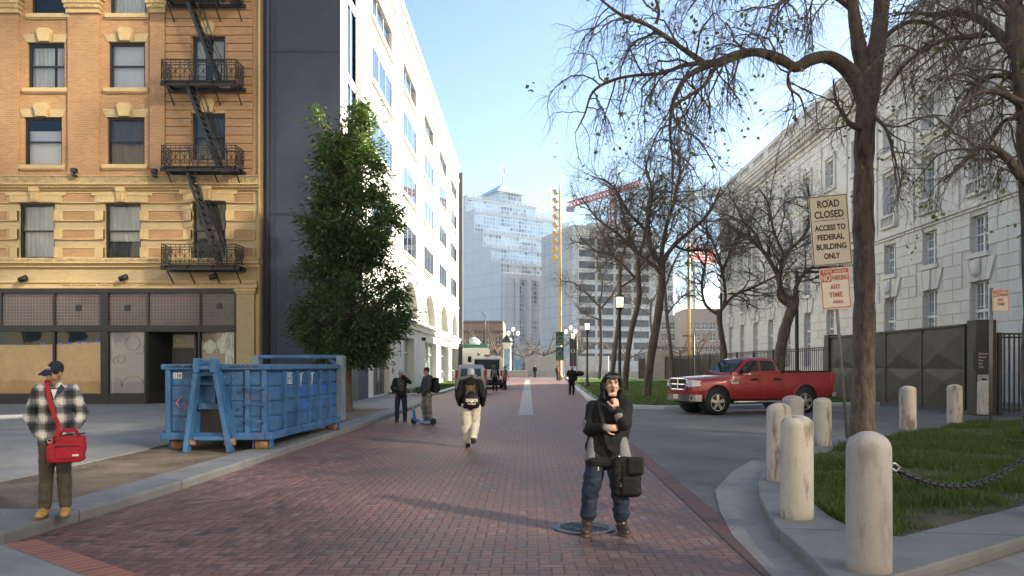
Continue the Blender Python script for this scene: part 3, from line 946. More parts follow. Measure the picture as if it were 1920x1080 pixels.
# paper covered shop windows
def shopglass(x0, x1):
    p = MB(); p.quad(fp(bx(x0), bz(738), .06), fp(bx(x1), bz(738), .06), fp(bx(x1), bz(622), .06), fp(bx(x0), bz(622), .06))
    return p.build('shop_window', M['glass'], BB, fix=False)
def paper(x0, x1, yl, yr, par):
    p = MB(); n = 24
    for j in range(9):
        for i in range(n + 1):
            f = i / n; yt = yl + (yr - yl) * f + .8 * sin(f * 9); yy = 738 + (yt - 738) * j / 8
            p.v.append((bx(x0 + (x1 - x0) * f), YB + .075 + .012 * noise.noise(Vector((f * 5, j * .6, x0))), bz(yy)))
    for j in range(8):
        for i in range(n):
            a = j * (n + 1) + i; p.f.append((a, a + 1, a + n + 2, a + n + 1)); p.m.append(0); p.sm.append(True)
    p.build('kraft_paper', M['kraft'], par, fix=False)
    q = MB()
    for i in range(5):
        f = (i + .5) / 5; xx = x0 + (x1 - x0) * f; yy = yl + (yr - yl) * f
        q.box(bx(xx - 4), bx(xx + 4), YB + .050, YB + .057, bz(yy + 1.5), bz(yy - 1.5))
    q.build('blue_tape', M['tape_blue'], par)
w1 = shopglass(-330, -226); paper(-326, -228, 650, 648, w1)
w1 = shopglass(-222, -120); paper(-220, -121, 650, 648, w1)
w1 = shopglass(-116, 99.5); paper(-114, 99, 650, 645, w1)
w1 = shopglass(103.5, 190); paper(104, 189.5, 645, 640, w1)
w1 = shopglass(204, 271)
panel('pale_strip', 204, 211, 622.5, 737.5, .12, M['pale_strip'], w1)
panel('mauve_panel', 211.3, 271, 622.5, 737.5, .1, M['mauve'], w1)
rg = MB()
for cx_, cy_, r_, a0, a1 in ((247, 643, 13.5, 0, 6.28), (259, 655, 9, 4.2, 7.6), (225, 673, 7.5, 0, 6.28), (216, 676, 6, 1.6, 4.4), (247, 727, 22, .3, 3.0), (213, 722, 14, -.3, 1.4)):
    rg.tube([(bx(cx_ + r_ * cos(a0 + (a1 - a0) * i / 28)), YB + .095, bz(cy_ - r_ * sin(a0 + (a1 - a0) * i / 28))) for i in range(29)], .03, 5, sq=.3)
rg.build('ring_drawing', M['mauve_ring'], w1)
# recessed entrance
en = MB()
y1, yd = YB + .02, YB + 1.1
en.box(bx(274), bx(277), y1, YB + .14, bz(zb - .2), bz(622.2))
en.quad((bx(277), y1 + .1, .12), (bx(301), yd, .12), (bx(301), yd, bz(740)), (bx(277), y1 + .1, bz(740)))
en.quad((bx(277), y1 + .1, bz(740)), (bx(301), yd, bz(740)), (bx(301), yd, bz(622)), (bx(277), y1 + .1, bz(622)))
en.quad((bx(372), y1, .12), (bx(366), yd, .12), (bx(366), yd, bz(622)), (bx(372), y1, bz(622)))
en.quad((bx(274), y1, bz(622.3)), (bx(372), y1, bz(622.3)), (bx(372), yd, bz(622.3)), (bx(274), yd, bz(622.3)))
en.build('entrance_recess', M['black_paint'], BB, fix=False)
sg = MB(); sg.quad((bx(279), y1 + .15, bz(735)), (bx(299), yd - .08, bz(735)), (bx(299), yd - .08, bz(626)), (bx(279), y1 + .15, bz(626)))
sg.build('side_light', M['glass'], BB, fix=False)
dw = 33.8 + 1.1
def dx_(px): return (px - CX) * dw / FPX
def dz_(py): return EYE + (CY - py) * dw / FPX
dr = MB()
dr.box(dx_(299), dx_(306), dw, dw + .1, .12, dz_(623)); dr.box(dx_(364), dx_(368), dw, dw + .1, .12, dz_(623)); dr.box(dx_(306), dx_(364), dw, dw + .1, dz_(657), dz_(652))
dr.box(dx_(306), dx_(364), dw, dw + .1, dz_(628), dz_(623))
dr.box(dx_(306.2), dx_(363.8), dw + .03, dw + .08, .13, dz_(657.2))
for a, b in ((309, 326), (340, 361)):
    for c, d in ((664, 700), (706, 735)): dr.box(dx_(a), dx_(b), dw + .015, dw + .031, dz_(d), dz_(c))
do = dr.build('entrance_door', M['black_paint'], BB)
hd = MB(); hd.box(dx_(310), dx_(325), dw - .03, dw - .01, dz_(707), dz_(703)); hd.box(dx_(333), dx_(335), dw - .05, dw + .03, dz_(712), dz_(697)); hd.build('handle', M['gold'], do)
tw = MB(); tw.box(dx_(306), dx_(364), dw + .05, dw + .06, dz_(652), dz_(628)); 
tw.build('transom_window', mat('transom_glass', (.05, .055, .045), .1, var=.3, vs=1), do)
tx = MB(); textmesh(tx, '91', .30, lambda u, v, d: (dx_(335) + u, dw + .045 - d, dz_(643.5) + v)); tx.box(dx_(325), dx_(345), dw + .042, dw + .046, dz_(648), dz_(647.3)); tx.build('house_number', M['gold'], do)
w1 = shopglass(375, 440)
panel('display_backing', 375.5, 419, 622.5, 737.5, .2, M['shop_beige'], w1)
panel('display_backing', 419.3, 439.3, 622.5, 737.5, .16, M['doodle'], w1)
dd = MB(); rg2 = random.Random(8)
for cx_, cy_, rx, ry in ((391, 650, 13, 12), (416, 645, 12, 17), (383, 690, 10, 16), (430, 700, 9, 26), (405, 705, 9, 13)):
    poly = []
    for i in range(28):
        a = 2 * pi * i / 28; k = 1 + .13 * sin(4 * a + cx_) + .06 * sin(7 * a)
        poly.append((bx(cx_ + rx * k * cos(a)), bz(cy_ + ry * k * sin(a))))
    dd.prism(poly, lambda u, v, d: (u, YB + d, v), .135, .15)
dd.build('doodle_drawing', M['doodle'], w1)
dl = MB()
for cx_, cy_, rx, ry in ((391, 650, 13, 12), (416, 645, 12, 17), (430, 640, 8, 16), (430, 690, 7, 24), (383, 690, 10, 16), (405, 705, 9, 13)):
    for k in (.35, .6, .82, 1.0):
        dl.tube([(bx(cx_ + rx * k * cos(2 * pi * i / 24) * (1 + .12 * sin(4 * 2 * pi * i / 24 + k * 9))), YB + .13, bz(cy_ + ry * k * sin(2 * pi * i / 24))) for i in range(25)], .012, 4, sq=.3)
dl.build('doodle_lines', M['black_paint'], w1)
M['warm_stucco'] = mat('warm_stucco', (.66, .56, .42), .8, var=.1)
M['office_glass'] = mat('office_glass', (.06, .075, .10), .12, var=.4, vs=.3)
# ---------------------------------------------------------------- white building with a dark end wall
XW, YW0, YW1, ZW = -8.0, 34.2, 93.0, 24.6
WB = thing('white_office_building', 'long sunlit white building with arched windows and a dark blue grey end wall', 'building', (XW, YW0, .118))
sp = lambda u, z, d: Vector((XW - d, u, z))
cols = [(41.1, 47.1), (51.4, 57.3), (61.6, 67.8), (72.2, 78.8), (83.0, 89.9)]
rowz = [(19.75, 21.35, .75), (16.5, 18.35, .3), (12.95, 14.75, .3), (9.15, 11.1, .3)]
arch = [(51.6, 58.0), (62.0, 69.2), (73.2, 80.2), (84.3, 91.0)]
ground = [(41.4, 46.2, .0), (51.5, 56.2, .35), (62, 70, .35), (73, 80, .35), (84, 91, .35)]
holes = []
for r in rowz: holes += [(c[0], c[1], r[0], r[1]) for c in cols]
holes += [(a[0], a[1], 4.85, 7.55) for a in arch]
holes += [(g[0], g[1], .12, 3.6) for g in ground]
wm = MB()
top = [h for h in holes if h[2] > 19]
YS = 38.4
slot = (35.4, 37.0, 4.6, ZW - .4)
walled(wm, [YS, YW1], [19.0, ZW], top, sp, .24)
walled(wm, [YW0, YS], [4.6, ZW], [slot], sp, .16)
walled(wm, [YS, YW1], [-.2, 19.0], [h for h in holes if h[2] < 19], sp, .55)
wm.quad(sp(YW0, ZW, 0), sp(YW1, ZW, 0), sp(YW1, ZW, 24), sp(YW0, ZW, 24))
wm.quad(sp(YW1, -.2, 0), sp(YW1, -.2, 24), sp(YW1, ZW, 24), sp(YW1, ZW, 0))
# arch spandrels
for a0, a1 in arch:
    c = (a0 + a1) / 2; hw = (a1 - a0) / 2; n = 20; zs = 5.0; hh = 2.5
    pts = [(c - hw * cos(pi * i / n), zs + hh * sin(pi * i / n)) for i in range(n + 1)]
    for i in range(n):
        p, q = pts[i], pts[i + 1]
        wm.quad(sp(p[0], p[1], .003), sp(q[0], q[1], .003), sp(q[0], 7.56, .003), sp(p[0], 7.56, .003))
        wm.quad(sp(p[0], p[1], .003), sp(q[0], q[1], .003), sp(q[0], q[1], .56), sp(p[0], p[1], .56))
wm.build('wall', M['white_stucco'], WB, fix=False)
tm = MB()
def led(y0, y1, z0, z1, proud): tm.box(XW - .02, XW + proud, y0, y1, z0, z1)
led(YS + 1.5, YW1, 4.25, 4.62, .16); led(YS + 1.5, YW1, 4.62, 4.78, .28)
led(YS, YW1, 22.9, 23.1, .1); led(YS, YW1, 24.35, 24.75, .14); led(YS + 1.5, YW1, 8.3, 8.45, .06)
for c in cols:
    pass
for a in arch: led(a[0] - .1, a[1] + .1, 4.782, 4.95, .12)
tm.build('ledge', M['white_trim'], WB)
for c in cols:
    for k, r in enumerate(rowz):
        f = MB(); d0, d1 = (.15, .19) if k == 0 else (.03, .06)
        y0, y1 = c
        n = 3
        for i in range(n + 1):
            yy = y0 + (y1 - y0) * i / n
            f.box(XW - d1, XW - d0, yy - .035, yy + .035, r[0], r[1])
        f.box(XW - d1, XW - d0, y0, y1, r[0], r[0] + .06); f.box(XW - d1, XW - d0, y0, y1, r[1] - .06, r[1])
        w = f.build('window', M['white_frame'], WB)
        g = MB(); g.quad(sp(y0, r[0], d1 - .01), sp(y1, r[0], d1 - .01), sp(y1, r[1], d1 - .01), sp(y0, r[1], d1 - .01))
        g.build('pane', M['glass_sky'], w, fix=False)
        g = MB(); g.box(XW - .02, XW + .12, c[0] - .15, c[1] + .15, r[0] - .26, r[0] - .01); g.build('sill', M['white_trim'], w)
        if k == 3 or (k == 2 and c[0] > 65):
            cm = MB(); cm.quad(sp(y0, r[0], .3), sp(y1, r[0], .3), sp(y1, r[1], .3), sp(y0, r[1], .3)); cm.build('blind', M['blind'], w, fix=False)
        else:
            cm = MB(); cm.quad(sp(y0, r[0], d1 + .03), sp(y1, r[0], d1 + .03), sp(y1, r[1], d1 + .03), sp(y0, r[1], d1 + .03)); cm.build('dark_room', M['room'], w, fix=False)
M['glass_green'] = mat('glass_green', (.30, .36, .32), .12, var=.15, vs=.6, spec=.8)
for a0, a1 in arch:
    g = MB(); c = (a0 + a1) / 2; hw = (a1 - a0) / 2
    g.quad(*[sp(c - hw * cos(pi * i / 20), 5.0 + 2.5 * sin(pi * i / 20), .5) for i in range(21)])
    g.quad(sp(a0, 4.85, .5), sp(a1, 4.85, .5), sp(a1, 5.0, .5), sp(a0, 5.0, .5))
    w = g.build('arched_window', M['glass_green'], WB, fix=False)
    f = MB()
    for i in range(1, 4): 
        yy = a0 + (a1 - a0) * i / 4; hgt = 2.5 * sqrt(max(0, 1 - ((yy - c) / hw) ** 2))
        f.box(XW - .5, XW - .44, yy - .04, yy + .04, 4.85, 5.0 + hgt)
    f.build('frame', M['white_frame'], w)
for y0, y1, d in ground[1:]:
    g = MB(); g.quad(sp(y0, .12, .5), sp(y1, .12, .5), sp(y1, 3.6, .5), sp(y0, 3.6, .5))
    w = g.build('window', M['glass_green'], WB, fix=False)
    f = MB(); n = 3
    for i in range(n + 1):
        yy = y0 + (y1 - y0) * i / n; f.box(XW - .5, XW - .42, yy - .05, yy + .05, .12, 3.6)
    f.box(XW - .5, XW - .42, y0, y1, 2.6, 2.68); f.box(XW - .5, XW - .42, y0, y1, .12, .5)
    f.build('frame', M['white_frame'], w)
    r = MB(); r.tube([(XW - .3, y0 + .3, 1.15), (XW - .05, y0 + .4, 1.2), (XW + .1, y0 + 1.4, 1.2), (XW + .1, y0 + 1.45, .5)], .03, 6); r.build('handrail', M['white_frame'], w)
# dark double door with bronze plate in the first bay
g = MB(); g.box(XW - .4, XW - .3, 41.4, 46.2, .12, 3.6)
for i in range(4): g.box(XW - .3, XW - .26, 41.6 + i * 1.15, 42.5 + i * 1.15, .3, 2.5)
g.box(XW - .3, XW - .26, 41.5, 46.1, 2.7, 3.4)
w = g.build('double_door', mat('bronze_door', (.05, .045, .045), .4, var=.3), WB)
h = MB(); h.tube([(XW - .2, 43.9, .9), (XW - .2, 43.9, 1.6)], .025, 6); h.tube([(XW - .2, 43.6, .9), (XW - .2, 43.6, 1.6)], .025, 6); h.build('handle', M['white_frame'], w)
pl = MB(); pl.box(XW, XW + .03, 47.1, 47.5, 1.25, 1.62); pl.build('brass_plaque', mat('plaque', (.3, .22, .12), .5), WB)
pl = MB()
for i in range(7): pl.box(XW, XW + .02, 50.0, 50.25, 2.3 + i * .13, 2.38 + i * .13)
pl.build('wall_lettering', M['black_paint'], WB)
cam_ = MB(); cam_.tube([(XW, 49.0, 4.15), (XW + .35, 48.9, 4.2)], .04, 6); cam_.box(XW + .3, XW + .45, 48.6, 49.0, 3.95, 4.12); cam_.build('security_camera', M['white_frame'], WB)
for yy in (60.2, 92):
    lm = MB(); lm.box(XW, XW + .3, yy, yy + .2, 3.6, 3.85); lm.build('wall_lamp', M['iron'], WB)
# the dark end wall, its joints, the glazed slot and the dark pilaster round the corner
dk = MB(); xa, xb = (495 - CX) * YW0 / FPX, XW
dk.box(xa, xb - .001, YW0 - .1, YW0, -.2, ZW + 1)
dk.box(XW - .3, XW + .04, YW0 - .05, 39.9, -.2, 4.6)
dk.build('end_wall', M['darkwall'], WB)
q = MB(); q.box(XW - .06, XW + .03, 37.0, 38.5, 4.602, ZW + .6); q.build('dark_pilaster', mat('dark_pilaster', (.022, .025, .032), .7, var=.25), WB)
dj = MB()
YJ = YW0 - .1
for z in (EYE + (CY - 400) * YJ / FPX, EYE + (CY - 95) * YJ / FPX):
    dj.box(xa, xb, YJ - .03, YJ + .01, z - .07, z - .03); dj.box(xa, xb, YJ - .022, YJ + .01, z + .0, z + .04)
xs = (518 - CX) * YJ / FPX
dj.box(xs - .06, xs - .02, YJ - .03, YJ + .01, .1, ZW)
dj.tube([((503 - CX) * YJ / FPX, YJ - .1, .1), ((503 - CX) * YJ / FPX, YJ - .1, ZW)], .07, 8)
dj.build('wall_joint', M['darkwall'], WB)
gs = MB(); zz = 7.2
while zz < ZW - 1:
    gs.box(XW - .08, XW + .01, 35.4, 37.0, zz, zz + .45); zz += 3.55
gs.box(XW - .06, XW - .01, 36.1, 36.2, 4.6, ZW - .4)
gs.build('stair_slot_frame', M['white_stucco'], WB)
gp = MB(); gp.quad(sp(35.4, 4.6, .05), sp(37, 4.6, .05), sp(37, ZW - .4, .05), sp(35.4, ZW - .4, .05)); gp.build('stair_slot_glass', M['glass_sky'], WB, fix=False)
gp = MB(); gp.quad(sp(35.4, 4.6, .09), sp(37, 4.6, .09), sp(37, ZW - .4, .09), sp(35.4, ZW - .4, .09)); gp.build('stair_slot_room', M['blind'], WB, fix=False)
sd = MB(); sd.box(XW + .03, XW + .07, 35.0, 37.4, .12, 2.6)
w = sd.build('side_door', mat('side_door', (.075, .08, .092), .5, var=.15), WB)
h = MB(); h.box(XW + .1, XW + .13, 35.3, 35.75, 1.1, 1.15); h.box(XW + .07, XW + .1, 35.3, 35.4, .98, 1.28); h.build('handle', M['white_frame'], w)
h = MB(); h.box(XW + .07, XW + .08, 36.2, 36.7, 1.75, 2.15); h.build('notice', M['white_frame'], w)
# pipe on the far corner
pp = MB(); pp.box(XW - .02, XW + .42, YW1 - .3, YW1 + .5, .1, 24.1)
pp.build('corner_pipe', mat('corner_pipe', (.09, .09, .10), .6), WB)

# ---------------------------------------------------------------- federal building (grey stone) on the right
XF, YF0, YF1, ZF = 22.0, 15.0, 91.7, 21.7
FB = thing('stone_federal_building', 'long grey stone classical building with balustraded roof behind the trees', 'building', (XF, 52, 0))
rp = lambda u, z, d: Vector((XF + d, u, z))
M['rustic'] = brickmat('rustic', (.58, .565, .53), (.53, .515, .48), (.40, .39, .37), 1.9, .62, .022, rough=.85, bump=.4, stain=.1)
ycols = [38.96 + 4.78 * i for i in range(-4, 12)]
ycols = [y for y in ycols if 19 < y < YF1 - 3]
fl = [(1.6, 5.85), (7.25, 9.1), (10.95, 13.3), (14.7, 16.6)]
hw = .78
holes = [(y - hw, y + hw, z0, z1) for y in ycols for z0, z1 in fl]
wl = MB(); wl.mi = 0
walled(wl, [YF0, YF1], [-.2, 9.5], [h for h in holes if h[2] < 9], rp, .5)
wl.mi = 1
walled(wl, [YF0, YF1], [9.5, ZF - .2], [h for h in holes if h[2] > 9.5], rp, .5)
for mi, z0, z1 in ((0, -.2, 9.5), (1, 9.5, ZF - .2)):
    wl.mi = mi
    wl.quad(rp(YF1, z0, 0), rp(YF1, z0, 40), rp(YF1, z1, 40), rp(YF1, z1, 0)); wl.quad(rp(YF0, z0, 0), rp(YF0, z0, 40), rp(YF0, z1, 40), rp(YF0, z1, 0))
wl.quad(rp(YF0, ZF - 1.4, 0), rp(YF1, ZF - 1.4, 0), rp(YF1, ZF - 1.4, 40), rp(YF0, ZF - 1.4, 40))
wl.build('wall', [M['rustic'], M['stone']], FB, fix=False)
at = MB(); at.box(34, 61, YF0 + 1, 66, ZF - 1.5, 32); at.build('added_shade_block', M['stone'], FB)  # unseen block added on the roof to shade the evergreen and end wall
tb = MB()
def run(z0, z1, proud, y0=YF0, y1=YF1, mb=tb): mb.box(XF - proud, XF + .02, y0, y1 + proud, z0, z1)
run(9.36, 9.5, .12); run(9.502, 9.75, .25); run(17.9, 18.2, .1); run(18.5, 18.62, .12)
run(18.9, 19.1, .25); run(19.5, 19.7, .75); run(19.702, 19.95, .95); run(19.952, 20.15, 1.05)
run(20.152, 20.5, .3); run(21.35, 21.7, .36)
for i in range(int((YF1 - YF0) / .5)):
    yy = YF0 + i * .5
    tb.box(XF - .62, XF, yy, yy + .26, 19.12, 19.48)
tb.build('cornice', M['stone'], FB)
bl = MB()
yy = YF0
while yy < YF1:
    bl.box(XF - .3, XF + .1, yy, yy + 1.3, 20.5, 21.35)
    k = yy + 1.5
    while k < yy + 4.7 and k < YF1 - .2:
        bl.lathe([(.06, 20.5), (.1, 20.62), (.11, 20.8), (.05, 21.05), (.05, 21.15), (.08, 21.35)], (XF - .1, k, 0), 6); k += .36
    yy += 4.78
bl.build('roof_balustrade', M['stone'], FB)
# pilaster strips, window surrounds and keystones
ps = MB()
for y in ycols:
    ps.box(XF - .1, XF + .01, y + 1.75, y + 3.03, 9.76, 17.88)
    ps.box(XF - .16, XF + .01, y + 1.65, y + 3.13, 17.3, 17.6)
    for z0, z1 in fl[2:]:
        ps.box(XF - .14, XF + .01, y - hw - .22, y - hw - .002, z0 - .05, z1 + .2); ps.box(XF - .14, XF + .01, y + hw + .002, y + hw + .22, z0 - .05, z1 + .2)
        ps.box(XF - .2, XF + .01, y - hw - .3, y + hw + .3, z1 + .2, z1 + .42)
    ps.box(XF - .22, XF + .01, y - hw - .3, y + hw + .3, 14.38, 14.64)
    ps.box(XF - .2, XF + .01, y - hw - .1, y + hw + .1, 7.0, 7.24)
    # flat arch voussoirs
    for k in range(-2, 3):
        ps.prism([(y + k * .38 - .17, 5.87), (y + k * .38 + .17, 5.87), (y + k * .58 + .26, 6.95), (y + k * .58 - .26, 6.95)], lambda u, v, d: (XF + d, u, v), -.1 - (.08 if k == 0 else 0), .01)
for i, y in enumerate(ycols):
    if i % 2 == 0:
        ps.ell((XF - .2, y, 6.45), (.22, .3, .45), 10, 6); ps.ell((XF - .3, y, 6.3), (.15, .2, .25), 8, 5)
ps.build('stone_trim', M['stone'], FB)
# square bossed stones, laid proud of the joints
bs = MB(); rr = random.Random(4)
for k in range(15):
    z0 = .05 + k * .62
    if z0 > 9.2: break
    segs = []
    for i in range(len(ycols) - 1):
        a, b = ycols[i] + hw, ycols[i + 1] - hw
        op = [h for h in fl[:2] if h[0] < z0 + .5 and h[1] > z0 + .1]
        if 5.85 < z0 + .55 and z0 < 6.95: a, b = ycols[i] + hw + .75, ycols[i + 1] - hw - .75
        elif not op: a, b = ycols[i], ycols[i + 1]
        n = max(1, round((b - a) / 1.6))
        off = (k % 2) * .5
        edges = [a] + [a + (b - a) * (j + off) / n for j in range(0 if off else 1, n)] + [b]
        for p, q in zip(edges, edges[1:]):
            if q - p > .15: bs.box(XF - .05 - rr.random() * .012, XF + .01, p + .018, q - .018, z0 + .018, z0 + .602)
bs.build('rusticated_blocks', mat('stone_block', (.60, .585, .555), .85, var=.08, vs=.7, bump=.35, bs=18), FB)
# pale building added out of view behind the camera to bounce warm sunlight
SB = thing('bounce_building', 'unseen pale building added across the wide street to bounce sun onto the brick front', 'building', (0, -24, 0))
sb_ = MB(); hs = []
for i in range(16):
    for k in range(5): hs.append((-58 + i * 5.0, -55.6 + i * 5.0, 4.5 + k * 4.4, 7.3 + k * 4.4))
walled(sb_, [-60, 20], [0, 27], hs, lambda u, z, d: Vector((u, -24 - d, z)), .3)
sb_.quad((-60, -24, 27), (20, -24, 27), (20, -44, 27), (-60, -44, 27)); sb_.quad((20, -24, 0), (20, -44, 0), (20, -44, 27), (20, -24, 27)); sb_.quad((-60, -24, 0), (-60, -44, 0), (-60, -44, 27), (-60, -24, 27))
sb_.build('wall', M['warm_stucco'], SB, fix=False)
for h in hs:
    q = MB(); q.quad((h[0], -24.25, h[2]), (h[1], -24.25, h[2]), (h[1], -24.25, h[3]), (h[0], -24.25, h[3])); q.build('window', M['office_glass'], SB, fix=False)
for y in ycols:
    for k, (z0, z1) in enumerate(fl):
        f = MB()
        d0, d1 = .24, .34
        f.box(XF + d0, XF + d1, y - hw, y - hw + .07, z0, z1); f.box(XF + d0, XF + d1, y + hw - .07, y + hw, z0, z1)
        f.box(XF + d0, XF + d1, y - hw, y + hw, z1 - .07, z1); f.box(XF + d0, XF + d1, y - hw, y + hw, z0, z0 + .08)
        f.box(XF + d0 - .02, XF + d1, y - .07, y + .07, z0 + .08, z1 - .07)
        n = 4 if k else 7
        for i in range(1, n):
            zz = z0 + (z1 - z0) * i / n; t = .05 if i == n // 2 else .018
            f.box(XF + d0 + .02, XF + d1, y - hw + .07, y + hw - .07, zz - t, zz + t)
        for s in (-.42, .42): f.box(XF + d0 + .02, XF + d1, y + s - .016, y + s + .016, z0 + .08, z1 - .07)
        if k == 0: f.box(XF + d0 - .03, XF + d1, y - hw, y + hw, 4.35, 4.5)
        w = f.build('window', M['white_frame'], FB)
        g = MB(); g.quad(rp(y - hw, z0, .32), rp(y + hw, z0, .32), rp(y + hw, z1, .32), rp(y - hw, z1, .32)); g.build('pane', M['glass_fed'] if 'glass_fed' in M else M.setdefault('glass_fed', glassmat('glass_fed', (.16, .2, .26), .02, fk=.4)), w, fix=False)
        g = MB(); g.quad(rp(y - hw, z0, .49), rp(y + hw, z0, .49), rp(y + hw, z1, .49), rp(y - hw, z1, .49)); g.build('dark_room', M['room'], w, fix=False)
        if k == 2:
            b = MB(); b.box(XF - .28, XF + .2, y - hw - .25, y + hw + .25, 10.05, 10.2); b.box(XF - .26, XF - .02, y - hw - .2, y + hw + .2, 10.72, 10.86)
            for s in (-1, 1): b.box(XF - .25, XF, y + s * (hw + .12) - .1, y + s * (hw + .12) + .1, 10.2, 10.72)
            for i in range(6): b.lathe([(.05, 10.2), (.085, 10.32), (.04, 10.55), (.06, 10.72)], (XF - .14, y - hw + .14 + i * (2 * hw - .28) / 5, 0), 6)
            b.build('balustrade', M['stone'], w)

# unseen tower, added: mirror panes set to throw sun on brick front, road, kerbs
M['mirror_pane'], t, b = newmat('mirror_pane')
b.inputs['Base Color'].default_value = (.70, .68, .63, 1); b.inputs['Metallic'].default_value = 1; b.inputs['Roughness'].default_value = .11
CT = thing('mirror_tower', 'unseen tower added across the wide street, mirror panes set to throw sun patches', 'building', (54, -24, 0))
q = MB(); q.box(20.1, 88, -45, -24.3, 0, 74); q.build('core', M['warm_stucco'], CT)
spots = [(P(150, 120, YB), 1.5), (P(165, 275, YB), 1.6), (P(30, 190, YB), 1.4), (P(10, 70, YB), 1.4), (P(165, 405, YB), 1.2), (P(165, 535, YB), 1.3), (P(20, 530, YB), 1.3), (P(255, 30, YB), 1.3), (P(400, 430, YB), 1.2), (P(465, 560, YB), 1.6), (P(545, 185, 34), 1.3), (P(540, 420, 34), 1.3),
         (G(45, 800), 1.3), (G(175, 805), 1.3), (G(30, 860), 1.3), (G(215, 885), 1.3), (G(320, 880), 1.3), (G(585, 920), 1.5), (G(840, 830), 1.3), (G(1300, 800), 1.3)]
src = []
for tg_, r_ in spots:
    k_ = (tg_.y + 24.2) / sdir.y
    src.append((tg_.x + sdir.x * k_, tg_.z + sdir.z * k_, r_))
DULL = []
for i in range(26):
    for k in range(28):
        x, z = 20.4 + i * 2.6, 1.5 + k * 2.6
        hit = any(abs(x + 1.1 - a) < r_ and abs(z + 1.1 - c) < r_ for a, c, r_ in src)
        if not hit and (i + k) % 2: continue
        q = MB(); q.quad((x, -24.2, z), (x + 2.2, -24.2, z), (x + 2.2, -24.2, z + 2.2), (x, -24.2, z + 2.2))
        if hit: q.build('window', M['mirror_pane'], CT, fix=False)  # mirror panes added as reflectors for the sun patches
        else: DULL.append((x, z))
q = MB()
for x, z in DULL: q.quad((x, -24.2, z), (x + 2.2, -24.2, z), (x + 2.2, -24.2, z + 2.2), (x, -24.2, z + 2.2))
q.build('curtain_glazing', M['office_glass'], CT, fix=False)
# ---------------------------------------------------------------- far buildings across the plaza
M['tower_stone'] = brickmat('tower_stone', (.74, .74, .75), (.70, .70, .72), (.56, .57, .6), 5.0, 3.6, .08, ground=False, offset=0.0, rough=.6, bump=.1, stain=.08)
def curtainwall(name, pw, ph, a, b_, line, dark=.25):
    m, t, bs = newmat(name)
    co = t.coord(); x, y, z = t.sep(co)[0:3]
    u = t.math('DIVIDE', x, pw); v = t.math('DIVIDE', z, ph)
    fu = t.math('FRACT', u); fv = t.math('FRACT', v)
    e = t.math('MINIMUM', t.math('MINIMUM', fu, t.math('SUBTRACT', 1.0, fu)), t.math('MINIMUM', fv, t.math('SUBTRACT', 1.0, fv)))
    ln = t.ramp(e, [(.06, 1.0), (.12, 0.0)])
    wn = t.new('ShaderNodeTexWhiteNoise', noise_dimensions='2D')
    t.l.new(t.comb(t.math('FLOOR', t.math('DIVIDE', u, 3)), t.math('FLOOR', t.math('DIVIDE', v, 2))), wn.inputs['Vector'])
    w2 = t.new('ShaderNodeTexWhiteNoise', noise_dimensions='2D')
    t.l.new(t.comb(t.math('FLOOR', u), t.math('FLOOR', v)), w2.inputs['Vector'])
    r = t.math('ADD', t.math('MULTIPLY', wn.outputs[0], .6), t.math('MULTIPLY', w2.outputs[0], .4))
    c = t.ramp(r, [(.2, tuple(.45 * q for q in a)), (.4, a), (.85, b_)])
    c = t.mix(ln, c, C4(line))
    t.l.new(c, bs.inputs['Base Color'])
    bs.inputs['Roughness'].default_value = .14
    bs.inputs['Metallic'].default_value = .15
    return m
M['curtain_wall'] = curtainwall('curtain_wall', 1.1, 1.25, (.44, .55, .64), (.64, .76, .84), (.78, .82, .85))
M['curtain_wall_pale'] = curtainwall('curtain_wall_pale', 1.1, 1.25, (.52, .60, .66), (.72, .78, .80), (.78, .80, .80))
GT = thing('glass_tower', 'stepped blue glass tower with a pyramid roof and flag, beyond the plaza', 'building', (-6.9, 230, 0), R(36))
# local frame: x runs along the glazed front (away to the right), y away to the left; corner at the origin
TW = 36.0
def zt(py, Y=230): return EYE + (CY - py) * Y / FPX
tb_ = MB()
# end slab with stepped outline
steps = [(0.0, zt(512)), (1.4, zt(487)), (6.0, zt(459, 234)), (10.5, zt(431, 238)), (15.5, zt(392, 242)), (20.5, zt(366, 246)), (40, zt(352, 258))]
out = [(0.0, 0)]
for i, (y, z) in enumerate(steps):
    if i: out.append((y, steps[i - 1][1]))
    out.append((y, z))
out += [(40, 0)]
tb_.prism([(u, v) for u, v in out], lambda u, v, d: (d, u, v), -.5, 0.0)
tb_.box(0, 8, 0, .8, 0, zt(512)); 
tb_.build('end_slab', M['tower_stone'], GT, fix=True) if False else None
def local(mb, name, m, par=GT, fix=True):
    me = MB(); R0 = rootmat(GT)
    me.v = [tuple(R0 @ Vector(p)) for p in mb.v]; me.f = mb.f; me.m = mb.m; me.sm = mb.sm
    return me.build(name, m, par, fix=fix)
e = MB(); e.prism(out, lambda u, v, d: (d, u, v), -.5, 0.0); local(e, 'end_slab', M['tower_stone'])
e = MB(); e.prism(out, lambda u, v, d: (d, u, v), TW, TW + .5); local(e, 'end_slab', M['tower_stone'])
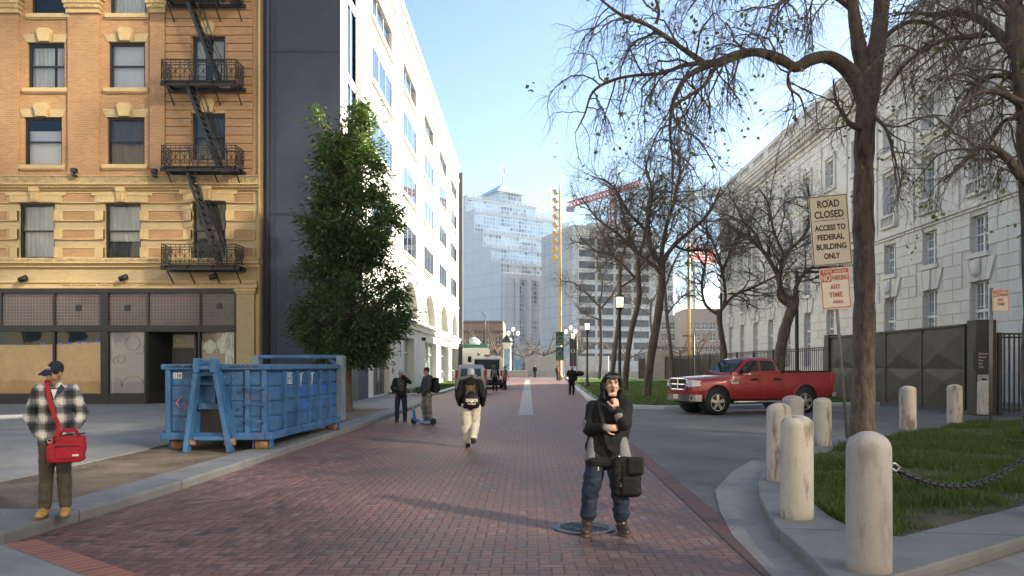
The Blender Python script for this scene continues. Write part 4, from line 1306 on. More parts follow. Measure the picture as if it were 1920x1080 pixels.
# glazed tiers, each set back behind the last
trim = MB()
for i, (y, z) in enumerate(steps):
    y0 = y + .6; y1 = 40
    zlo = 0 if i == 0 else steps[i - 1][1] - 1
    xr = TW if i < 3 else TW - [0, 0, 0, 3, 5, 9, 14][i]
    g = MB(); g.box(.02, xr, y0, y1, zlo, z - .5)
    local(g, 'glass_tier', M['curtain_wall'] if i in (2, 4) or i == 0 else M['curtain_wall_pale'])
    t_ = MB(); t_.box(0.05, xr, y0 - .5, y0 + .4, z - 1.0, z - .3); 
    for k in range(int(xr / 1.5)): t_.box(k * 1.5, k * 1.5 + .25, y0 - .45, y0 + .1, z - .3, z + .3)
    t_.box(.05, xr, y0 - .45, y0 - .3, z + .3, z + .42)
    local(t_, 'parapet_rail', M['tower_stone'])
# lower front: tall white piers with glass between
for k in range(8):
    x = 3.4 + k * 4.3
    p = MB(); p.box(x, x + 1.5, -.9, .65, 0, zt(522)); p.box(x + .25, x + 1.25, -1.2, -.9, 0, zt(526))
    for zz in (11, 18, 24): p.box(x + .5, x + 1.0, -1.3, -1.2, zz, zz + .6)
    local(p, 'pier', M['tower_stone'])
p = MB(); p.box(-.3, TW, -.8, .7, zt(522), zt(513)); p.box(0, TW, -.5, .65, 6.5, 7.8); p.box(-.5, 3.2, -.6, .62, 0, zt(522)); local(p, 'frieze', M['tower_stone'])
for k in range(7):
    x = 4.9 + k * 4.3
    for zz in (8, 13.2, 18.4): 
        p = MB(); p.box(x, x + 2.8, .2, .45, zz, zz + .35); p.box(x + 1.3, x + 1.5, .2, .45, zz, zz + 4.8); local(p, 'bay_frame', M['tower_stone'])
p = MB(); n = 16
pts = [(19 + 2.0 * cos(pi * i / n), 4 + 2.0 * sin(pi * i / n)) for i in range(n + 1)]
poly = [(21.9, 0), (21.9, 6.4), (16.1, 6.4), (16.1, 0), (17, 0)] + pts[::-1] + [(21, 0)]
p.prism(poly, lambda u, v, d: (u, d, v), -1.4, -.9); local(p, 'entrance_arch', M['tower_stone'])
# pavilion, pyramid roof, pole with flag
pv = MB(); pv.box(13, 22, 22, 31, zt(392, 242), zt(352, 250)); local(pv, 'pavilion', M['curtain_wall_pale'])
py_ = MB(); a = [(11.5, 20.5), (23.5, 20.5), (23.5, 32.5), (11.5, 32.5)]; z0 = zt(353, 250); z1 = zt(329, 250)
py_.add([(x, y, z0) for x, y in a] + [(17.5, 26.5, z1)], [(0, 1, 4), (1, 2, 4), (2, 3, 4), (3, 0, 4), (3, 2, 1, 0)])
local(py_, 'pyramid_roof', mat('pyramid', (.42, .5, .58), .3, var=.05))
fpole = MB(); fpole.tube([(17.5, 26.5, z1 - .2), (17.5, 26.5, z1 + 6.8)], [.18, .08], 6); local(fpole, 'flagpole', M['white_frame'])
ff = MB(); ff.quad((17.6, 26.5, z1 + 5.6), (18.7, 26.7, z1 + 5.2), (18.7, 26.7, z1 + 3.4), (17.6, 26.5, z1 + 3.6)); local(ff, 'flag', mat('pale_flag', (.55, .25, .25), .8), fix=False)

# grey office block to its right
OB = thing('office_block', 'pale concrete office block with bands of dark windows behind the flagpole', 'building', (16, 205, 0), R(20))
M['office_stone'] = brickmat('office_stone', (.68, .64, .59), (.65, .61, .57), (.36, .33, .31), 3.6, 2.9, .06, offset=0.0, bump=.1, stain=.12)
M['office_glass'] = mat('office_glass', (.06, .075, .10), .12, var=.4, vs=.3)
def local2(mb, T, name, m, par=None, fix=True):
    me = MB(); R0 = rootmat(T); me.v = [tuple(R0 @ Vector(p)) for p in mb.v]; me.f = mb.f; me.m = mb.m; me.sm = mb.sm
    return me.build(name, m, par or T, fix=fix)
zt2 = EYE + (CY - 417) * 200 / FPX
o_ = MB(); fx = lambda u, z, d: Vector((u, d, z))
rowsz = [zt2 - 3.1 - 2.95 * i for i in range(11)]
hs = []
for z in rowsz:
    for k in range(4): hs.append((-3.2 + 5.2 * k, 1.4 + 5.2 * k, z - 1.9, z - .1))
o_.box(-5.01, -5, 0, 22, 0, zt2)
walled(o_, [-5, 19], [0, zt2], hs, fx, .5)
o_.quad((-5, 0, zt2), (19, 0, zt2), (19, 22, zt2), (-5, 22, zt2)); o_.quad((19, 0, 0), (19, 22, 0), (19, 22, zt2), (19, 0, zt2))
local2(o_, OB, 'wall', M['office_stone'], fix=False)
for h in hs:
    w_ = MB(); w_.box(h[0], h[1], .4, .5, h[2], h[3])
    for q in (1, 2): w_.box(h[0] + (h[1] - h[0]) * q / 3 - .05, h[0] + (h[1] - h[0]) * q / 3 + .05, .33, .4, h[2], h[3])
    local2(w_, OB, 'window', M['office_glass'])
r_ = MB(); r_.box(2, 14, 4, 18, zt2, zt2 + 1.6); local2(r_, OB, 'roof_plant_room', M['office_stone'])
# tan brick house at the left of the plaza
M['tan_brick'] = brickmat('tan_brick', (.36, .21, .13), (.31, .175, .11), (.36, .28, .2), .5, .2, .02, stain=.25)
def simple_block(name, label, x0, x1, Y, dz, ht, mw, cols_, rows_, ww, wh, depth=18, z0=3.0, dz_=3.4, extra=None):
    T = thing(name, label, 'building', ((x0 + x1) / 2, Y, 0))
    m_ = MB(); hh = []
    for i in range(cols_):
        cx_ = x0 + (x1 - x0) * (i + .5) / cols_
        for j in range(rows_): hh.append((cx_ - ww / 2, cx_ + ww / 2, z0 + j * dz_, z0 + j * dz_ + wh))
    walled(m_, [x0, x1], [0, ht], hh, lambda u, z, d: Vector((u, Y + d, z)), .35)
    m_.quad((x0, Y, 0), (x0, Y + depth, 0), (x0, Y + depth, ht), (x0, Y, ht)); m_.quad((x1, Y, 0), (x1, Y + depth, 0), (x1, Y + depth, ht), (x1, Y, ht)); m_.quad((x0, Y, ht), (x1, Y, ht), (x1, Y + depth, ht), (x0, Y + depth, ht))
    m_.build('wall', mw, T, fix=False)
    for h in hh:
        w_ = MB(); w_.box(h[0], h[1], Y + .25, Y + .35, h[2], h[3]); w_ = w_.build('window', M['office_glass'], T)
        f_ = MB(); f_.box(h[0], h[1], Y + .18, Y + .25, (h[2] + h[3]) / 2 - .05, (h[2] + h[3]) / 2 + .05); f_.box(h[0] - .1, h[1] + .1, Y - .1, Y + .2, h[2] - .2, h[2]); f_.box((h[0] + h[1]) / 2 - .04, (h[0] + h[1]) / 2 + .04, Y + .18, Y + .25, h[2], h[3]); f_.build('frame', M['white_frame'], w_)
    return T
def X_(px, Y): return (px - CX) * Y / FPX
T = simple_block('brick_house', 'low tan brick building with two rows of sash windows at the foot of the tower', X_(800, 150), X_(943, 150), 150, 0, EYE + (CY - 601) * 150 / FPX, M['tan_brick'], 8, 2, 0.75, 1.5, z0=3.3, dz_=2.45)
c_ = MB(); xx0, xx1 = X_(800, 150), X_(943, 150)
c_.box(xx0, xx1 + .1, 149.6, 150.1, 7.9, 8.3); c_.box(xx0, xx1, 149.8, 150.1, 9.6, 9.9)
for k in range(20): c_.box(xx0 + .7 * k, xx0 + .7 * k + .3, 149.7, 150, 7.6, 7.9)
c_.build('cornice', mat('slate', (.12, .09, .08), .7), T)
sgn = MB(); sgn.box(X_(910, 150), X_(935, 150), 149.5, 149.8, 2.4, 3.1); so = sgn.build('shop_sign', mat('yellow_sign', (.62, .42, .03), .5), T)
# more blocks closing the far side of the square
simple_block('office_building', 'grey building with close rows of windows behind the bare trees', X_(1180, 260), X_(1345, 260), 262, 0, EYE + (CY - 590) * 260 / FPX, mat('grey_block', (.28, .27, .26), .8), 11, 4, 1.5, 2.2, z0=2.5, dz_=3.7)
simple_block('tall_office_building', 'pale grey slab building rising behind the bare trees', X_(1225, 300), X_(1262, 300), 300, 0, EYE + (CY - 500) * 300 / FPX, mat('grey_block_pale', (.42, .42, .42), .8), 3, 9, 1.5, 2.0, z0=3, dz_=3.8)
simple_block('distant_building', 'brown building seen past the end of the stone federal building', X_(1288, 240), X_(1420, 240), 242, 0, EYE + (CY - 578) * 240 / FPX, mat('brown_block', (.24, .20, .17), .8), 9, 4, 1.4, 2.0, z0=2.5, dz_=3.4)
# tower cranes
M['crane_red'] = mat('crane_red', (.75, .05, .03), .6)
M['crane_white'] = mat('crane_white', (.62, .60, .55), .6)
def lattice(mb, a, b, w, n, r):
    a = Vector(a); b = Vector(b); d = (b - a).normalized(); up = Vector((0, 0, 1)) if abs(d.z) < .9 else Vector((1, 0, 0))
    x = d.cross(up).normalized() * w / 2; y = x.cross(d).normalized() * w / 2
    cs = [x + y, x - y, -x - y, -x + y]
    for c in cs: mb.bar(a + c, b + c, r)
    for i in range(n):
        p, q = a.lerp(b, i / n), a.lerp(b, (i + 1) / n)
        for k in range(4): mb.bar(p + cs[k], q + cs[(k + 1) % 4], r * .7)
def crane(label, px, Y, ytop, jib0, jib1, red):
    T = thing('tower_crane', label, 'crane', (X_(px, Y), Y, 0), 0, 'tower cranes')
    x = X_(px, Y); z = EYE + (CY - ytop) * Y / FPX
    m_ = MB(); lattice(m_, (x, Y, 0), (x, Y, z), 2.6, 26, .5); m_.build('mast', M['crane_white'] if not red else M['crane_red'], T)
    j = MB(); p0 = P(*jib0, Y - 10); p1 = P(*jib1, Y + 10)
    lattice(j, p0, p1, 2.6, 22, .62); j.build('jib', M['crane_red'] if red else M['crane_white'], T)
    c = MB(); s = p0; c.box(s.x - 1.5, s.x + 2.2, s.y - 1, s.y + 1, s.z - 3.2, s.z - .8); c.build('counterweight', mat('crane_weight', (.25, .25, .28), .8), T)
    k = MB(); k.box(x - 1.2, x + 1.2, Y - 1.2, Y + 1.2, z - 3, z - .2); k.build('cab', M['crane_white'], T)
crane('red and white tower crane behind the bare lawn trees', 1150, 380, 372, (1068, 384), (1200, 344), True)
crane('pale tower crane near the corner of the stone building', 1296, 380, 352, (1400, 352), (1200, 384), False)
# plaza walls, barriers
M['plaza_wall'] = mat('plaza_wall', (.36, .33, .29), .8, var=.15, vs=1.5, bump=.2, bs=20)
def wallbox(name, label, a, b, h, th=.5, z0=0.0, m=None):
    mb = MB(); mb.bar((a[0], a[1], z0 + h / 2), (b[0], b[1], z0 + h / 2), th, h)
    o = mb.build(name, m or M['plaza_wall'], origin=((a[0] + b[0]) / 2, (a[1] + b[1]) / 2, z0), bevel=.02)
    return tag(o, label, 'wall')
wallbox('plaza_wall', 'long concrete wall at the edge of the plaza behind the two pedestrians', (X_(985, 122), 122), (X_(1058, 122), 122.5), 3.1)
wallbox('plaza_wall', 'sunlit pale concrete wall right of the gold flagpole', (X_(1062, 120), 120.5), (X_(1140, 120), 119), 3.1, m=M['granite_lite'])
wallbox('low_wall', 'low concrete wall with bench ledge at the plaza edge', (X_(1060, 116), 116), (X_(1200, 112), 112), .9)
wallbox('low_wall', 'low stepped plinth left of the long plaza wall', (X_(945, 119), 119), (X_(990, 119), 119), 1.0, 3)
def barrier(label, xa, Y):
    T = thing('crowd_barrier', label, 'barrier', (xa + 1.1, Y, 0), 0, 'crowd barriers by the plaza wall')
    b = MB(); b.tube([(xa, Y, .15), (xa, Y, 1.1), (xa + 2.2, Y, 1.1), (xa + 2.2, Y, .15), (xa, Y, .15)], .03, 5); b.build('frame', M['galv'], T)
    b = MB()
    for i in range(1, 14): b.bar((xa + 2.2 * i / 14, Y, .15), (xa + 2.2 * i / 14, Y, 1.1), .018)
    b.build('bars', M['galv'], T)
    b = MB(); b.box(xa + .2, xa + .25, Y - .3, Y + .3, 0, .06); b.box(xa + 1.95, xa + 2.0, Y - .3, Y + .3, 0, .06); b.box(xa + .2, xa + .25, Y - .03, Y + .03, .06, .15); b.box(xa + 1.95, xa + 2, Y - .03, Y + .03, .06, .15); b.build('feet', M['galv'], T)
M['galv'] = mat('galvanised', (.34, .35, .36), .45, .7, var=.15, vs=4)
for i in range(5): barrier(['steel crowd barrier left of the walking pedestrian', 'steel crowd barrier behind the walking pedestrian', 'steel crowd barrier between the two pedestrians', 'steel crowd barrier beside the gold flagpole foot', 'steel crowd barrier right of the gold flagpole foot'][i], X_(988, 113) + i * 2.35 + (.6 if i > 2 else 0), 114)
# gold flagpole with floodlight arms
GP = thing('gold_flagpole', 'very tall gold pole with a comb of small floodlights near its top', 'pole', G(1050, 712), 0)
gx, gy = G(1050, 712).x, G(1050, 712).y
zt3 = EYE + (CY - 345) * gy / FPX
M['gold_paint'] = mat('gold_paint', (.50, .30, .08), .45, .35, var=.1)
g = MB(); g.lathe([(.36, 0), (.36, .5), (.22, .6), (.18, zt3 * .5), (.09, zt3 - .5), (.02, zt3)], (gx, gy, 0), 12); g.build('shaft', M['gold_paint'], GP)
for i in range(9):
    z = zt3 - 1.0 - i * 1.0; fl_ = MB(); fl_.bar((gx - .1, gy, z - .15), (gx - .55, gy, z - .05), .08); fl_.bar((gx - .45, gy - .05, z - .3), (gx - .75, gy, z + .3), .3, .45); fl_.build('floodlight', M['gold_paint'], GP)
# dark green plaques in front
GS = thing('plaza_sign', 'pair of dark green plaques on a post before the gold flagpole', 'sign', (X_(1049, 90), 90, 0))
M['dark_green'] = mat('dark_green', (.02, .045, .03), .5, var=.2)
s_ = MB(); s_.tube([(X_(1049, 90), 90, 0), (X_(1049, 90), 90, 5.6)], .06, 8); s_.build('post', M['galv'], GS)
for y0, y1 in ((622, 648), (650.5, 676)):
    a = P(1042, y1, 89.9); b = P(1057, y0, 89.9)
    s_ = MB(); s_.bbox(a.x, b.x, 89.85, 89.93, a.z - 0, b.z, .015); pl = s_.build('plaque', M['dark_green'], GS)
    s_ = MB()
    c = (a + b) / 2
    s_.tube([(c.x + .3 * cos(2 * pi * i / 20), 89.84, c.z + .3 * sin(2 * pi * i / 20)) for i in range(21)], .03, 4)
    for k in range(3): s_.box(c.x - .28, c.x + .28, 89.835, 89.85, c.z - .55 + .0 + k * .07 - .1, c.z - .52 + k * .07 - .1)
    s_.build('emblem', mat('pale_green', (.2, .28, .22), .6), pl)
# kiosk with dome at the left of the square
KX, KY = X_(951, 128), 128
KK = thing('kiosk', 'pale advertising kiosk with a dark domed cap', 'kiosk', (KX, KY, 0))
k = MB(); k.lathe([(.75, 0), (.75, .4), (.62, .5), (.62, 5.0), (.8, 5.1), (.8, 5.4)], (KX, KY, 0), 12); k.build('drum', M['white_trim'], KK)
k = MB(); k.lathe([(.9, 5.4), (.85, 5.7), (.55, 6.2), (.2, 6.5), (.1, 6.8), (.14, 7.0), (0, 7.2)], (KX, KY, 0), 12); k.build('dome', M['dark_green'], KK)
for s in (-1, 1):
    k = MB(); k.box(KX - .45, KX + .45, KY + s * .62, KY + s * .66, 1.0, 4.4); k.build('poster', mat('poster', (.25, .33, .36), .5, var=.7, vs=1.5), KK)
# small poster stand and its board
PB = thing('poster_board', 'blue green poster board standing beside the kiosk', 'sign', (X_(970, 125), 125, 0))
k = MB(); k.box(X_(966, 125), X_(974, 125), 124.95, 125.05, .6, 2.6); k.build('board', mat('poster_blue', (.05, .22, .28), .6, var=.6, vs=2), PB)
k = MB(); k.tube([(X_(967, 125), 125, 0), (X_(967, 125), 125, .6)], .04, 6); k.tube([(X_(973, 125), 125, 0), (X_(973, 125), 125, .6)], .04, 6); k.build('legs', M['iron'], PB)
# stars and stripes on a gilt pole
FPX_, FPY_ = X_(1292, 100), 100
FL = thing('flag_on_pole', 'striped red and white flag flying from a slim gilt pole behind the fence', 'flag', (FPX_, FPY_, 0))
z1 = EYE + (CY - 455) * FPY_ / FPX
k = MB(); k.tube([(FPX_, FPY_, 0), (FPX_, FPY_, z1)], [.26, .12], 10); k.ell((FPX_, FPY_, z1 + .15), .2); k.build('pole', M['gold_paint'], FL)
m, t, b = newmat('striped_flag')
co = t.coord(); x, y, z = t.sep(co)[0:3]
s1 = t.math('GREATER_THAN', t.math('FRACT', t.math('DIVIDE', t.math('ADD', z, t.math('MULTIPLY', x, .18)), .36)), .5)
t.l.new(t.mix(s1, (.62, .05, .06, 1), (.75, .72, .7, 1)), b.inputs['Base Color'])
tl = t.new('ShaderNodeBsdfTranslucent'); t.l.new(t.mix(s1, (.75, .08, .08, 1), (.85, .82, .8, 1)), tl.inputs[0]); mx = t.new('ShaderNodeMixShader'); mx.inputs[0].default_value = .5
t.l.new(b.outputs[0], mx.inputs[1]); t.l.new(tl.outputs[0], mx.inputs[2]); t.l.new(mx.outputs[0], t.n['Material Output'].inputs[0])
k = MB()
for j in range(9):
    for i in range(17):
        f = i / 16; g_ = j / 8
        k.v.append((FPX_ + .2 + 3.1 * f, FPY_ + .25 * sin(f * 7), z1 - .3 - 2.0 * (1 - g_) - .5 * f + .12 * sin(f * 6 + 1)))
for j in range(8):
    for i in range(16):
        a = j * 17 + i; k.f.append((a, a + 1, a + 18, a + 17)); k.m.append(0); k.sm.append(True)
k.build('cloth', m, FL, fix=False)
# ---------------------------------------------------------------- trees
def spline(pts, rad, k=4):
    """Catmull-Rom through pts with radii"""
    P_ = [Vector(p) for p in pts]; out = []; ro = []
    n = len(P_)
    for i in range(n - 1):
        a = P_[max(i - 1, 0)]; b = P_[i]; c = P_[i + 1]; d = P_[min(i + 2, n - 1)]
        for j in range(k):
            t = j / k; t2 = t * t; t3 = t2 * t
            out.append(.5 * ((2 * b) + (c - a) * t + (2 * a - 5 * b + 4 * c - d) * t2 + (3 * b - a - 3 * c + d) * t3))
            ro.append(rad[i] + (rad[i + 1] - rad[i]) * t)
    out.append(P_[-1]); ro.append(rad[-1])
    return out, ro

def knob(pts, rad, amp, seed):
    return [r * (1 + amp * noise.noise(Vector((p.x * 2.1 + seed, p.y * 2.1, p.z * 2.1)))) for p, r in zip(pts, rad)]

def sprout(mb, pts, rad, rg, lvl, spec, f0=.1, tips=None):
    """grow side branches along pts; spec[lvl] = (gap, length, angle, droop, wander, segments, sides, thickness)"""
    if lvl >= len(spec): return
    gap, ln, ang, droop, wan, seg, sides, th = spec[lvl]
    tot = sum((pts[i + 1] - pts[i]).length for i in range(len(pts) - 1))
    s = tot * f0 + gap * rg.random()
    acc = 0.0; i = 0
    while s < tot:
        while i < len(pts) - 2 and acc + (pts[i + 1] - pts[i]).length < s:
            acc += (pts[i + 1] - pts[i]).length; i += 1
        L = max((pts[i + 1] - pts[i]).length, 1e-6)
        f = min(1, (s - acc) / L)
        p = pts[i].lerp(pts[i + 1], f); r = rad[i] + (rad[i + 1] - rad[i]) * f
        d = (pts[i + 1] - pts[i]).normalized()
        ax = d.orthogonal().normalized(); ax = Matrix.Rotation(rg.uniform(0, 2 * pi), 3, d) @ ax
        q = Matrix.Rotation(R(ang) * rg.uniform(.6, 1.3), 3, ax) @ d
        l = ln * rg.uniform(.5, 1.25) * (1 - .35 * s / tot)
        r0 = min(r * .62, th * rg.uniform(.8, 1.2))
        bp = [p]; br = [r0]
        for k in range(seg):
            q = q + Vector((rg.gauss(0, wan), rg.gauss(0, wan), rg.gauss(0, wan) - droop * (k + 1) / seg))
            q.normalize()
            bp.append(bp[-1] + q * l / seg); br.append(r0 * (1 - .78 * (k + 1) / seg))
        mb.tube(bp, br, sides, cap=False)
        if tips is not None and lvl == len(spec) - 1: tips.append(bp[-1])
        sprout(mb, bp, br, rg, lvl + 1, spec, .15, tips)
        s += gap * rg.uniform(.6, 1.4)
    if lvl > 0 and tips is not None: tips.append(pts[-1])

def leaves(mb, tips, rg, share, size, per=(3, 8), spread=.35):
    for p in tips:
        if rg.random() > share: continue
        for _ in range(rg.randint(*per)):
            c = p + Vector((rg.gauss(0, spread), rg.gauss(0, spread), rg.gauss(0, spread)))
            leaf(mb, c, size * rg.uniform(.6, 1.2), rg)
def leaf(mb, c, s, rg, hang=.5):
    rot = Euler((rg.uniform(-1.2, 1.2) + hang, rg.uniform(-1, 1), rg.uniform(0, 2 * pi))).to_matrix()
    sh = [(0, -.5), (.28, -.35), (.5, .05), (.22, .12), (0, .55), (-.22, .12), (-.5, .05), (-.28, -.35)]
    mb.add([tuple(c + rot @ Vector((x * s, y * s, .12 * s * abs(x)))) for x, y in sh], [tuple(range(8))], False)

def bare_tree(name, label, limbs, spec, seed, group=None, leaf_share=.02, leaf_size=.1, twig='twig', sides=8, bark='bark', per=(3, 8), spread=.35, slim=1.0):
    """limbs: list of (list of (px, py, Y), list of widths in px, f0 of side growth or None)"""
    rg = random.Random(seed)
    base = P(*limbs[0][0][0])
    T = thing(name, label, 'tree', base, 0, group)
    tk = MB(); tw = MB(); tips = []
    for pts, wid, f0 in limbs:
        p3 = [P(*q) for q in pts]
        rr = [w * slim * q[2] / FPX / 2 for w, q in zip(wid, pts)]
        sp_, sr = spline(p3, rr, 5)
        tk.tube(sp_, knob(sp_, sr, .22, seed), sides if max(wid) > 8 else 5)
        if f0 is not None: sprout(tw, sp_, sr, rg, 0, spec, f0, tips)
    tk.build('trunk', M[bark], T, fix=False)
    tw.build('crown', M[twig], T, fix=False)
    if leaf_share:
        lf = MB(); leaves(lf, tips, rg, leaf_share, leaf_size, per, spread)
        lf.build('leaves', M['leaf_plane'], T, fix=False)
    return T

# the big plane tree on the corner plot
Yt = 19.0
spec_big = [(.19, 2.2, 58, .55, .30, 8, 5, .026), (.16, 1.2, 50, .45, .30, 6, 4, .011), (.12, .6, 45, .35, .28, 4, 3, .009)]
fg = [
    ([(1614, 822, Yt), (1617, 790, Yt), (1619, 700, Yt), (1621, 560, Yt), (1619, 400, Yt), (1621, 260, Yt), (1626, 190, Yt), (1636, 130, Yt), (1648, 60, Yt), (1655, -20, Yt), (1660, -120, Yt), (1668, -260, Yt)], [66, 54, 47, 46, 42, 44, 50, 44, 36, 32, 26, 14], .85),
    ([(1628, 180, Yt), (1616, 120, Yt), (1606, 60, Yt - .1), (1598, 0, Yt - .2), (1590, -90, Yt - .3), (1570, -220, Yt)], [38, 30, 27, 25, 20, 8], .5),
    ([(1622, 200, Yt), (1604, 150, Yt - .1), (1580, 122, Yt - .3), (1550, 107, Yt - .5), (1520, 112, Yt - .7), (1492, 126, Yt - .8), (1465, 112, Yt - 1.0), (1420, 98, Yt - 1.2), (1380, 104, Yt - 1.3), (1345, 116, Yt - 1.4), (1312, 130, Yt - 1.5), (1285, 148, Yt - 1.5), (1264, 185, Yt - 1.5), (1256, 240, Yt - 1.5), (1262, 310, Yt - 1.5), (1258, 380, Yt - 1.5)], [36, 34, 32, 28, 25, 26, 22, 21, 19, 17, 13, 11, 9, 7, 5, 3], .35),
    ([(1326, 122, Yt - 1.4), (1290, 98, Yt - 1.5), (1250, 70, Yt - 1.7), (1212, 46, Yt - 1.8), (1165, 28, Yt - 1.9), (1120, -6, Yt - 2)], [14, 12, 11, 9, 7, 4], .1),
    ([(1340, 117, Yt - 1.4), (1285, 122, Yt - 1.0), (1240, 138, Yt - .8), (1195, 141, Yt - .7), (1150, 150, Yt - .6), (1112, 172, Yt - .6), (1096, 215, Yt - .6), (1078, 250, Yt - .6)], [11, 9, 8, 7, 7, 6, 4, 2], .1),
    ([(1400, 102, Yt - 1.2), (1345, 124, Yt - 1.7), (1322, 158, Yt - 2), (1292, 180, Yt - 2.1), (1262, 202, Yt - 2.2), (1275, 240, Yt - 2.2), (1310, 262, Yt - 2.2), (1345, 320, Yt - 2.2)], [11, 10, 9, 8, 6, 5, 4, 2], .1),
    ([(1488, 124, Yt - .8), (1478, 140, Yt - 1.2), (1480, 165, Yt - 1.4), (1500, 182, Yt - 1.5), (1510, 215, Yt - 1.5)], [9, 7, 6, 5, 3], .2),
    ([(1230, 45, Yt - 1.7), (1235, 20, Yt - 1.8), (1222, -20, Yt - 1.8), (1190, -70, Yt - 1.9)], [9, 8, 6, 3], .1),
    ([(1614, 235, Yt), (1600, 236, Yt - .4), (1583, 220, Yt - .8), (1568, 190, Yt - 1.0), (1562, 150, Yt - 1.1)], [22, 14, 8, 6, 3], .3),
    ([(1601, 20, Yt), (1560, -10, Yt - .4), (1520, -20, Yt - .8), (1480, -5, Yt - 1), (1450, 20, Yt - 1.2), (1440, 60, Yt - 1.3)], [16, 13, 11, 9, 6, 3], .2),
    ([(1600, -10, Yt), (1540, -60, Yt - .4), (1460, -80, Yt - .8), (1390, -70, Yt - 1), (1330, -30, Yt - 1.2), (1290, 20, Yt - 1.3)], [16, 14, 12, 10, 7, 3], .15),
    ([(1640, 90, Yt), (1680, 52, Yt - .2), (1720, 40, Yt - .5), (1770, 60, Yt - .9), (1800, 110, Yt - 1.1)], [14, 11, 9, 7, 3], .2),
    ([(1632, 215, Yt), (1660, 240, Yt - .5), (1676, 290, Yt - .6), (1690, 350, Yt - .7)], [12, 7, 5, 2], .2),
    ([(1655, -20, Yt), (1700, -60, Yt - .3), (1760, -50, Yt - .6), (1820, -20, Yt - .9), (1860, 40, Yt - 1)], [14, 12, 9, 7, 3], .2),
]
bare_tree('plane_tree', 'tall bare plane tree on the corner grass, a thick limb arching left over the road', fg, spec_big, 11, slim=.84, leaf_share=.016, leaf_size=.105, sides=12, per=(2, 6), spread=.13)
Yr = 15.5
fg2 = [
    ([(1958, 812, Yr), (1950, 700, Yr), (1945, 400, Yr), (1935, 220, Yr), (1922, 130, Yr), (1908, 60, Yr), (1896, -40, Yr), (1890, -160, Yr)], [70, 60, 56, 52, 44, 38, 30, 20], .6),
    ([(1924, 130, Yr), (1895, 92, Yr + .3), (1868, 60, Yr + .5), (1836, 36, Yr + .8), (1796, 24, Yr + 1.1), (1750, 27, Yr + 1.4), (1705, 24, Yr + 1.7), (1672, 30, Yr + 1.9)], [26, 20, 17, 14, 11, 9, 6, 3], .15),
    ([(1850, 66, Yr + .5), (1805, 70, Yr + .7), (1765, 76, Yr + .8), (1730, 96, Yr + .9), (1690, 126, Yr + 1), (1655, 178, Yr + 1)], [11, 10, 9, 8, 6, 3], .1),
    ([(1930, 205, Yr), (1900, 186, Yr - .3), (1870, 172, Yr - .5), (1830, 176, Yr - .6), (1795, 210, Yr - .7), (1776, 260, Yr - .7)], [20, 14, 11, 9, 6, 3], .15),
    ([(1940, 170, Yr), (1900, 146, Yr + .4), (1868, 142, Yr + .7), (1840, 150, Yr + .8), (1810, 160, Yr + .9)], [15, 12, 9, 7, 3], .2),
    ([(1945, 345, Yr), (1915, 330, Yr - .3), (1890, 298, Yr - .4), (1862, 278, Yr - .5), (1830, 280, Yr - .5), (1800, 312, Yr - .6), (1768, 340, Yr - .6)], [24, 19, 16, 13, 10, 7, 3], .15),
    ([(1945, 240, Yr), (1915, 224, Yr + .4), (1885, 226, Yr + .5), (1860, 258, Yr + .6), (1846, 300, Yr + .6)], [13, 10, 8, 6, 3], .2),
    ([(1905, 40, Yr), (1880, 10, Yr), (1830, -30, Yr + .3), (1780, -40, Yr + .5), (1740, -10, Yr + .7)], [16, 14, 11, 8, 4], .2),
]
bare_tree('plane_tree', 'bare plane tree at the far right edge with drooping twisted branches over the stone facade', fg2, spec_big, 12, leaf_share=.018, leaf_size=.1, sides=12, per=(2, 5), spread=.12)

# bare trees on the lawn
spec_mid = [(.22, 2.9, 50, -.04, .28, 7, 5, .042), (.19, 1.5, 46, .02, .32, 6, 3, .020), (.17, .9, 45, .04, .30, 4, 3, .012)]
GL = 'bare trees on the lawn'
def lt(label, pts, Y, wid, forks, seed, spec=spec_mid, f0=.9, **kw):
    lm = [([(a, b, Y) for a, b in pts], wid, f0)]
    for fp_, fw, dY in forks:
        n = len(fp_)
        lm.append(([(a, b, Y + dY * i / (n - 1)) for i, (a, b) in enumerate(fp_)], fw, .2))
    bare_tree('bare_tree', label, lm, spec, seed, GL, slim=.68, **kw)
lt('bare forked tree standing nearest on the lawn, left of the red pickup', [(1213, 750), (1215, 715), (1222, 660), (1234, 590), (1241, 530), (1240, 490)], 41.7, [30, 24, 23, 23, 21, 20],
   [([(1240, 495), (1222, 470), (1215, 420), (1222, 360), (1210, 310)], [17, 14, 11, 8, 4], -1.5), ([(1240, 495), (1262, 462), (1298, 430), (1330, 398), (1352, 350)], [16, 13, 10, 8, 3], -1), ([(1238, 500), (1246, 440), (1262, 380), (1275, 320), (1270, 280)], [15, 12, 9, 7, 3], 2),
    ([(1236, 505), (1200, 480), (1160, 440), (1120, 410), (1090, 370)], [12, 10, 8, 6, 3], 2), ([(1222, 440), (1180, 400), (1150, 350), (1110, 330)], [9, 7, 5, 3], -2), ([(1262, 460), (1290, 470), (1330, 470), (1350, 500)], [8, 7, 5, 3], 2)], 21, leaf_share=.01)
lt('slender S curved bare tree just behind the nearest lawn lamp', [(1172, 737), (1174, 690), (1184, 620), (1198, 560), (1196, 510), (1198, 470)], 52, [20, 16, 15, 15, 14, 13],
   [([(1197, 480), (1180, 440), (1165, 390), (1150, 340)], [10, 8, 6, 3], -2), ([(1198, 480), (1212, 430), (1215, 380), (1235, 330)], [10, 8, 6, 3], 2), ([(1196, 505), (1225, 470), (1250, 450), (1265, 400)], [8, 6, 5, 3], 2), ([(1190, 520), (1150, 480), (1115, 470), (1085, 440)], [8, 6, 5, 3], 0)], 22)
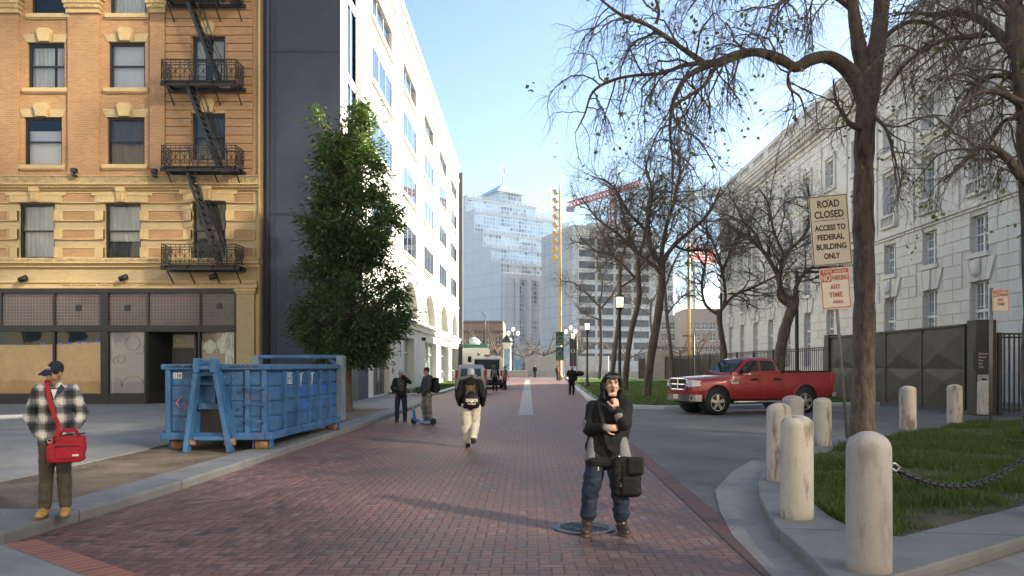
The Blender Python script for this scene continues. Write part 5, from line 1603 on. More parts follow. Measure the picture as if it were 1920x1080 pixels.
lt('bare tree rising behind the hooded man, trunk leaning right', [(1146, 722), (1152, 660), (1160, 600), (1162, 540), (1163, 480)], 74, [15, 13, 12, 11, 10],
   [([(1162, 500), (1140, 460), (1120, 420), (1112, 380)], [8, 6, 4, 2], 2), ([(1163, 490), (1180, 440), (1178, 400), (1190, 350)], [8, 6, 4, 2], -2), ([(1161, 540), (1190, 520), (1215, 490)], [6, 5, 3], 2)], 23)
lt('small bare tree with low spreading boughs near the gold flagpole', [(1124, 713), (1127, 660), (1126, 600), (1124, 570)], 94, [10, 9, 8, 8],
   [([(1124, 575), (1100, 550), (1075, 530), (1050, 528)], [6, 5, 4, 2], -3), ([(1124, 575), (1130, 530), (1120, 490), (1125, 450)], [6, 5, 4, 2], 2), ([(1125, 580), (1150, 550), (1165, 510), (1170, 480)], [6, 5, 4, 2], 2), ([(1126, 600), (1100, 590), (1085, 580)], [5, 4, 2], -2)], 24)
lt('thin bare tree beside the grey gate wall at the back of the lawn', [(1261, 716), (1258, 660), (1250, 590), (1246, 530)], 85, [12, 10, 9, 8],
   [([(1247, 540), (1230, 500), (1225, 450)], [6, 5, 3], 2), ([(1247, 540), (1265, 490), (1290, 450)], [6, 5, 3], -2), ([(1250, 590), (1275, 560), (1300, 545)], [6, 4, 2], 1)], 25)
lt('bare tree with dense twigs standing just behind the pickup bonnet', [(1360, 700), (1358, 660), (1350, 610), (1347, 580)], 45, [20, 17, 16, 15],
   [([(1347, 590), (1322, 570), (1316, 530), (1324, 480), (1312, 440)], [10, 8, 7, 6, 3], 1), ([(1347, 590), (1360, 560), (1352, 500), (1330, 440), (1300, 410)], [11, 9, 8, 6, 3], -1), ([(1350, 585), (1375, 555), (1410, 540), (1450, 520), (1480, 500)], [10, 8, 7, 5, 2], -2), ([(1352, 520), (1370, 470), (1390, 430)], [8, 6, 3], 2)], 26, leaf_share=.015)
lt('thick leaning bare tree behind the pickup cab before the stone facade', [(1458, 715), (1463, 660), (1474, 610), (1488, 570), (1490, 555)], 36, [40, 31, 29, 30, 26],
   [([(1486, 575), (1466, 545), (1455, 510), (1430, 470), (1395, 440), (1365, 428)], [18, 15, 13, 11, 8, 4], 1), ([(1486, 575), (1462, 560), (1462, 530), (1470, 480), (1505, 445), (1520, 400), (1515, 350)], [15, 12, 11, 10, 8, 6, 3], -1), ([(1490, 560), (1494, 535), (1515, 505), (1545, 500), (1570, 480)], [13, 11, 9, 8, 4], 1), ([(1432, 474), (1410, 430), (1380, 410), (1350, 400)], [9, 7, 5, 2], 2), ([(1470, 480), (1450, 430), (1440, 380), (1420, 350)], [9, 7, 5, 2], 1)], 27, leaf_share=.015)
lt('bare tree farthest back beyond the picket fence, left of the striped flag', [(1228, 708), (1227, 660), (1220, 600), (1222, 560)], 112, [9, 8, 7, 6],
   [([(1221, 570), (1200, 530), (1195, 480)], [5, 4, 2], 2), ([(1221, 570), (1240, 530), (1250, 480)], [5, 4, 2], -2), ([(1221, 590), (1190, 570), (1175, 540)], [4, 3, 2], 2)], 28)
# small pale pollarded trees round the far square
spec_far = [(.45, 1.9, 50, -.02, .25, 4, 4, .06), (.4, .9, 45, 0, .25, 3, 3, .03), (.4, .5, 40, 0, .2, 2, 3, .02)]
protos = []
for k in range(2):
    lm = [([(990, 690, 140), (990 + 2 * k, 670, 140), (988, 655, 140), (990, 645, 140)], [5, 4, 4, 4], .9)]
    for (a, b, c) in ((-18, 628, 2), (-9, 612, -2), (4, 606, 1), (14, 618, 3), (20, 634, -3)):
        lm.append(([(990, 652, 140), (990 + a * .5, 640, 140 + c), (990 + a, b, 140 + 2 * c)], [3.5, 3, 1.5], .15))
    protos.append((lm, 40 + k))
far_spots = [(880, 698, 140, 'leftmost pale pollard tree before the tan brick house'), (905, 698, 143, 'pale pollard tree in front of the tan brick house windows'), (930, 697, 139, 'pale pollard tree at the right end of the tan brick house'),
             (985, 694, 150, 'pale pollard tree left of the tower entrance arch'), (1020, 694, 146, 'pale pollard tree right of the tower entrance arch'), (1088, 695, 140, 'pale pollard tree behind the dark banner'), (1180, 694, 150, 'pale pollard tree behind the lawn trees at the back of the square'), (1310, 695, 135, 'brownish twiggy tree right of the striped flag'), (1275, 694, 150, 'brownish twiggy tree left of the striped flag'), (1335, 694, 160, 'brownish twiggy tree by the corner of the stone building')]
first = []
for i, (px, py, Y, lab) in enumerate(far_spots):
    k = i % 2
    if i < 2:
        T = bare_tree('pollard_tree', lab, protos[k][0], spec_far, protos[k][1], 'pollard trees round the square', leaf_share=0, twig='twig_pale', sides=6, bark='bark_warm')
        first.append(T)
    else:
        T = dup(first[k]); T['label'] = lab
    T.location = ((px - CX) * Y / FPX, Y, 0); s = 1.0 + .12 * ((i * 7) % 3 - 1); T.scale = (s, s, s); T.rotation_euler = (0, 0, i * 1.3)

# evergreen by the dumpster
def evergreen():
    rg = random.Random(77); Y = 29.0
    base = P(648, 771, Y); base.z = .1
    T = thing('evergreen_tree', 'dense dark evergreen tree with reddish trunk behind the blue dumpster', 'tree', base)
    tk = MB(); p3 = [P(650, 775, Y), P(649, 740, Y), P(650, 680, Y), P(651, 600, Y), P(648, 500, Y), P(650, 400, Y), P(645, 300, Y), P(640, 230, Y)]
    rr = [w * Y / FPX / 2 for w in (28, 21, 18, 16, 14, 11, 7, 3)]
    a, b = spline(p3, rr, 4); tk.tube(a, knob(a, b, .15, 3), 10)
    prof = [(200, 668, 684), (214, 570, 700), (245, 584, 698), (300, 588, 712), (340, 592, 722), (372, 588, 738), (402, 557, 758), (440, 572, 746), (474, 592, 716), (500, 558, 744), (545, 570, 776), (585, 556, 782), (615, 546, 756), (650, 556, 744), (688, 604, 712)]
    def lr(y):
        for (y0, a0, b0), (y1, a1, b1) in zip(prof, prof[1:]):
            if y0 <= y <= y1:
                f = (y - y0) / (y1 - y0); return a0 + (a1 - a0) * f, b0 + (b1 - b0) * f
        return prof[-1][1:]
    clumps = []
    while len(clumps) < 720:
        y = 203 + 484 * rg.random() ** .85
        l, r = lr(y); c = (l + r) / 2; h = (r - l) / 2
        a = rg.uniform(0, 2 * pi); k = rg.random() ** .38 * (1.0 + .12 * rg.gauss(0, 1) * (rg.random() < .35))
        x = c + h * k * cos(a); d = h * k * sin(a) * .95 * Y / FPX
        p = P(x, y, Y + d)
        if noise.noise(p * .9) < -.22 and k > .3: continue
        if y < 256 and 602 < x < 662 and rg.random() < .86: continue
        clumps.append((p, k))
    lf = MB()
    for p, k in clumps:
        o = p - Vector((base.x, Y, p.z - .5)); o.normalize()
        q = Vector((base.x, Y, max(p.z - 1.0, 1.8)))
        if rg.random() < .4: tk.tube([q, q.lerp(p, .5) + Vector((0, 0, -.1)), p], [.035, .025, .01], 4, cap=False)
        R_ = rg.uniform(.22, .5)
        for _ in range(rg.randint(34, 62)):
            v = Vector((rg.gauss(0, 1), rg.gauss(0, 1), rg.gauss(0, .75))); v *= R_ * .55
            c = p + v
            d = (v.normalized() * .7 + o * .5 + Vector((0, 0, rg.uniform(-.8, .1)))).normalized() if v.length > 0 else o
            s = rg.uniform(.13, .22)
            x = d.cross(Vector((rg.gauss(0, .4), rg.gauss(0, .4), 1))).normalized()
            n = x.cross(d)
            w = s * .26
            lf.add([tuple(c - d * s * .5), tuple(c + x * w - d * s * .05 + n * w * .5), tuple(c + d * s * .55), tuple(c - x * w - d * s * .05 + n * w * .5)], [(0, 1, 2), (0, 2, 3)], False)
    tk.build('trunk', M['bark_warm'], T, fix=False)
    lf.build('crown', M['leaf_dark'], T, fix=False)
evergreen()
# ---------------------------------------------------------------- bollards and chain
def bollardmat(name, a, dirt):
    m, t, b = newmat(name)
    co = t.coord(); x, y, z = t.sep(co)[0:3]
    n = t.noise(co, 70, 3, .7); n1 = t.noise(co, 2.4, 5, .65, 1.0); st = t.noise(t.scaled(co, (3, 3, .8)), 2.5, 4, .6)
    c = t.ramp(n, [(.3, tuple(q * .86 for q in a)), (.65, a)])
    c = t.mix(t.ramp(n1, [(.45, 0.0), (.72, .55)]), c, C4(tuple(q * .62 for q in a)))
    c = t.mix(t.math('MULTIPLY', t.ramp(st, [(.53, 0.0), (.66, 1.0)]), dirt), c, (.09, .075, .06, 1))
    low = t.math('SUBTRACT', 1.0, t.math('MULTIPLY', t.math('ADD', z, t.math('MULTIPLY', n1, .1)), 8.0))
    c = t.mix(t.math('MULTIPLY', t.math('MAXIMUM', low, 0.0), .6), c, (.16, .11, .07, 1))
    t.l.new(c, b.inputs['Base Color']); b.inputs['Roughness'].default_value = .85
    t.l.new(t.bump(t.math('ADD', n, t.math('MULTIPLY', n1, .5)), .45, .008), b.inputs['Normal'])
    return m
M['bollard_warm'] = bollardmat('bollard_warm', (.50, .455, .395), .75)
M['bollard_grey'] = bollardmat('bollard_grey', (.36, .335, .315), .35)
def bollard(label, x, y, z, m, h=1.08, r=.17, dome=.14, rot=0.0):
    mb = MB(); n = 40
    prof = [(r * .985, 0), (r, .03), (r * .99, h * .5), (r * .975, h - dome - .01)] + [(r * .975 * cos(a), h - dome + dome * sin(a)) for a in [k * pi / 2 / 9 for k in range(1, 9)]] + [(0, h)]
    mb.lathe(prof, (x, y, z), n)
    o = mb.build('bollard', M[m], origin=(x, y, z)); o.rotation_euler = (0, 0, rot)
    o.data.polygons.foreach_set('use_smooth', [True] * len(o.data.polygons))
    md = o.modifiers.new('edge', 'EDGE_SPLIT'); md.split_angle = R(50)
    return tag(o, label, 'bollard', 'concrete bollards round the corner plot')
bollard('large grey concrete bollard nearest the camera, with the chain hooked to it', 2.67, 6.27, .15, 'bollard_grey', 1.085, .172)
bollard('stained cream bollard with a dark smear down its front, second along the curved kerb', 2.83, 8.42, .15, 'bollard_warm', 1.08, .17, .11, 1.0)
bollard('cream bollard partly hidden behind the smeared one on the curved kerb', 3.50, 11.16, .15, 'bollard_warm', 1.08, .17, .11, 3.0)
bollard('greenish bollard showing only its top, in front of the pickup rear wheel', 4.70, 14.2, .1, 'bollard_grey', 1.12, .19, .10, 2.0)
bollard('clean pale bollard just left of the leaning sign post', 5.87, 15.96, .03, 'bollard_warm', 1.08, .18, .10, 4.0)
bollard('bollard with a black scribble near its top, before the dark gate', G(1702, 803, .15).x, G(1702, 803, .15).y, .13, 'bollard_warm', 1.1, .205, .1, 5.0)
bollard('bollard in front of the right end of the dark gate', G(1790, 794, .15).x, G(1790, 794, .15).y, .13, 'bollard_warm', 1.1, .20, .1, 6.0)
bollard('bollard behind the thin far sign post at the right', G(1860, 778, .15).x + .1, G(1860, 778, .15).y + .6, .13, 'bollard_warm', 1.12, .22, .1, 7.0)
bollard('bollard outside the right edge holding the far end of the chain', 5.45, 8.35, .15, 'bollard_grey', 1.08, .172, .11, 1.5) if False else None
def chain():
    a = Vector((2.67 + .17, 6.24, .15 + .80)); b = Vector((5.35, 8.30, .15 + .86))
    o_ = Vector((2.67, 6.27, .15))
    T = thing('chain', 'sagging black link chain strung from the nearest bollard over the grass', 'chain', a)
    n = 44; pts = []
    for i in range(n + 1):
        f = i / n; p = a.lerp(b, f); p.z -= 4 * .30 * f * (1 - f); pts.append(p)
    mb = MB()
    for i in range(n):
        c = (pts[i] + pts[i + 1]) / 2; d = (pts[i + 1] - pts[i]).normalized(); L = (pts[i + 1] - pts[i]).length * .72
        x = d.cross(Vector((0, 0, 1))).normalized(); y = x.cross(d)
        s = x if i % 2 else y
        w = .024
        ring = []
        for k in range(13):
            t_ = 2 * pi * k / 12
            ring.append(c + d * L * cos(t_) + s * w * sin(t_))
        mb.tube(ring, .0105, 6, cap=False)
    mb.build('links', M['iron'], T)
    h = MB(); h.tube([a + Vector((-.03, 0, .03)), a + Vector((.02, 0, .035)), a + Vector((.08, .04, .0)), a + Vector((.04, .03, -.03)), a + Vector((-.01, .0, 0))], .011, 6)
    h.build('hook', M['galv'], T)
    h = MB(); h.lathe([(.17, 0), (.172, .03), (.168, .5), (.166, .96)] + [(.166 * cos(k * pi / 18), .96 + .12 * sin(k * pi / 18)) for k in range(1, 9)] + [(0, 1.08)], (5.5, 8.4, .15), 32)
    o = h.build('bollard', M['bollard_grey'], origin=(5.5, 8.4, .15)); tag(o, 'bollard just outside the right edge that holds the far chain end', 'bollard', 'concrete bollards round the corner plot')
chain()

# ---------------------------------------------------------------- signs
def signplate(mb, place, w, h, r=.04, d=.012, inset=0.0, z=0.0):
    poly = []
    w2, h2 = w / 2 - inset, h / 2 - inset; r = max(r - inset, .005)
    for cx_, cy_, a0 in ((w2 - r, h2 - r, 0), (-w2 + r, h2 - r, 90), (-w2 + r, -h2 + r, 180), (w2 - r, -h2 + r, 270)):
        for k in range(5):
            a = R(a0 + 22.5 * k); poly.append((cx_ + r * cos(a), cy_ + r * sin(a)))
    mb.prism(poly, place, z, z + d)
M['sign_cream'] = mat('sign_cream', (.58, .50, .39), .5, var=.07, vs=3)
M['sign_white'] = mat('sign_white', (.66, .60, .50), .5, var=.08, vs=4)
M['sign_red'] = mat('sign_red', (.50, .085, .06), .5, var=.12, vs=5)
M['sign_black'] = mat('sign_black', (.015, .014, .014), .5)
M['steel_post'] = mat('steel_post', (.22, .21, .20), .55, .5, var=.25, vs=5)
def mkplace(c, yaw, roll, tilt=0.0):
    """flat sign frame: u right, v up, d towards the viewer"""
    Rm = Euler((tilt, 0, 0)).to_matrix()
    Rm = Matrix.Rotation(yaw, 3, 'Z') @ Matrix.Rotation(roll, 3, 'Y') @ Rm
    c = Vector(c)
    return lambda u, v, d: c + Rm @ Vector((u, -d, v))
def road_sign():
    b = G(1590, 822, .15); Y = b.y
    top = P(1551, 366, Y)
    T = thing('road_closed_sign', 'leaning steel post carrying a cream ROAD CLOSED board and a parking board', 'sign', b)
    p = MB(); p.tube([b - Vector((0, 0, .2)), b.lerp(top, .5), top], .034, 10); p.build('post', M['steel_post'], T)
    roll = -R(4.2); yaw = R(-8)
    cu = P(1556.5, 431.5, Y - .05); wS = 70 * Y / FPX; hS = 131 * Y / FPX
    pl = mkplace(cu, yaw, roll)
    m_ = MB(); signplate(m_, pl, wS, hS, .03, .008); bd = m_.build('road_closed_board', M['sign_cream'], T)
    m_ = MB()
    # black border as a thin frame
    w2, h2, q = wS / 2 - .012, hS / 2 - .012, .016
    for (a, c, e, f) in ((-w2, w2, h2 - q, h2), (-w2, w2, -h2, -h2 + q), (-w2, -w2 + q, -h2 + q, h2 - q), (w2 - q, w2, -h2 + q, h2 - q)):
        m_.add([tuple(pl(u, v, d)) for d in (.0085, .0105) for u, v in ((a, e), (c, e), (c, f), (a, f))], [(0, 1, 2, 3), (4, 5, 6, 7), (0, 1, 5, 4), (1, 2, 6, 5), (2, 3, 7, 6), (3, 0, 4, 7)])
    m_.build('border', M['sign_black'], bd)
    m_ = MB(); u = hS
    for txt, sz, v, wd in (('ROAD', .148, .375, .60), ('CLOSED', .148, .225, .80), ('ACCESS TO', .115, .045, .84), ('FEDERAL', .115, -.09, .73), ('BUILDING', .115, -.225, .82), ('ONLY', .115, -.36, .44)):
        textmesh(m_, txt, sz * u * .95, lambda a, c, d, v=v: pl(a, c + (v - .045) * u, .009 + d), width=wd * wS * .94, bold=.006)
    a, c = -.40 * wS, .40 * wS
    m_.add([tuple(pl(x, y, .0105)) for x, y in ((a, .140 * u), (c, .140 * u), (c, .148 * u), (a, .148 * u))], [(0, 1, 2, 3)])
    m_.build('lettering', M['sign_black'], bd, fix=False)
    m_ = MB()
    for v in (.43, -.38): m_.lathe([(.018, 0), (.015, .012), (0, .016)], pl(.0, v * u, .009), 10, ax=pl(0, 0, 1) - pl(0, 0, 0))
    m_.build('bolts', M['iron'], bd)
    parking(T, P(1566.5, 541, Y - .05), 54 * Y / FPX, 77 * Y / FPX, yaw, roll, True)
def parking(T, c, w, h, yaw, roll, area):
    pl = mkplace(c, yaw, roll)
    m_ = MB(); signplate(m_, pl, w, h, .04, .008); bd = m_.build('no_parking_board', M['sign_white'], T)
    m_ = MB()
    def fr(a, c_, e, f, d=.010):
        m_.add([tuple(pl(u * w, v * h, d)) for u, v in ((a, e), (c_, e), (c_, f), (a, f))], [(0, 1, 2, 3)])
    fr(-.47, .47, .37, .475); fr(-.47, -.12, .17, .37)
    fr(-.47, -.44, -.475, .17); fr(.44, .47, -.475, .37); fr(-.44, .44, -.475, -.45)
    m_.build('red_field', M['sign_red'], bd, fix=False)
    m_ = MB()
    textmesh(m_, 'TOW  AWAY', h * .095, lambda a, c_, d: pl(a, c_ + .385 * h, .012 + d), width=.80 * w, bold=.001)
    textmesh(m_, 'NO', h * .22, lambda a, c_, d: pl(a - .295 * w, c_ + .195 * h, .012 + d), width=.30 * w, bold=.004)
    m_.build('white_lettering', M['sign_white'], bd, fix=False)
    m_ = MB()
    textmesh(m_, 'PARKING', h * .17, lambda a, c_, d: pl(a + .16 * w, c_ + .205 * h, .012 + d), width=.53 * w, bold=.003)
    textmesh(m_, 'ANY', h * .17, lambda a, c_, d: pl(a, c_ - .01 * h, .012 + d), width=.34 * w, bold=.003)
    textmesh(m_, 'TIME', h * .17, lambda a, c_, d: pl(a, c_ - .205 * h, .012 + d), width=.46 * w, bold=.003)
    if area: textmesh(m_, 'AREA', h * .11, lambda a, c_, d: pl(a + .05 * w, c_ - .36 * h, .012 + d), width=.36 * w, bold=.002)
    m_.build('red_lettering', M['sign_red'], bd, fix=False)
road_sign()
def far_sign():
    b = G(1857, 790, .15); Y = b.y; top = P(1859, 540, Y)
    T = thing('parking_sign', 'small red and white parking sign on a slim post at the far right', 'sign', b)
    p = MB(); p.tube([b - Vector((0, 0, .1)), top], .05, 8); p.build('post', M['steel_post'], T)
    parking(T, P(1876, 564, Y - .08), 30 * Y / FPX, 42 * Y / FPX, R(-4), R(-1), False)
far_sign()

# ---------------------------------------------------------------- lamp posts
M['lamp_black'] = mat('lamp_black', (.02, .022, .022), .45, var=.2)
m, t, b = newmat('lamp_globe'); b.inputs['Base Color'].default_value = (.9, .82, .62, 1); b.inputs['Roughness'].default_value = .4
b.inputs['Emission Color'].default_value = (1, .85, .55, 1); b.inputs['Emission Strength'].default_value = .5
M['lamp_globe'] = m
def street_lamp(label, x, y, h=5.3):
    T = thing('street_lamp', label, 'street lamp', (x, y, .1), 0, 'black lantern lamps along the lawn')
    p = MB(); p.lathe([(.26, .1), (.26, .25), (.20, .32), (.13, .5), (.09, .9), (.075, 1.2), (.065, h - .95), (.09, h - .9), (.12, h - .8)], (x, y, 0), 14); p.build('post', M['lamp_black'], T)
    p = MB(); p.lathe([(.02, h - .8), (.19, h - .75), (.21, h - .68)], (x, y, 0), 4); p.lathe([(.24, h - .16), (.22, h - .10), (.05, h), (.0, h + .05)], (x, y, 0), 4, smooth=False)
    for k in range(4):
        a = pi / 2 * k; p.bar((x + .2 * cos(a), y + .2 * sin(a), h - .7), (x + .22 * cos(a), y + .22 * sin(a), h - .16), .025)
    p.build('lantern_frame', M['lamp_black'], T)
    p = MB(); p.lathe([(.16, h - .70), (.19, h - .18)], (x, y, 0), 4, smooth=False); p.build('lamp_glass', M['lamp_globe'], T)
street_lamp('tall black lantern lamp nearest on the lawn, behind the hooded man', X_(1162, 39), 39, 5.25)
street_lamp('black lantern lamp in the middle of the lawn edge row', X_(1101, 62.5), 62.5, 5.2)
street_lamp('black lantern lamp farthest along the lawn edge, beside the dark banner', X_(1074, 82), 82, 5.2)
BN = thing('banner', 'black banner with a pale round emblem hanging on a pole at the plaza edge', 'banner', (X_(1075, 96), 96, 0))
p = MB(); p.tube([(X_(1082, 96), 96, 0), (X_(1082, 96), 96, 5.4)], .06, 8); p.build('pole', M['lamp_black'], BN)
a = P(1068, 687, 96); b_ = P(1080.5, 632, 96)
p = MB(); p.bbox(a.x, b_.x, 95.98, 96.02, a.z, b_.z, .01); bc = p.build('cloth', mat('banner_black', (.03, .032, .034), .8), BN)
p = MB(); c = (a + b_) / 2; p.tube([(c.x + .22 * cos(2 * pi * i / 20), 95.96, c.z + .1 + .22 * sin(2 * pi * i / 20)) for i in range(21)], .04, 4); p.tube([(c.x - .1, 95.96, c.z), (c.x, 95.96, c.z + .22), (c.x + .1, 95.96, c.z + .02)], .035, 4); p.build('emblem', mat('pale_emblem', (.5, .5, .5), .7), bc)
def candelabra(label, px, Y, h):
    T = thing('candelabra_lamp', label, 'street lamp', (X_(px, Y), Y, 0), 0, 'ornate three globe lamps')
    x = X_(px, Y)
    p = MB(); p.lathe([(.4, 0), (.4, .4), (.2, .6), (.12, 2), (.1, h - 1.2), (.18, h - 1.1), (.08, h - .9), (.06, h - .2)], (x, Y, 0), 10)
    for s in (-1, 1): p.tube([(x, Y, h - 1.2), (x + s * .5, Y, h - 1.3), (x + s * .75, Y, h - .9)], .06, 6)
    p.build('post', M['lamp_black'], T)
    for dx, z in ((-.75, h - .65), (.75, h - .65), (0, h)):
        p = MB(); p.ell((x + dx, Y, z), (.27, .27, .34), 10, 7); p.build('globe', M['lamp_globe'], T)
candelabra('ornate three globe lamp before the left piers of the tower', 962, 125, 7.4)
candelabra('ornate three globe lamp behind the dark banner', 1070, 128, 7.8)
def cobra(label, px, Y, h, side):
    x = X_(px, Y)
    T = thing('light_pole', label, 'street lamp', (x, Y, 0), 0, 'dark light poles along the fence')
    p = MB(); p.lathe([(.12, 0), (.11, .2), (.09, h)], (x, Y, 0), 10); p.bar((x, Y, h - .12), (x + side * 1.1, Y, h - .06), .06); p.build('pole', M['iron'], T)
    p = MB(); p.bbox(x + side * .55, x + side * 1.35, Y - .14, Y + .14, h - .12, h, .03); p.build('lamp_head', M['iron'], T)
cobra('slim dark light pole with one flat arm, right of the thick leaning tree', 1494, 41, 6.6, 1)
cobra('slim dark light pole beside the tree behind the pickup bonnet', 1352, 58, 7.0, 1)
cobra('slim dark light pole standing left of the striped flag pole behind the fence', 1301, 92, 5.2, -1)

# ---------------------------------------------------------------- dark gate and fences along the stone building
M['gate_steel'] = mat('gate_steel', (.052, .045, .038), .55, .3, var=.25, vs=1.2, bump=.15, bs=30)
XG = 15.8
GT2 = thing('vehicle_gate', 'dark bronze steel gate with faceted diamond panels behind the bollards', 'gate', (XG, 35, .0))
npan = 4; y0, y1 = 28.9, 41.8
for i in range(npan):
    ya, yb = y0 + (y1 - y0) * i / npan, y0 + (y1 - y0) * (i + 1) / npan
    p = MB(); p.box(XG + .02, XG + .2, ya + .02, yb - .02, .12, 3.15)
    for r_ in range(2):
        za, zc = .2 + r_ * 1.45, 1.6 + r_ * 1.45
        ym = (ya + yb) / 2; e = .06
        ap = (XG - .07, ym + (.25 if r_ else -.25), za + (.55 if r_ else .95))
        v = [(XG, ya + e, za), (XG, yb - e, za), (XG, yb - e, zc), (XG, ya + e, zc), ap]
        p.add(v, [(0, 1, 4), (1, 2, 4), (2, 3, 4), (3, 0, 4)])
    p.box(XG - .03, XG + .04, ya, ya + .06, .12, 3.17); p.box(XG - .03, XG + .04, yb - .06, yb, .12, 3.17)
    p.build('gate_panel', M['gate_steel'], GT2)
p = MB(); p.box(XG - .05, XG + .25, y0, y1, 3.17, 3.25); p.build('top_rail', M['gate_steel'], GT2)
for ya in (28.3, 42.1):
    p = MB(); p.bbox(XG - .12, XG + .6, ya - .3, ya + .3, 0, 3.35, .02); p.build('gate_post', M['gate_steel'], GT2)
p = MB(); p.box(XG - .14, XG - .13, 28.1, 28.5, 1.55, 2.25); sg_ = p.build('notice', mat('notice_dark', (.03, .028, .026), .5), GT2)
p = MB()
nz = mkplace((15.9, 27.985, 1.9), 0, 0)
p2 = MB(); p2.box(15.72, 16.1, 27.985, 27.999, 1.5, 2.25); sg_ = p2.build('address_notice', mat('notice_face', (.035, .03, .028), .5), GT2)
for k, w_ in enumerate(('50 United', 'Nations', 'Plaza', 'Exit', 'Only')): textmesh(p, w_, .085, lambda u, v, d, k=k: (15.76 + u, 27.98 - d, 2.13 - k * .115 + v), align='LEFT')
p.build('lettering', M['sign_white'], sg_, fix=False)
p = MB(); p.bbox(15.72, 16.1, 27.9, 27.999, 1.05, 1.42, .01); p.build('intercom', M['galv'], GT2)
p = MB(); p.box(15.82, 15.98, 27.88, 27.9, 1.15, 1.3); p.build('keypad', M['sign_black'], GT2)
def fence(label, a, b, h, gap, post, z0=0.0, r=.022, kick=.0, name='picket_fence'):
    a = Vector((*a, z0)); b = Vector((*b, z0)); L = (b - a).length
    T = thing(name, label, 'fence', (a + b) / 2)
    p = MB(); n = int(L / gap)
    for i in range(n + 1):
        q = a.lerp(b, i / n); p.bar(q + Vector((0, 0, .1)), q + Vector((0, 0, h)), r * 2)
    p.build('pickets', M['gate_steel'], T)
    p = MB()
    for z in (.18, h - .12, h): p.bar(a + Vector((0, 0, z)), b + Vector((0, 0, z)), .05, .06)
    if kick: p.bar(a + Vector((.05, 0, kick / 2)), b + Vector((.05, 0, kick / 2)), .04, kick)
    p.build('rails', M['gate_steel'], T)
    n = max(1, int(L / post))
    for i in range(n + 1):
        q = a.lerp(b, i / n); p = MB(); p.bar(q, q + Vector((0, 0, h + .05)), .13); p.build('fence_post', M['gate_steel'], T)
    return T
fence('long dark picket fence behind the pickup along the stone building', (XG, 42.5), (XG, 92), 2.7, .32, 4.5, r=.017)
fence('dark picket fence at the far right beside the gate post', (16.5, 28.0), (26, 28.0), 2.85, .17, 2.4)
fence('far picket fence on the low wall behind the lawn trees', (XG, 100), (26.5, 100), 1.4, .28, 4, 2.6)
wallbox('fence_wall', 'grey wall carrying the far picket fence behind the lawn trees', (XG - 2, 100), (27, 100), 2.6, .4, m=M['gate_steel'])
wallbox('gate_wall', 'tall plain grey wall block at the end of the picket fence beside the lawn', (13.6, 92.3), (16.4, 92.3), 3.4, .6)
# manhole
MH = thing('manhole_cover', 'round iron drain grate under the hooded man, set in the bricks', 'manhole cover', (G(1096, 990).x, G(1096, 990).y, 0))
hx, hy = MH.location.x, MH.location.y
M['grate'] = mat('grate_iron', (.09, .10, .11), .5, .5, var=.2, vs=8)
p = MB(); p.lathe([(.34, .0), (.34, .012), (.265, .012), (.26, .006)], (hx, hy, 0), 48, smooth=False); p.build('rim', M['grate'], MH)
p = MB(); p.lathe([(.26, .002), (.0, .002)], (hx, hy, 0), 32); p.build('dark_drain', M['sign_black'], MH)
p = MB()
for ring, n in ((.055, 5), (.12, 9), (.185, 14), (.24, 19)):
    for k in range(n):
        a = 2 * pi * (k + .5 * (n % 2)) / n
        c = Vector((hx + ring * cos(a), hy + ring * sin(a), .010))
        w_ = .030
        p.tube([c + Vector((w_ * cos(q), w_ * sin(q), 0)) for q in [2 * pi * i / 8 for i in range(9)]], .0085, 4, cap=False)
p.build('grate', M['grate'], MH)

# ---------------------------------------------------------------- blue roll-off dumpster
def steelblue(name, a, b_, rust=.5):
    m, t, b = newmat(name)
    co = t.coord(); n = t.noise(co, 1.3, 5, .65); n2 = t.noise(t.scaled(co, (1, 1, .35)), 5, 5, .7); n3 = t.noise(co, 3.2, 6, .75)
    c = t.ramp(t.math('ADD', t.math('MULTIPLY', n, .6), t.math('MULTIPLY', n2, .4)), [(.36, a), (.62, b_)])
    c = t.mix(t.ramp(n3, [(.575, 0.0), (.66, rust)]), c, (.13, .06, .03, 1))
    c = t.mix(t.ramp(t.noise(co, 14, 3), [(.66, 0.0), (.72, .5)]), c, (.22, .30, .38, 1))
    t.l.new(c, b.inputs['Base Color']); b.inputs['Roughness'].default_value = .55
    t.l.new(t.bump(n2, .15, .02), b.inputs['Normal'])
    return m
M['bin_blue'] = steelblue('bin_blue', (.014, .062, .165), (.048, .155, .33))
M['bin_blue_dark'] = steelblue('bin_blue_dark', (.02, .085, .30), (.035, .14, .42), .3)
M['bin_grey'] = steelblue('bin_grey', (.10, .14, .18), (.17, .22, .27), .4)
M['rust'] = mat('rust', (.28, .15, .08), .85, var=.4, vs=5, col2=(.15, .08, .045))
M['orange_spray'] = mat('orange_spray', (.75, .12, .05), .6)
M['white_spray'] = mat('white_spray', (.62, .66, .68), .6)
DW, DL, DZ0, DZ1 = 2.13, 5.75, .27, 1.70
DT = thing('dumpster', 'battered blue roll off dumpster with A shaped hook frame and graffiti, on the dirt strip', 'dumpster', (-7.03, 15.5, .1), R(-2.0))
DT.scale = (.95, .89, .93)
def dbuild(mb, name, m, par=DT, **kw):
    Mx = rootmat(DT); q = MB(); q.v = [tuple(Mx @ Vector(p)) for p in mb.v]; q.f = mb.f; q.m = mb.m; q.sm = mb.sm
    return q.build(name, M[m] if isinstance(m, str) else m, par, **kw)
p = MB()
p.box(0.04, .08, .04, DL - .06, DZ0, DZ1); p.box(DW - .08, DW - .04, .04, DL - .06, DZ0, DZ1)
p.box(.08, DW - .08, DL - .10, DL - .06, DZ0, DZ1); p.box(.08, DW - .08, .08, DL - .1, DZ0, DZ0 + .05)
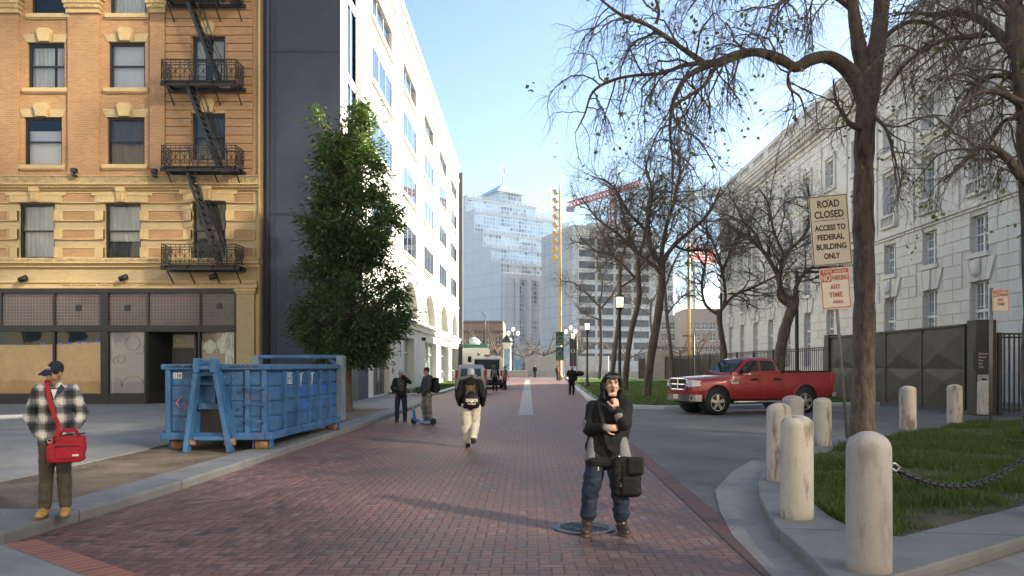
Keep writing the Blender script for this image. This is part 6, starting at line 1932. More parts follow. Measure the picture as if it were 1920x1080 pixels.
p.box(.08, DW - .08, .04, .08, DZ0, DZ1)
dbuild(p, 'hull', 'bin_blue')
p = MB(); rgd = random.Random(5)
# pressed plates between the ribs, each a slightly different blue
rib_y = [.0, .95, 1.85, 2.75, 3.65, 4.5, 5.45]
for i in range(len(rib_y) - 1):
    for k in range(4):
        za = DZ0 + .13 + k * .315
        q = MB(); q.bbox(DW - .05, DW - .012 + rgd.random() * .006, rib_y[i] + .13, rib_y[i + 1] - .05, za, za + .27, .012)
        dbuild(q, 'side_plate', 'bin_blue_dark' if (i, k) in ((2, 2), (2, 1), (3, 2), (4, 2), (4, 1), (5, 2), (5, 1)) else 'bin_blue')
for (x0, x1) in ((.14, .62), (1.36, 1.62), (1.75, 1.98)):
    for k in range(4):
        za = DZ0 + .13 + k * .32
        q = MB(); q.bbox(x0, x1, .012, .05, za, za + .28, .012); dbuild(q, 'front_plate', 'bin_blue')
for y in rib_y[1:-1]:
    q = MB(); q.bbox(DW - .05, DW + .07, y - .05, y + .05, DZ0 + .1, DZ1 - .05, .01); dbuild(q, 'side_rib', 'bin_blue')
    q = MB(); q.bbox(-.03, .05, y - .05, y + .05, DZ0 + .1, DZ1 - .05, .01); dbuild(q, 'side_rib', 'bin_blue')
for x in (.02, 1.66, 2.0):
    q = MB(); q.bbox(x, x + .1, -.05, .05, DZ0, DZ1, .012); dbuild(q, 'front_post', 'bin_blue')
q = MB()
q.bbox(-.06, DW + .07, -.08, .06, DZ1 - .02, DZ1 + .10, .02); q.bbox(DW - .06, DW + .08, .06, DL, DZ1 - .02, DZ1 + .10, .02); q.bbox(-.08, .06, .06, DL, DZ1 - .02, DZ1 + .1, .02)
q.bbox(DW - .06, DW + .09, -.06, DL, DZ0 - .04, DZ0 + .12, .015); q.bbox(-.06, DW - .06, -.09, .05, DZ0 - .04, DZ0 + .11, .015); q.bbox(-.09, -.0602, -.05, DL, DZ0 - .04, DZ0 + .12, .015)
dbuild(q, 'rails', 'bin_blue')
# rear frame
q = MB(); q.bbox(DW - .02, DW + .16, DL - .35, DL + .02, DZ0 - .0, 2.03, .02); dbuild(q, 'rear_post', 'bin_grey')
q = MB(); q.bbox(-.16, .02, DL - .35, DL + .02, DZ0, 2.03, .02); dbuild(q, 'rear_post', 'bin_grey')
q = MB(); q.bbox(-.14, DW + .14, DL - .3, DL - .12, 1.96, 2.06, .015); q.bar((DW, DL - .2, 1.75), (DW - .25, DL - .2, 1.96), .07); dbuild(q, 'rear_top_bar', 'bin_blue')
q = MB(); q.box(.1, DW - .1, DL - .2, DL - .12, DZ0, 1.6); dbuild(q, 'tailgate', 'bin_blue_dark')
# hook frame
def aleg(s):
    xb, xt = 1.0 + s * .45, .95 + s * .17
    q = MB()
    q.bar((xb, -.24, .0), (xt, -.22, 1.78), .09, .2, up=(0, 1, 0)); q.bar((xb + s * .05, -.1, .22), (xt + s * .02, -.06, 1.72), .04, .2, up=(0, 1, 0))
    q.bbox(xt - .06, xt + .06, -.36, -.1, 1.62, 1.92, .02)
    dbuild(q, 'hook_leg', 'bin_blue')
aleg(-1); aleg(1)
q = MB(); q.tube([(.74, -.26, 1.66), (.85, -.3, 1.72), (1.05, -.3, 1.72), (1.16, -.26, 1.66)], .05, 8); q.bbox(.79, 1.11, -.2, -.02, 1.55, 1.9, .02); dbuild(q, 'hook_bar', 'bin_blue')
for bb in ((.70, 1.34, -.06, .03, .86, .98), (.98, 1.06, -.05, .03, .98, 1.36), (.72, 1.32, -.05, .02, 1.362, 1.44), (.7, 1.34, -.3, -.05, .24, .32)):
    q = MB(); q.bbox(*bb, .01); dbuild(q, 'hook_brace', 'bin_blue')
q = MB(); q.box(.74, 1.30, .005, .03, .36, .86); dbuild(q, 'pocket_shade', 'sign_black')  # flat black plate painted for the shade inside the open pocket
for k in range(3):
    q = MB(); z = .62 + k * .34; q.tube([(1.64, -.03, z - .04), (1.64, -.16, z), (2.04, -.16, z), (2.04, -.03, z - .04)], .016, 6); dbuild(q, 'step_rung', 'bin_blue')
for (x, y) in ((.2, .25), (DW - .16, .15), (.2, DL - .5), (DW - .1, DL - .35)):
    q = MB(); q.lathe([(.03, -.13), (.13, -.13), (.14, -.1), (.14, .1), (.13, .13), (.03, .13)], (x, y, .13), 16, ax=(1, 0, 0)); w_ = dbuild(q, 'roller', 'rust')
    q = MB(); q.bar((x - .17, y, .27), (x - .17, y, .05), .03, .2, up=(0, 1, 0)); q.bar((x + .17, y, .27), (x + .17, y, .05), .03, .2, up=(0, 1, 0)); dbuild(q, 'roller_bracket', 'bin_blue', w_)
for x in (.62, 1.42):
    q = MB(); q.lathe([(.02, -.1), (.08, -.1), (.08, .1), (.02, .1)], (x, -.2, .2), 14, ax=(1, 0, 0)); dbuild(q, 'roller', 'rust')
# graffiti
q = MB(); fpt = lambda x, z: Vector((.06 + x * .68, .004, z))
q.tube([fpt(.44, 1.14), fpt(.24, .98), fpt(.48, .83)], .022, 5, sq=.3); q.tube([fpt(.48, 1.01), fpt(.68, .86), fpt(.50, .68)], .022, 5, sq=.3); q.tube([fpt(.66, .93), fpt(.72, .96)], .02, 5, sq=.3)
dbuild(q, 'orange_arrows', 'orange_spray')
q = MB()
for x in (.17, .27): q.box(x, x + .075, -.002, .01, 1.50, 1.62)
dbuild(q, 'number_plates', 'white_spray')
q = MB(); textmesh(q, '2', .11, lambda u, v, d: (.207 + u, -.004 - d, 1.522 + v)); textmesh(q, '8', .11, lambda u, v, d: (.307 + u, -.004 - d, 1.522 + v))
dbuild(q, 'numerals', 'sign_black', fix=False)
q = MB(); textmesh(q, 'YTTG', .17, lambda u, v, d: (.515 + u * .62, .004 - d, 1.49 + v)); dbuild(q, 'black_tag', 'sign_black', fix=False)
q = MB()
for x0, n in ((.05, 9), (1.35, 10)):
    pts = [Vector((x0 + i * .032, -.088, DZ1 + .035 + .035 * sin(i * 2.1 + x0) + .01 * ((i * 7) % 3))) for i in range(n * 2)]
    q.tube(pts, .008, 4)
dbuild(q, 'black_tag', 'sign_black')
q = MB()
textmesh(q, 'KUKC', .17, lambda u, v, d: (DW - .008 + d, 1.37 + u, 1.50 + v)); textmesh(q, 'KURZ', .17, lambda u, v, d: (DW - .008 + d, 1.37 + u, 1.36 + v))
for y in (2.2, 3.1): q.tube([(DW - .005, y - .2, 1.56), (DW - .005, y + .25, 1.60), (DW - .005, y + .05, 1.58), (DW - .005, y, 1.3)], .012, 4)
dbuild(q, 'white_tag', 'white_spray', fix=False)
# litter: bits of paper and twigs on the dirt
rgl = random.Random(9); 
for k in range(40):
    q = MB(); y = rgl.uniform(8.3, 27); x = rgl.uniform(-7.3, -5.3) if k % 3 else rgl.uniform(-4.5, 2.0)
    z = .125 if x < -5 else .002
    s = rgl.uniform(.012, .03); a = rgl.uniform(0, 3)
    q.add([(x + s * cos(a), y + s * sin(a), z), (x - s * sin(a), y + s * cos(a), z + .006), (x - s * cos(a), y - s * sin(a) * .6, z + .003), (x + s * sin(a), y - s * cos(a), z + .01)], [(0, 1, 2, 3)])
    if k == 0: LIT = MB()
    LIT.v += []; 
    b0 = len(LIT.v); LIT.v += q.v; LIT.f += [tuple(i + b0 for i in f) for f in q.f]; LIT.m += q.m; LIT.sm += q.sm
o = LIT.build('litter', mat('litter_paper', (.55, .53, .48), .8), fix=False); o['kind'] = 'stuff'; o['label'] = 'tiny scraps of paper scattered on dirt and bricks'
# ---------------------------------------------------------------- vehicles
def carpaint(name, col, flake=.15, rough=.3):
    m, t, b = newmat(name)
    co = t.coord(); n = t.noise(co, 3, 4)
    t.l.new(t.ramp(n, [(.3, tuple(q * .9 for q in col)), (.7, col)]), b.inputs['Base Color'])
    b.inputs['Metallic'].default_value = flake; b.inputs['Roughness'].default_value = rough
    b.inputs['Coat Weight'].default_value = .8; b.inputs['Coat Roughness'].default_value = .05
    return m
M['red_paint'] = carpaint('red_paint', (.34, .022, .022))
M['silver_paint'] = carpaint('silver_paint', (.32, .33, .35), .5)
M['white_paint'] = carpaint('white_paint', (.72, .71, .68), 0)
M['chrome'] = mat('chrome', (.55, .55, .56), .18, 1.0, var=.05)
M['alloy'] = mat('alloy', (.45, .45, .45), .3, .9, var=.08)
M['tyre'] = mat('tyre', (.018, .018, .018), .85, var=.3, vs=8)
M['car_glass'] = mat('car_glass', (.012, .014, .016), .04, var=.1, spec=.9)
M['trim_black'] = mat('trim_black', (.015, .015, .015), .6)
m, t, b = newmat('lamp_clear'); b.inputs['Base Color'].default_value = (.75, .75, .73, 1); b.inputs['Roughness'].default_value = .3; b.inputs['Metallic'].default_value = .2; b.inputs['Coat Weight'].default_value = 1
M['lamp_clear'] = m
M['amber'] = mat('amber', (.75, .20, .02), .25)
M['tail_red'] = mat('tail_red', (.38, .01, .01), .2, spec=.8)

def loft(stations, close=True):
    """stations: (x, [(y, z), ...]) half sections from sill to centreline, y = half width; mirrored across the middle"""
    mb = MB(); n = len(stations[0][1])
    for x, sec in stations:
        full = [(x, y, z) for y, z in sec] + [(x, -y, z) for y, z in reversed(sec)]
        mb.v += full
    m_ = 2 * n
    for i in range(len(stations) - 1):
        for k in range(m_ - 1):
            mb.f.append((i * m_ + k, i * m_ + k + 1, (i + 1) * m_ + k + 1, (i + 1) * m_ + k)); mb.m.append(0); mb.sm.append(True)
        mb.f.append((i * m_ + m_ - 1, i * m_, (i + 1) * m_, (i + 1) * m_ + m_ - 1)); mb.m.append(0); mb.sm.append(False)
    mb.f.append(tuple(range(m_))); mb.m.append(0); mb.sm.append(False)
    mb.f.append(tuple(range((len(stations) - 1) * m_, len(stations) * m_))); mb.m.append(0); mb.sm.append(False)
    return mb

def cut(mb, cutters):
    """solid mesh minus solids, baked"""
    a = mb.build('shell', M['red_paint']); cs = []
    for c in cutters:
        o = c.build('cutter', M['red_paint']); cs.append(o)
        md = a.modifiers.new('b', 'BOOLEAN'); md.operation = 'DIFFERENCE'; md.object = o; md.solver = 'EXACT'
    dg = bpy.context.evaluated_depsgraph_get(); dg.update()
    me = a.evaluated_get(dg).to_mesh()
    out = MB(); out.v = [tuple(v.co) for v in me.vertices]
    for p in me.polygons:
        out.f.append(tuple(p.vertices)); out.m.append(0); out.sm.append(p.use_smooth)
    a.evaluated_get(dg).to_mesh_clear()
    for o in cs + [a]: bpy.data.objects.remove(o)
    return out

def xf(mb, Mx):
    q = MB(); q.v = [tuple(Mx @ Vector(p)) for p in mb.v]; q.f = mb.f; q.m = mb.m; q.sm = mb.sm
    return q

def wheel(build, par, x, y, r, side, wd=.25, spokes=5, rimr=.72):
    """side = -1: face towards -y"""
    ax = (0, side, 0)
    q = MB(); q.lathe([(r * rimr, -.02), (r * rimr, wd * .02), (r * .9, wd * .06), (r * .985, wd * .0), (r, -wd * .15), (r, -wd * .85), (r * .97, -wd), (r * .5, -wd)], (x, y, r), 36, ax=ax)
    w = build(q, 'wheel', M['tyre'], par)
    q = MB(); q.lathe([(r * rimr * 1.03, .012), (r * rimr * .9, .02), (r * rimr * .86, -.05), (r * rimr * .86, -.14), (.02, -.15)], (x, y, r), 36, ax=ax); q.lathe([(r * .17, -.1), (r * .16, .0), (r * .12, .018), (0, .02)], (x, y, r), 16, ax=ax)
    for k in range(spokes):
        a = 2 * pi * k / spokes + .3
        for s in (-.16, .16) if spokes == 5 else (0,):
            p0 = Vector((x + cos(a + s * 1.6) * r * .13, y, r + sin(a + s * 1.6) * r * .13)); p1 = Vector((x + cos(a + s * .62) * r * rimr * .95, y, r + sin(a + s * .62) * r * rimr * .95))
            q.bar(p0 + Vector((0, side * .0, 0)), p1 + Vector((0, -side * .01, 0)), r * .15, .05, up=(0, 1, 0))
    build(q, 'rim', M['alloy'], w)
    q = MB(); q.lathe([(r * rimr * .85, -.149), (0, -.148)], (x, y, r), 24, ax=ax); build(q, 'brake', M['trim_black'], w)
    return w

def pickup():
    S = 1.085
    x0, y0 = 6.72, 28.3; rz = R(16.0)
    T = thing('pickup_truck', 'red crew cab pickup truck with chrome grille parked side on behind the bollards', 'pickup truck', (x0, y0, 0), rz)
    Mw = rootmat(T)
    # local: x to the rear from the front axle, y across (near side y = 0, far side y = 2.0), z up; real metres scaled by S
    def bd(mb, name, m, par=T, **kw): return xf(mb, Mw @ Matrix.Diagonal((S * .925, S, S, 1)) @ Matrix.Translation((0, .99, 0))).build(name, m, par, **kw)
    W = .99
    zs = .50
    st = []
    def sec(w, zb, zm, zt, wt, zc): return [(w - .06, zb), (w, zb + .12), (w + .005, zm - .15), (w, zm), (w - .03, (zm + zt) / 2), (wt, zt - .02), (wt - .06, zt), (wt * .5, zc), (0.0, zc)]
    st.append((-.98, sec(.80, .70, .85, 1.12, .68, 1.15)))
    st.append((-.93, sec(.90, .62, .90, 1.15, .76, 1.19)))
    st.append((-.72, sec(.965, .52, .92, 1.175, .84, 1.215)))
    st.append((-.35, sec(W + .01, .50, .98, 1.20, .90, 1.245)))
    st.append((.0, sec(W + .015, .50, 1.0, 1.225, .92, 1.27)))
    st.append((.45, sec(W + .005, zs, 1.02, 1.26, .93, 1.29)))
    st.append((.72, sec(W, zs, 1.03, 1.30, .94, 1.31)))
    st.append((1.6, sec(W, zs, 1.05, 1.33, .95, 1.33)))
    st.append((2.62, sec(W, zs, 1.06, 1.35, .955, 1.35)))
    st.append((2.63, sec(W - .012, zs, 1.06, 1.35, .94, 1.35)))
    st.append((2.665, sec(W - .012, zs, 1.06, 1.35, .94, 1.35)))
    st.append((2.67, sec(W, .52, 1.06, 1.375, .95, 1.375)))
    st.append((3.57, sec(W + .01, .52, 1.08, 1.385, .955, 1.385)))
    st.append((4.45, sec(W, .55, 1.06, 1.395, .95, 1.395)))
    st.append((4.76, sec(W - .02, .58, 1.05, 1.40, .93, 1.40)))
    st.append((4.80, sec(W - .06, .62, 1.05, 1.38, .90, 1.38)))
    body = loft(st)
    cutters = []
    for wx in (0, 3.57):
        for s in (-1, 1):
            c = MB(); c.lathe([(0, 0), (.50, 0), (.50, .62), (0, .62)], (wx, s * 1.12, .47), 40, ax=(0, -s, 0)); cutters.append(c)
    c = MB(); c.box(2.74, 4.70, -.80, .80, 1.0, 1.6); cutters.append(c)
    b_ = bd(cut(body, cutters), 'body', M['red_paint'])
    md = b_.modifiers.new('edge', 'EDGE_SPLIT'); md.split_angle = R(35)
    # cab greenhouse
    def cs(w, zb, wt, zt, zc): return [(w, zb), (w - .02, zb + .1), (wt + .05, zt - .14), (wt, zt - .05), (wt - .08, zt), (0, zc)]
    cab = loft([(.62, cs(.90, 1.28, .80, 1.33, 1.335)), (1.22, cs(.935, 1.29, .735, 1.80, 1.825)), (1.40, cs(.94, 1.30, .735, 1.855, 1.88)), (1.75, cs(.94, 1.31, .735, 1.875, 1.905)), (2.25, cs(.94, 1.32, .73, 1.865, 1.895)), (2.42, cs(.935, 1.33, .72, 1.84, 1.865)), (2.60, cs(.925, 1.34, .83, 1.42, 1.43))])
    cb = bd(cab, 'cab', M['red_paint']); md = cb.modifiers.new('edge', 'EDGE_SPLIT'); md.split_angle = R(35)
    # glass follows the cab side, 6 mm proud
    def side_y(z): # half width of cab side at z
        f = (z - 1.40) / (1.72 - 1.40); return .92 + (.785 - .92) * f
    def sideglass(poly, name, s, m='car_glass', off=.022):
        q = MB(); q.add([(x, s * (side_y(z) + off), z) for x, z in poly] + [(x, s * (side_y(z) - .02), z) for x, z in poly], [tuple(range(len(poly)))] + [(i, (i + 1) % len(poly), len(poly) + (i + 1) % len(poly), len(poly) + i) for i in range(len(poly))])
        return bd(q, name, M[m], cb)
    for s in (-1, 1):
        sideglass([(.86, 1.395), (1.70, 1.425), (1.70, 1.775), (1.50, 1.775), (1.30, 1.72), (1.10, 1.58)], 'door_window', s)
        sideglass([(1.80, 1.43), (2.37, 1.45), (2.34, 1.68), (2.25, 1.765), (1.82, 1.775)], 'door_window', s)
    q = MB(); q.add([(.70, -.80, 1.345), (.70, .80, 1.345), (1.21, .69, 1.765), (1.21, -.69, 1.765)], [(0, 1, 2, 3)]);
    for i in range(4): q.v[i] = (q.v[i][0] - .03, q.v[i][1], q.v[i][2] + .045)
    bd(q, 'windscreen', M['car_glass'], cb, fix=False)
    q = MB(); q.add([(2.43, -.66, 1.80), (2.43, .66, 1.80), (2.61, .72, 1.46), (2.61, -.72, 1.46)], [(0, 1, 2, 3)])
    for i in range(4): q.v[i] = (q.v[i][0] + .03, q.v[i][1], q.v[i][2] + .02)
    bd(q, 'rear_window', M['car_glass'], cb, fix=False)
    q = MB(); q.bar((.60, -.5, 1.36), (.80, -.05, 1.42), .02); q.bar((.62, .1, 1.36), (.80, .5, 1.42), .02); bd(q, 'wipers', M['trim_black'], cb)
    # bonnet edge, door seams, handles
    def sy(x): return W + .012
    for s in (-1, 1):
        for k, (xa, xb) in enumerate(((.52, 1.66), (1.69, 2.58))):
            q = MB()
            for x in ((xa,) if k == 0 else (xa - .015, )): q.box(x, x + .012, s * (W + .002), s * (W + .008), .62, 1.30)
            if k == 1: q.box(xb, xb + .01, s * (W + .002), s * (W + .008), .62, 1.3)
            q.box(xa, xb, s * (W + .002), s * (W + .007), .60, .612)
            dr = bd(q, 'door', M['trim_black'])
            q = MB(); q.bbox(xb - .32, xb - .07, s * (W + .0), s * (W + .05), 1.12, 1.19, .015); bd(q, 'handle', M['trim_black'], dr)
        q = MB(); q.box(.62, 3.0, s * (W + .003), s * (W + .012), .80, .825); q.box(4.12, 4.6, s * (W + .003), s * (W + .012), .80, .825); bd(q, 'side_crease', M['red_paint'])
        q = MB(); q.bar((.62, s * (W - .1), .43), (2.55, s * (W - .1), .43), .12, .09); bd(q, 'sill', M['trim_black'])
        q = MB(); q.tube([(.62, s * (W + .02), .40), (.75, s * (W + .06), .41), (2.45, s * (W + .06), .41), (2.58, s * (W + .02), .40)], .04, 8); bd(q, 'step_bar', M['chrome'])
        q = MB(); q.bbox(.98, 1.12, s * 1.0, s * 1.22, 1.36, 1.55, .03); q.bar((1.02, s * .9, 1.40), (1.04, s * 1.05, 1.42), .06); bd(q, 'wing_mirror', M['trim_black'])
        q = MB()
        q.tube([(3.57 + .515 * cos(a), s * (W + .012), .47 + .515 * sin(a)) for a in [pi * k / 20 for k in range(21)]], .025, 6); bd(q, 'wheel_arch', M['red_paint'])
        q = MB(); q.tube([(.515 * cos(a), s * (W + .012), .47 + .515 * sin(a)) for a in [pi * k / 20 for k in range(21)]], .025, 6); bd(q, 'wheel_arch', M['red_paint'])
        # lamps
        q = MB(); q.add([(-.955, s * .64, .90), (-.92, s * .90, .92), (-.62, s * .985, .95), (-.60, s * .955, 1.11), (-.90, s * .83, 1.135), (-.965, s * .64, 1.12)] + [(-.90, s * .60, .90), (-.85, s * .8, .92), (-.6, s * .9, .95), (-.6, s * .88, 1.11), (-.8, s * .75, 1.13), (-.9, s * .6, 1.12)],
            [(0, 1, 4, 5), (1, 2, 3, 4), (0, 6, 7, 1), (1, 7, 8, 2), (3, 9, 10, 4), (4, 10, 11, 5), (2, 8, 9, 3)])
        q.v = [(x - .05, y * 1.03, z) for x, y, z in q.v]
        hl = bd(q, 'headlight', M['lamp_clear'])
        q = MB(); q.bbox(-.70, -.63, s * .975, s * 1.003, .98, 1.08, .01); bd(q, 'indicator', M['amber'], hl)
        q = MB(); q.bbox(4.70, 4.83, s * .80, s * .975, 1.00, 1.34, .02); q.bbox(4.66, 4.80, s * .90, s * .992, 1.0, 1.34, .02); bd(q, 'tail_light', M['tail_red'])
    # grille
    q = MB(); g0, g1 = .80, 1.17
    def gp(y, z, d=0): return (-1.0 + .10 * abs(y) ** 2 + (z - .8) * .08 - d, y, z)
    for (a, b2) in (((-.56, 1.16), (.56, 1.16)), ((-.50, .80), (.50, .80)), ((-.56, 1.16), (-.60, .98)), ((-.60, .98), (-.50, .80)), ((.56, 1.16), (.60, .98)), ((.60, .98), (.50, .80)), ((0, .8), (0, 1.16)), ((-.58, .97), (.58, .97))):
        n = 6
        q.tube([gp(a[0] + (b2[0] - a[0]) * i / n, a[1] + (b2[1] - a[1]) * i / n, .03) for i in range(n + 1)], .042, 8)
    gr = bd(q, 'grille', M['chrome'])
    q = MB()
    for i in range(7): q.quad(gp(-.56 + 1.12 * i / 7, .82, .022), gp(-.56 + 1.12 * (i + 1) / 7, .82, .022), gp(-.56 + 1.12 * (i + 1) / 7, 1.15, .022), gp(-.56 + 1.12 * i / 7, 1.15, .022))
    for z in (.84, .87, .90, .93, 1.0, 1.03, 1.06, 1.09, 1.12): q.tube([gp(-.55 + 1.1 * i / 7, z, .03) for i in range(8)], .008, 4)
    bd(q, 'grille_mesh', M['trim_black'], gr, fix=False)
    # bumper
    q = MB(); pts = [(-.62, .985), (-.85, .95), (-1.02, .80), (-1.08, .4), (-1.09, 0), (-1.08, -.4), (-1.02, -.80), (-.85, -.95), (-.62, -.985)]
    def wrap(mb, za, zb, off, n=1):
        for (xa, ya), (xb, yb) in zip(pts, pts[1:]):
            mb.quad((xa - off, ya * (1 + off * .3), za), (xb - off, yb * (1 + off * .3), za), (xb - off, yb * (1 + off * .3), zb), (xa - off, ya * (1 + off * .3), zb))
            mb.quad((xa - off, ya * (1 + off * .3), zb), (xb - off, yb * (1 + off * .3), zb), (xb + .12, yb * .95, zb + .01), (xa + .12, ya * .95, zb + .01))
            mb.quad((xa - off, ya * (1 + off * .3), za), (xb - off, yb * (1 + off * .3), za), (xb + .12, yb * .95, za - .01), (xa + .12, ya * .95, za - .01))
    wrap(q, .44, .655, .0); bp = bd(q, 'front_bumper', M['chrome'], weld=True)
    q = MB(); wrap(q, .66, .80, -.02); bd(q, 'bumper_cover', M['red_paint'], weld=True)
    for s in (-1, 1):
        q = MB(); q.lathe([(.075, -.02), (.075, .02), (.05, .025), (0, .022)], (-.97, s * .81, .55), 14, ax=(-1, s * .9, 0)); bd(q, 'fog_light', M['trim_black'], bp)
    q = MB(); q.bbox(-1.115, -1.095, -.16, .16, .50, .65, .006); bd(q, 'number_plate', M['sign_white'], bp)
    q = MB(); q.bbox(4.74, 4.95, -.95, .95, .52, .70, .03); bd(q, 'rear_bumper', M['chrome'])
    q = MB(); q.box(-.8, 4.6, -.6, .6, .36, .62); q.box(-.7, .9, -.7, .7, .5, .9); bd(q, 'underbody', M['trim_black'])
    # dark liners inside the arches, bed floor rails
    for wx in (0, 3.57):
        q = MB(); q.lathe([(.495, 0), (.495, .50), (0, .50)], (wx, -.985, .47), 30, ax=(0, 1, 0)); q.lathe([(.495, 0), (.495, .50), (0, .50)], (wx, .985, .47), 30, ax=(0, -1, 0)); bd(q, 'arch_liner', M['trim_black'], fix=False)
    q = MB()
    for s in (-1, 1): q.bar((2.72, s * .87, 1.40), (4.72, s * .87, 1.415), .16, .035)
    bd(q, 'bed_rail_cap', M['trim_black'])
    q = MB(); textmesh(q, 'RAM', .10, lambda u, v, d: (.66 + u, -(W + .016) - d, 1.005 + v), width=.30, bold=.006); bd(q, 'badge', M['chrome'], fix=False)
    q = MB(); q.box(.42, .56, -(W + .02), -(W + .008), 1.10, 1.13); q.box(.44, .54, -(W + .02), -(W + .008), 1.07, 1.085); bd(q, 'badge', M['chrome'])
    B = lambda q, n_, m_, p_: bd(q, n_, m_, p_)
    for wx in (0, 3.57):
        wheel(B, T, wx, -.97, .395, -1, .27); wheel(B, T, wx, .97, .395, 1, .27)
    return T
pickup()

def boxcar(label, name, cat, px, py, sc, rz, dims, paint, kindv):
    """small far vehicle seen from behind: x across, y forward, origin under the rear bumper middle"""
    g = G(px, py)
    T = thing(name, label, cat, (g.x, g.y, 0), rz)
    Mw = rootmat(T)
    def bd(mb, nm, m, par=T, **kw): return xf(mb, Mw @ Matrix.Scale(sc, 4)).build(nm, m, par, **kw)
    w, L, h = dims
    hw_ = w / 2
    def sec(wb, z0, zm, z1, wt): return [(wb - .05, z0), (wb, z0 + .12), (wb, zm), (wt + .03, z1 - .1), (wt - .05, z1), (0, z1 + .02)]
    if kindv == 'suv':
        st = [(0.0, sec(hw_ - .1, .40, .95, 1.02, hw_ - .12)), (.12, sec(hw_, .32, 1.0, 1.60, hw_ - .22)), (.3, sec(hw_, .28, 1.0, h, hw_ - .2)), (2.2, sec(hw_, .26, 1.0, h, hw_ - .18)), (2.9, sec(hw_, .26, 1.0, h - .35, hw_ - .2)), (3.3, sec(hw_, .26, .95, 1.05, hw_ - .15)), (L - .15, sec(hw_ - .05, .3, .85, .95, hw_ - .2)), (L, sec(hw_ - .15, .4, .7, .8, hw_ - .3))]
        gl = (hw_ - .3, 1.08, h - .22)
    elif kindv == 'van':
        st = [(0.0, sec(hw_ - .05, .40, 1.1, h - .15, hw_ - .14)), (.1, sec(hw_, .32, 1.15, h, hw_ - .1)), (3.6, sec(hw_, .3, 1.15, h, hw_ - .1)), (4.2, sec(hw_, .3, 1.0, h - .6, hw_ - .15)), (L, sec(hw_ - .1, .35, .8, .95, hw_ - .2))]
        gl = (hw_ - .2, 1.2, h - .22)
    else:
        st = [(0.0, sec(hw_, .45, 1.5, h, hw_ - .03)), (L - 1.2, sec(hw_, .45, 1.5, h, hw_ - .03)), (L - .9, sec(hw_ - .1, .4, 1.2, h - .9, hw_ - .2)), (L, sec(hw_ - .15, .4, 1.0, 1.3, hw_ - .2))]
        gl = None
    b_ = loft(st); b_.v = [(y, x, z) for x, y, z in b_.v]
    bo = bd(b_, 'body', paint); md = bo.modifiers.new('edge', 'EDGE_SPLIT'); md.split_angle = R(32)
    if gl:
        q = MB(); q.bbox(-gl[0], gl[0], -.035 if kindv == 'van' else .06, .12, gl[1], gl[2], .04)
        if kindv == 'suv':
            q = MB(); q.add([(-gl[0], -.015, gl[1]), (gl[0], -.015, gl[1]), (gl[0] - .06, .075, gl[2]), (-gl[0] + .06, .075, gl[2])], [(0, 1, 2, 3)])
        bd(q, 'rear_window', M['car_glass'], fix=kindv == 'van')
        for s in (-1, 1):
            q = MB()
            for ya, yb in ((.55, 1.35), (1.45, 2.2), (2.3, 2.75)): q.add([(s * (hw_ - .005), ya, 1.08), (s * (hw_ - .005), yb, 1.08), (s * (hw_ - .155), yb, h - .2), (s * (hw_ - .155), ya, h - .2)], [(0, 1, 2, 3)])
            bd(q, 'side_window', M['car_glass'], fix=False)
    for s in (-1, 1):
        q = MB()
        if kindv == 'suv': q.bbox(s * (hw_ - .02), s * (hw_ - .16), -.02, .25, 1.0, 1.45, .03)
        else: q.bbox(s * (hw_ - .0), s * (hw_ - .14), -.03, .1, .8, 1.15, .02)
        bd(q, 'tail_light', M['tail_red'])
    q = MB(); q.bbox(-hw_ + .03, hw_ - .03, -.1, .15, .34, .58, .04); bd(q, 'rear_bumper', paint if kindv == 'suv' else M['trim_black'])
    q = MB(); q.bbox(-.25, .25, -.06, -.0, .72, .84, .01); bd(q, 'number_plate', M['sign_white'])
    q = MB(); q.box(-hw_ + .15, hw_ - .15, .1, L - .2, .2, .5); bd(q, 'underbody', M['trim_black'])
    for y in (.85, L - .95):
        for s in (-1, 1):
            q = MB(); q.lathe([(.02, -.0), (.2, .0), (.22, .02), (.31, .02), (.33, -.02), (.33, -.2), (.0, -.2)], (s * (hw_ + .005), y, .33), 20, ax=(s, 0, 0)); w_ = bd(q, 'wheel', M['tyre'])
            q = MB(); q.lathe([(.21, .012), (.0, .03)], (s * (hw_ + .005), y, .33), 16, ax=(s, 0, 0)); bd(q, 'rim', M['alloy'], w_)
    if kindv == 'suv':
        q = MB(); q.lathe([(0, -.155), (.3, -.15), (.335, -.12), (.34, 0), (0, 0)], (0.05, -.02, .98), 24, ax=(0, 1, 0), smooth=False); bd(q, 'spare_wheel_cover', M['silver_paint'])
        for s in (-1, 1):
            q = MB(); q.tube([(s * (hw_ - .28), .4, h + .06), (s * (hw_ - .28), 2.1, h + .06)], .025, 6); bd(q, 'roof_rail', M['trim_black'])
    if kindv == 'van':
        q = MB(); q.bbox(-.18, .18, .0, .12, h + .0, h + .07, .01); bd(q, 'brake_light', M['tail_red'])
        for s in (-1, 1):
            q = MB(); q.tube([(s * .6, .3, h + .15), (s * .6, 3.2, h + .15)], .03, 6); 
            for y in (.5, 1.8, 3.0): q.tube([(s * .6, y, h), (s * .6, y, h + .15)], .025, 5)
            bd(q, 'roof_rack', M['trim_black'])
        q = MB(); q.box(-.012, .012, -.04, .0, .5, h - .25); bd(q, 'door_seam', M['trim_black'])
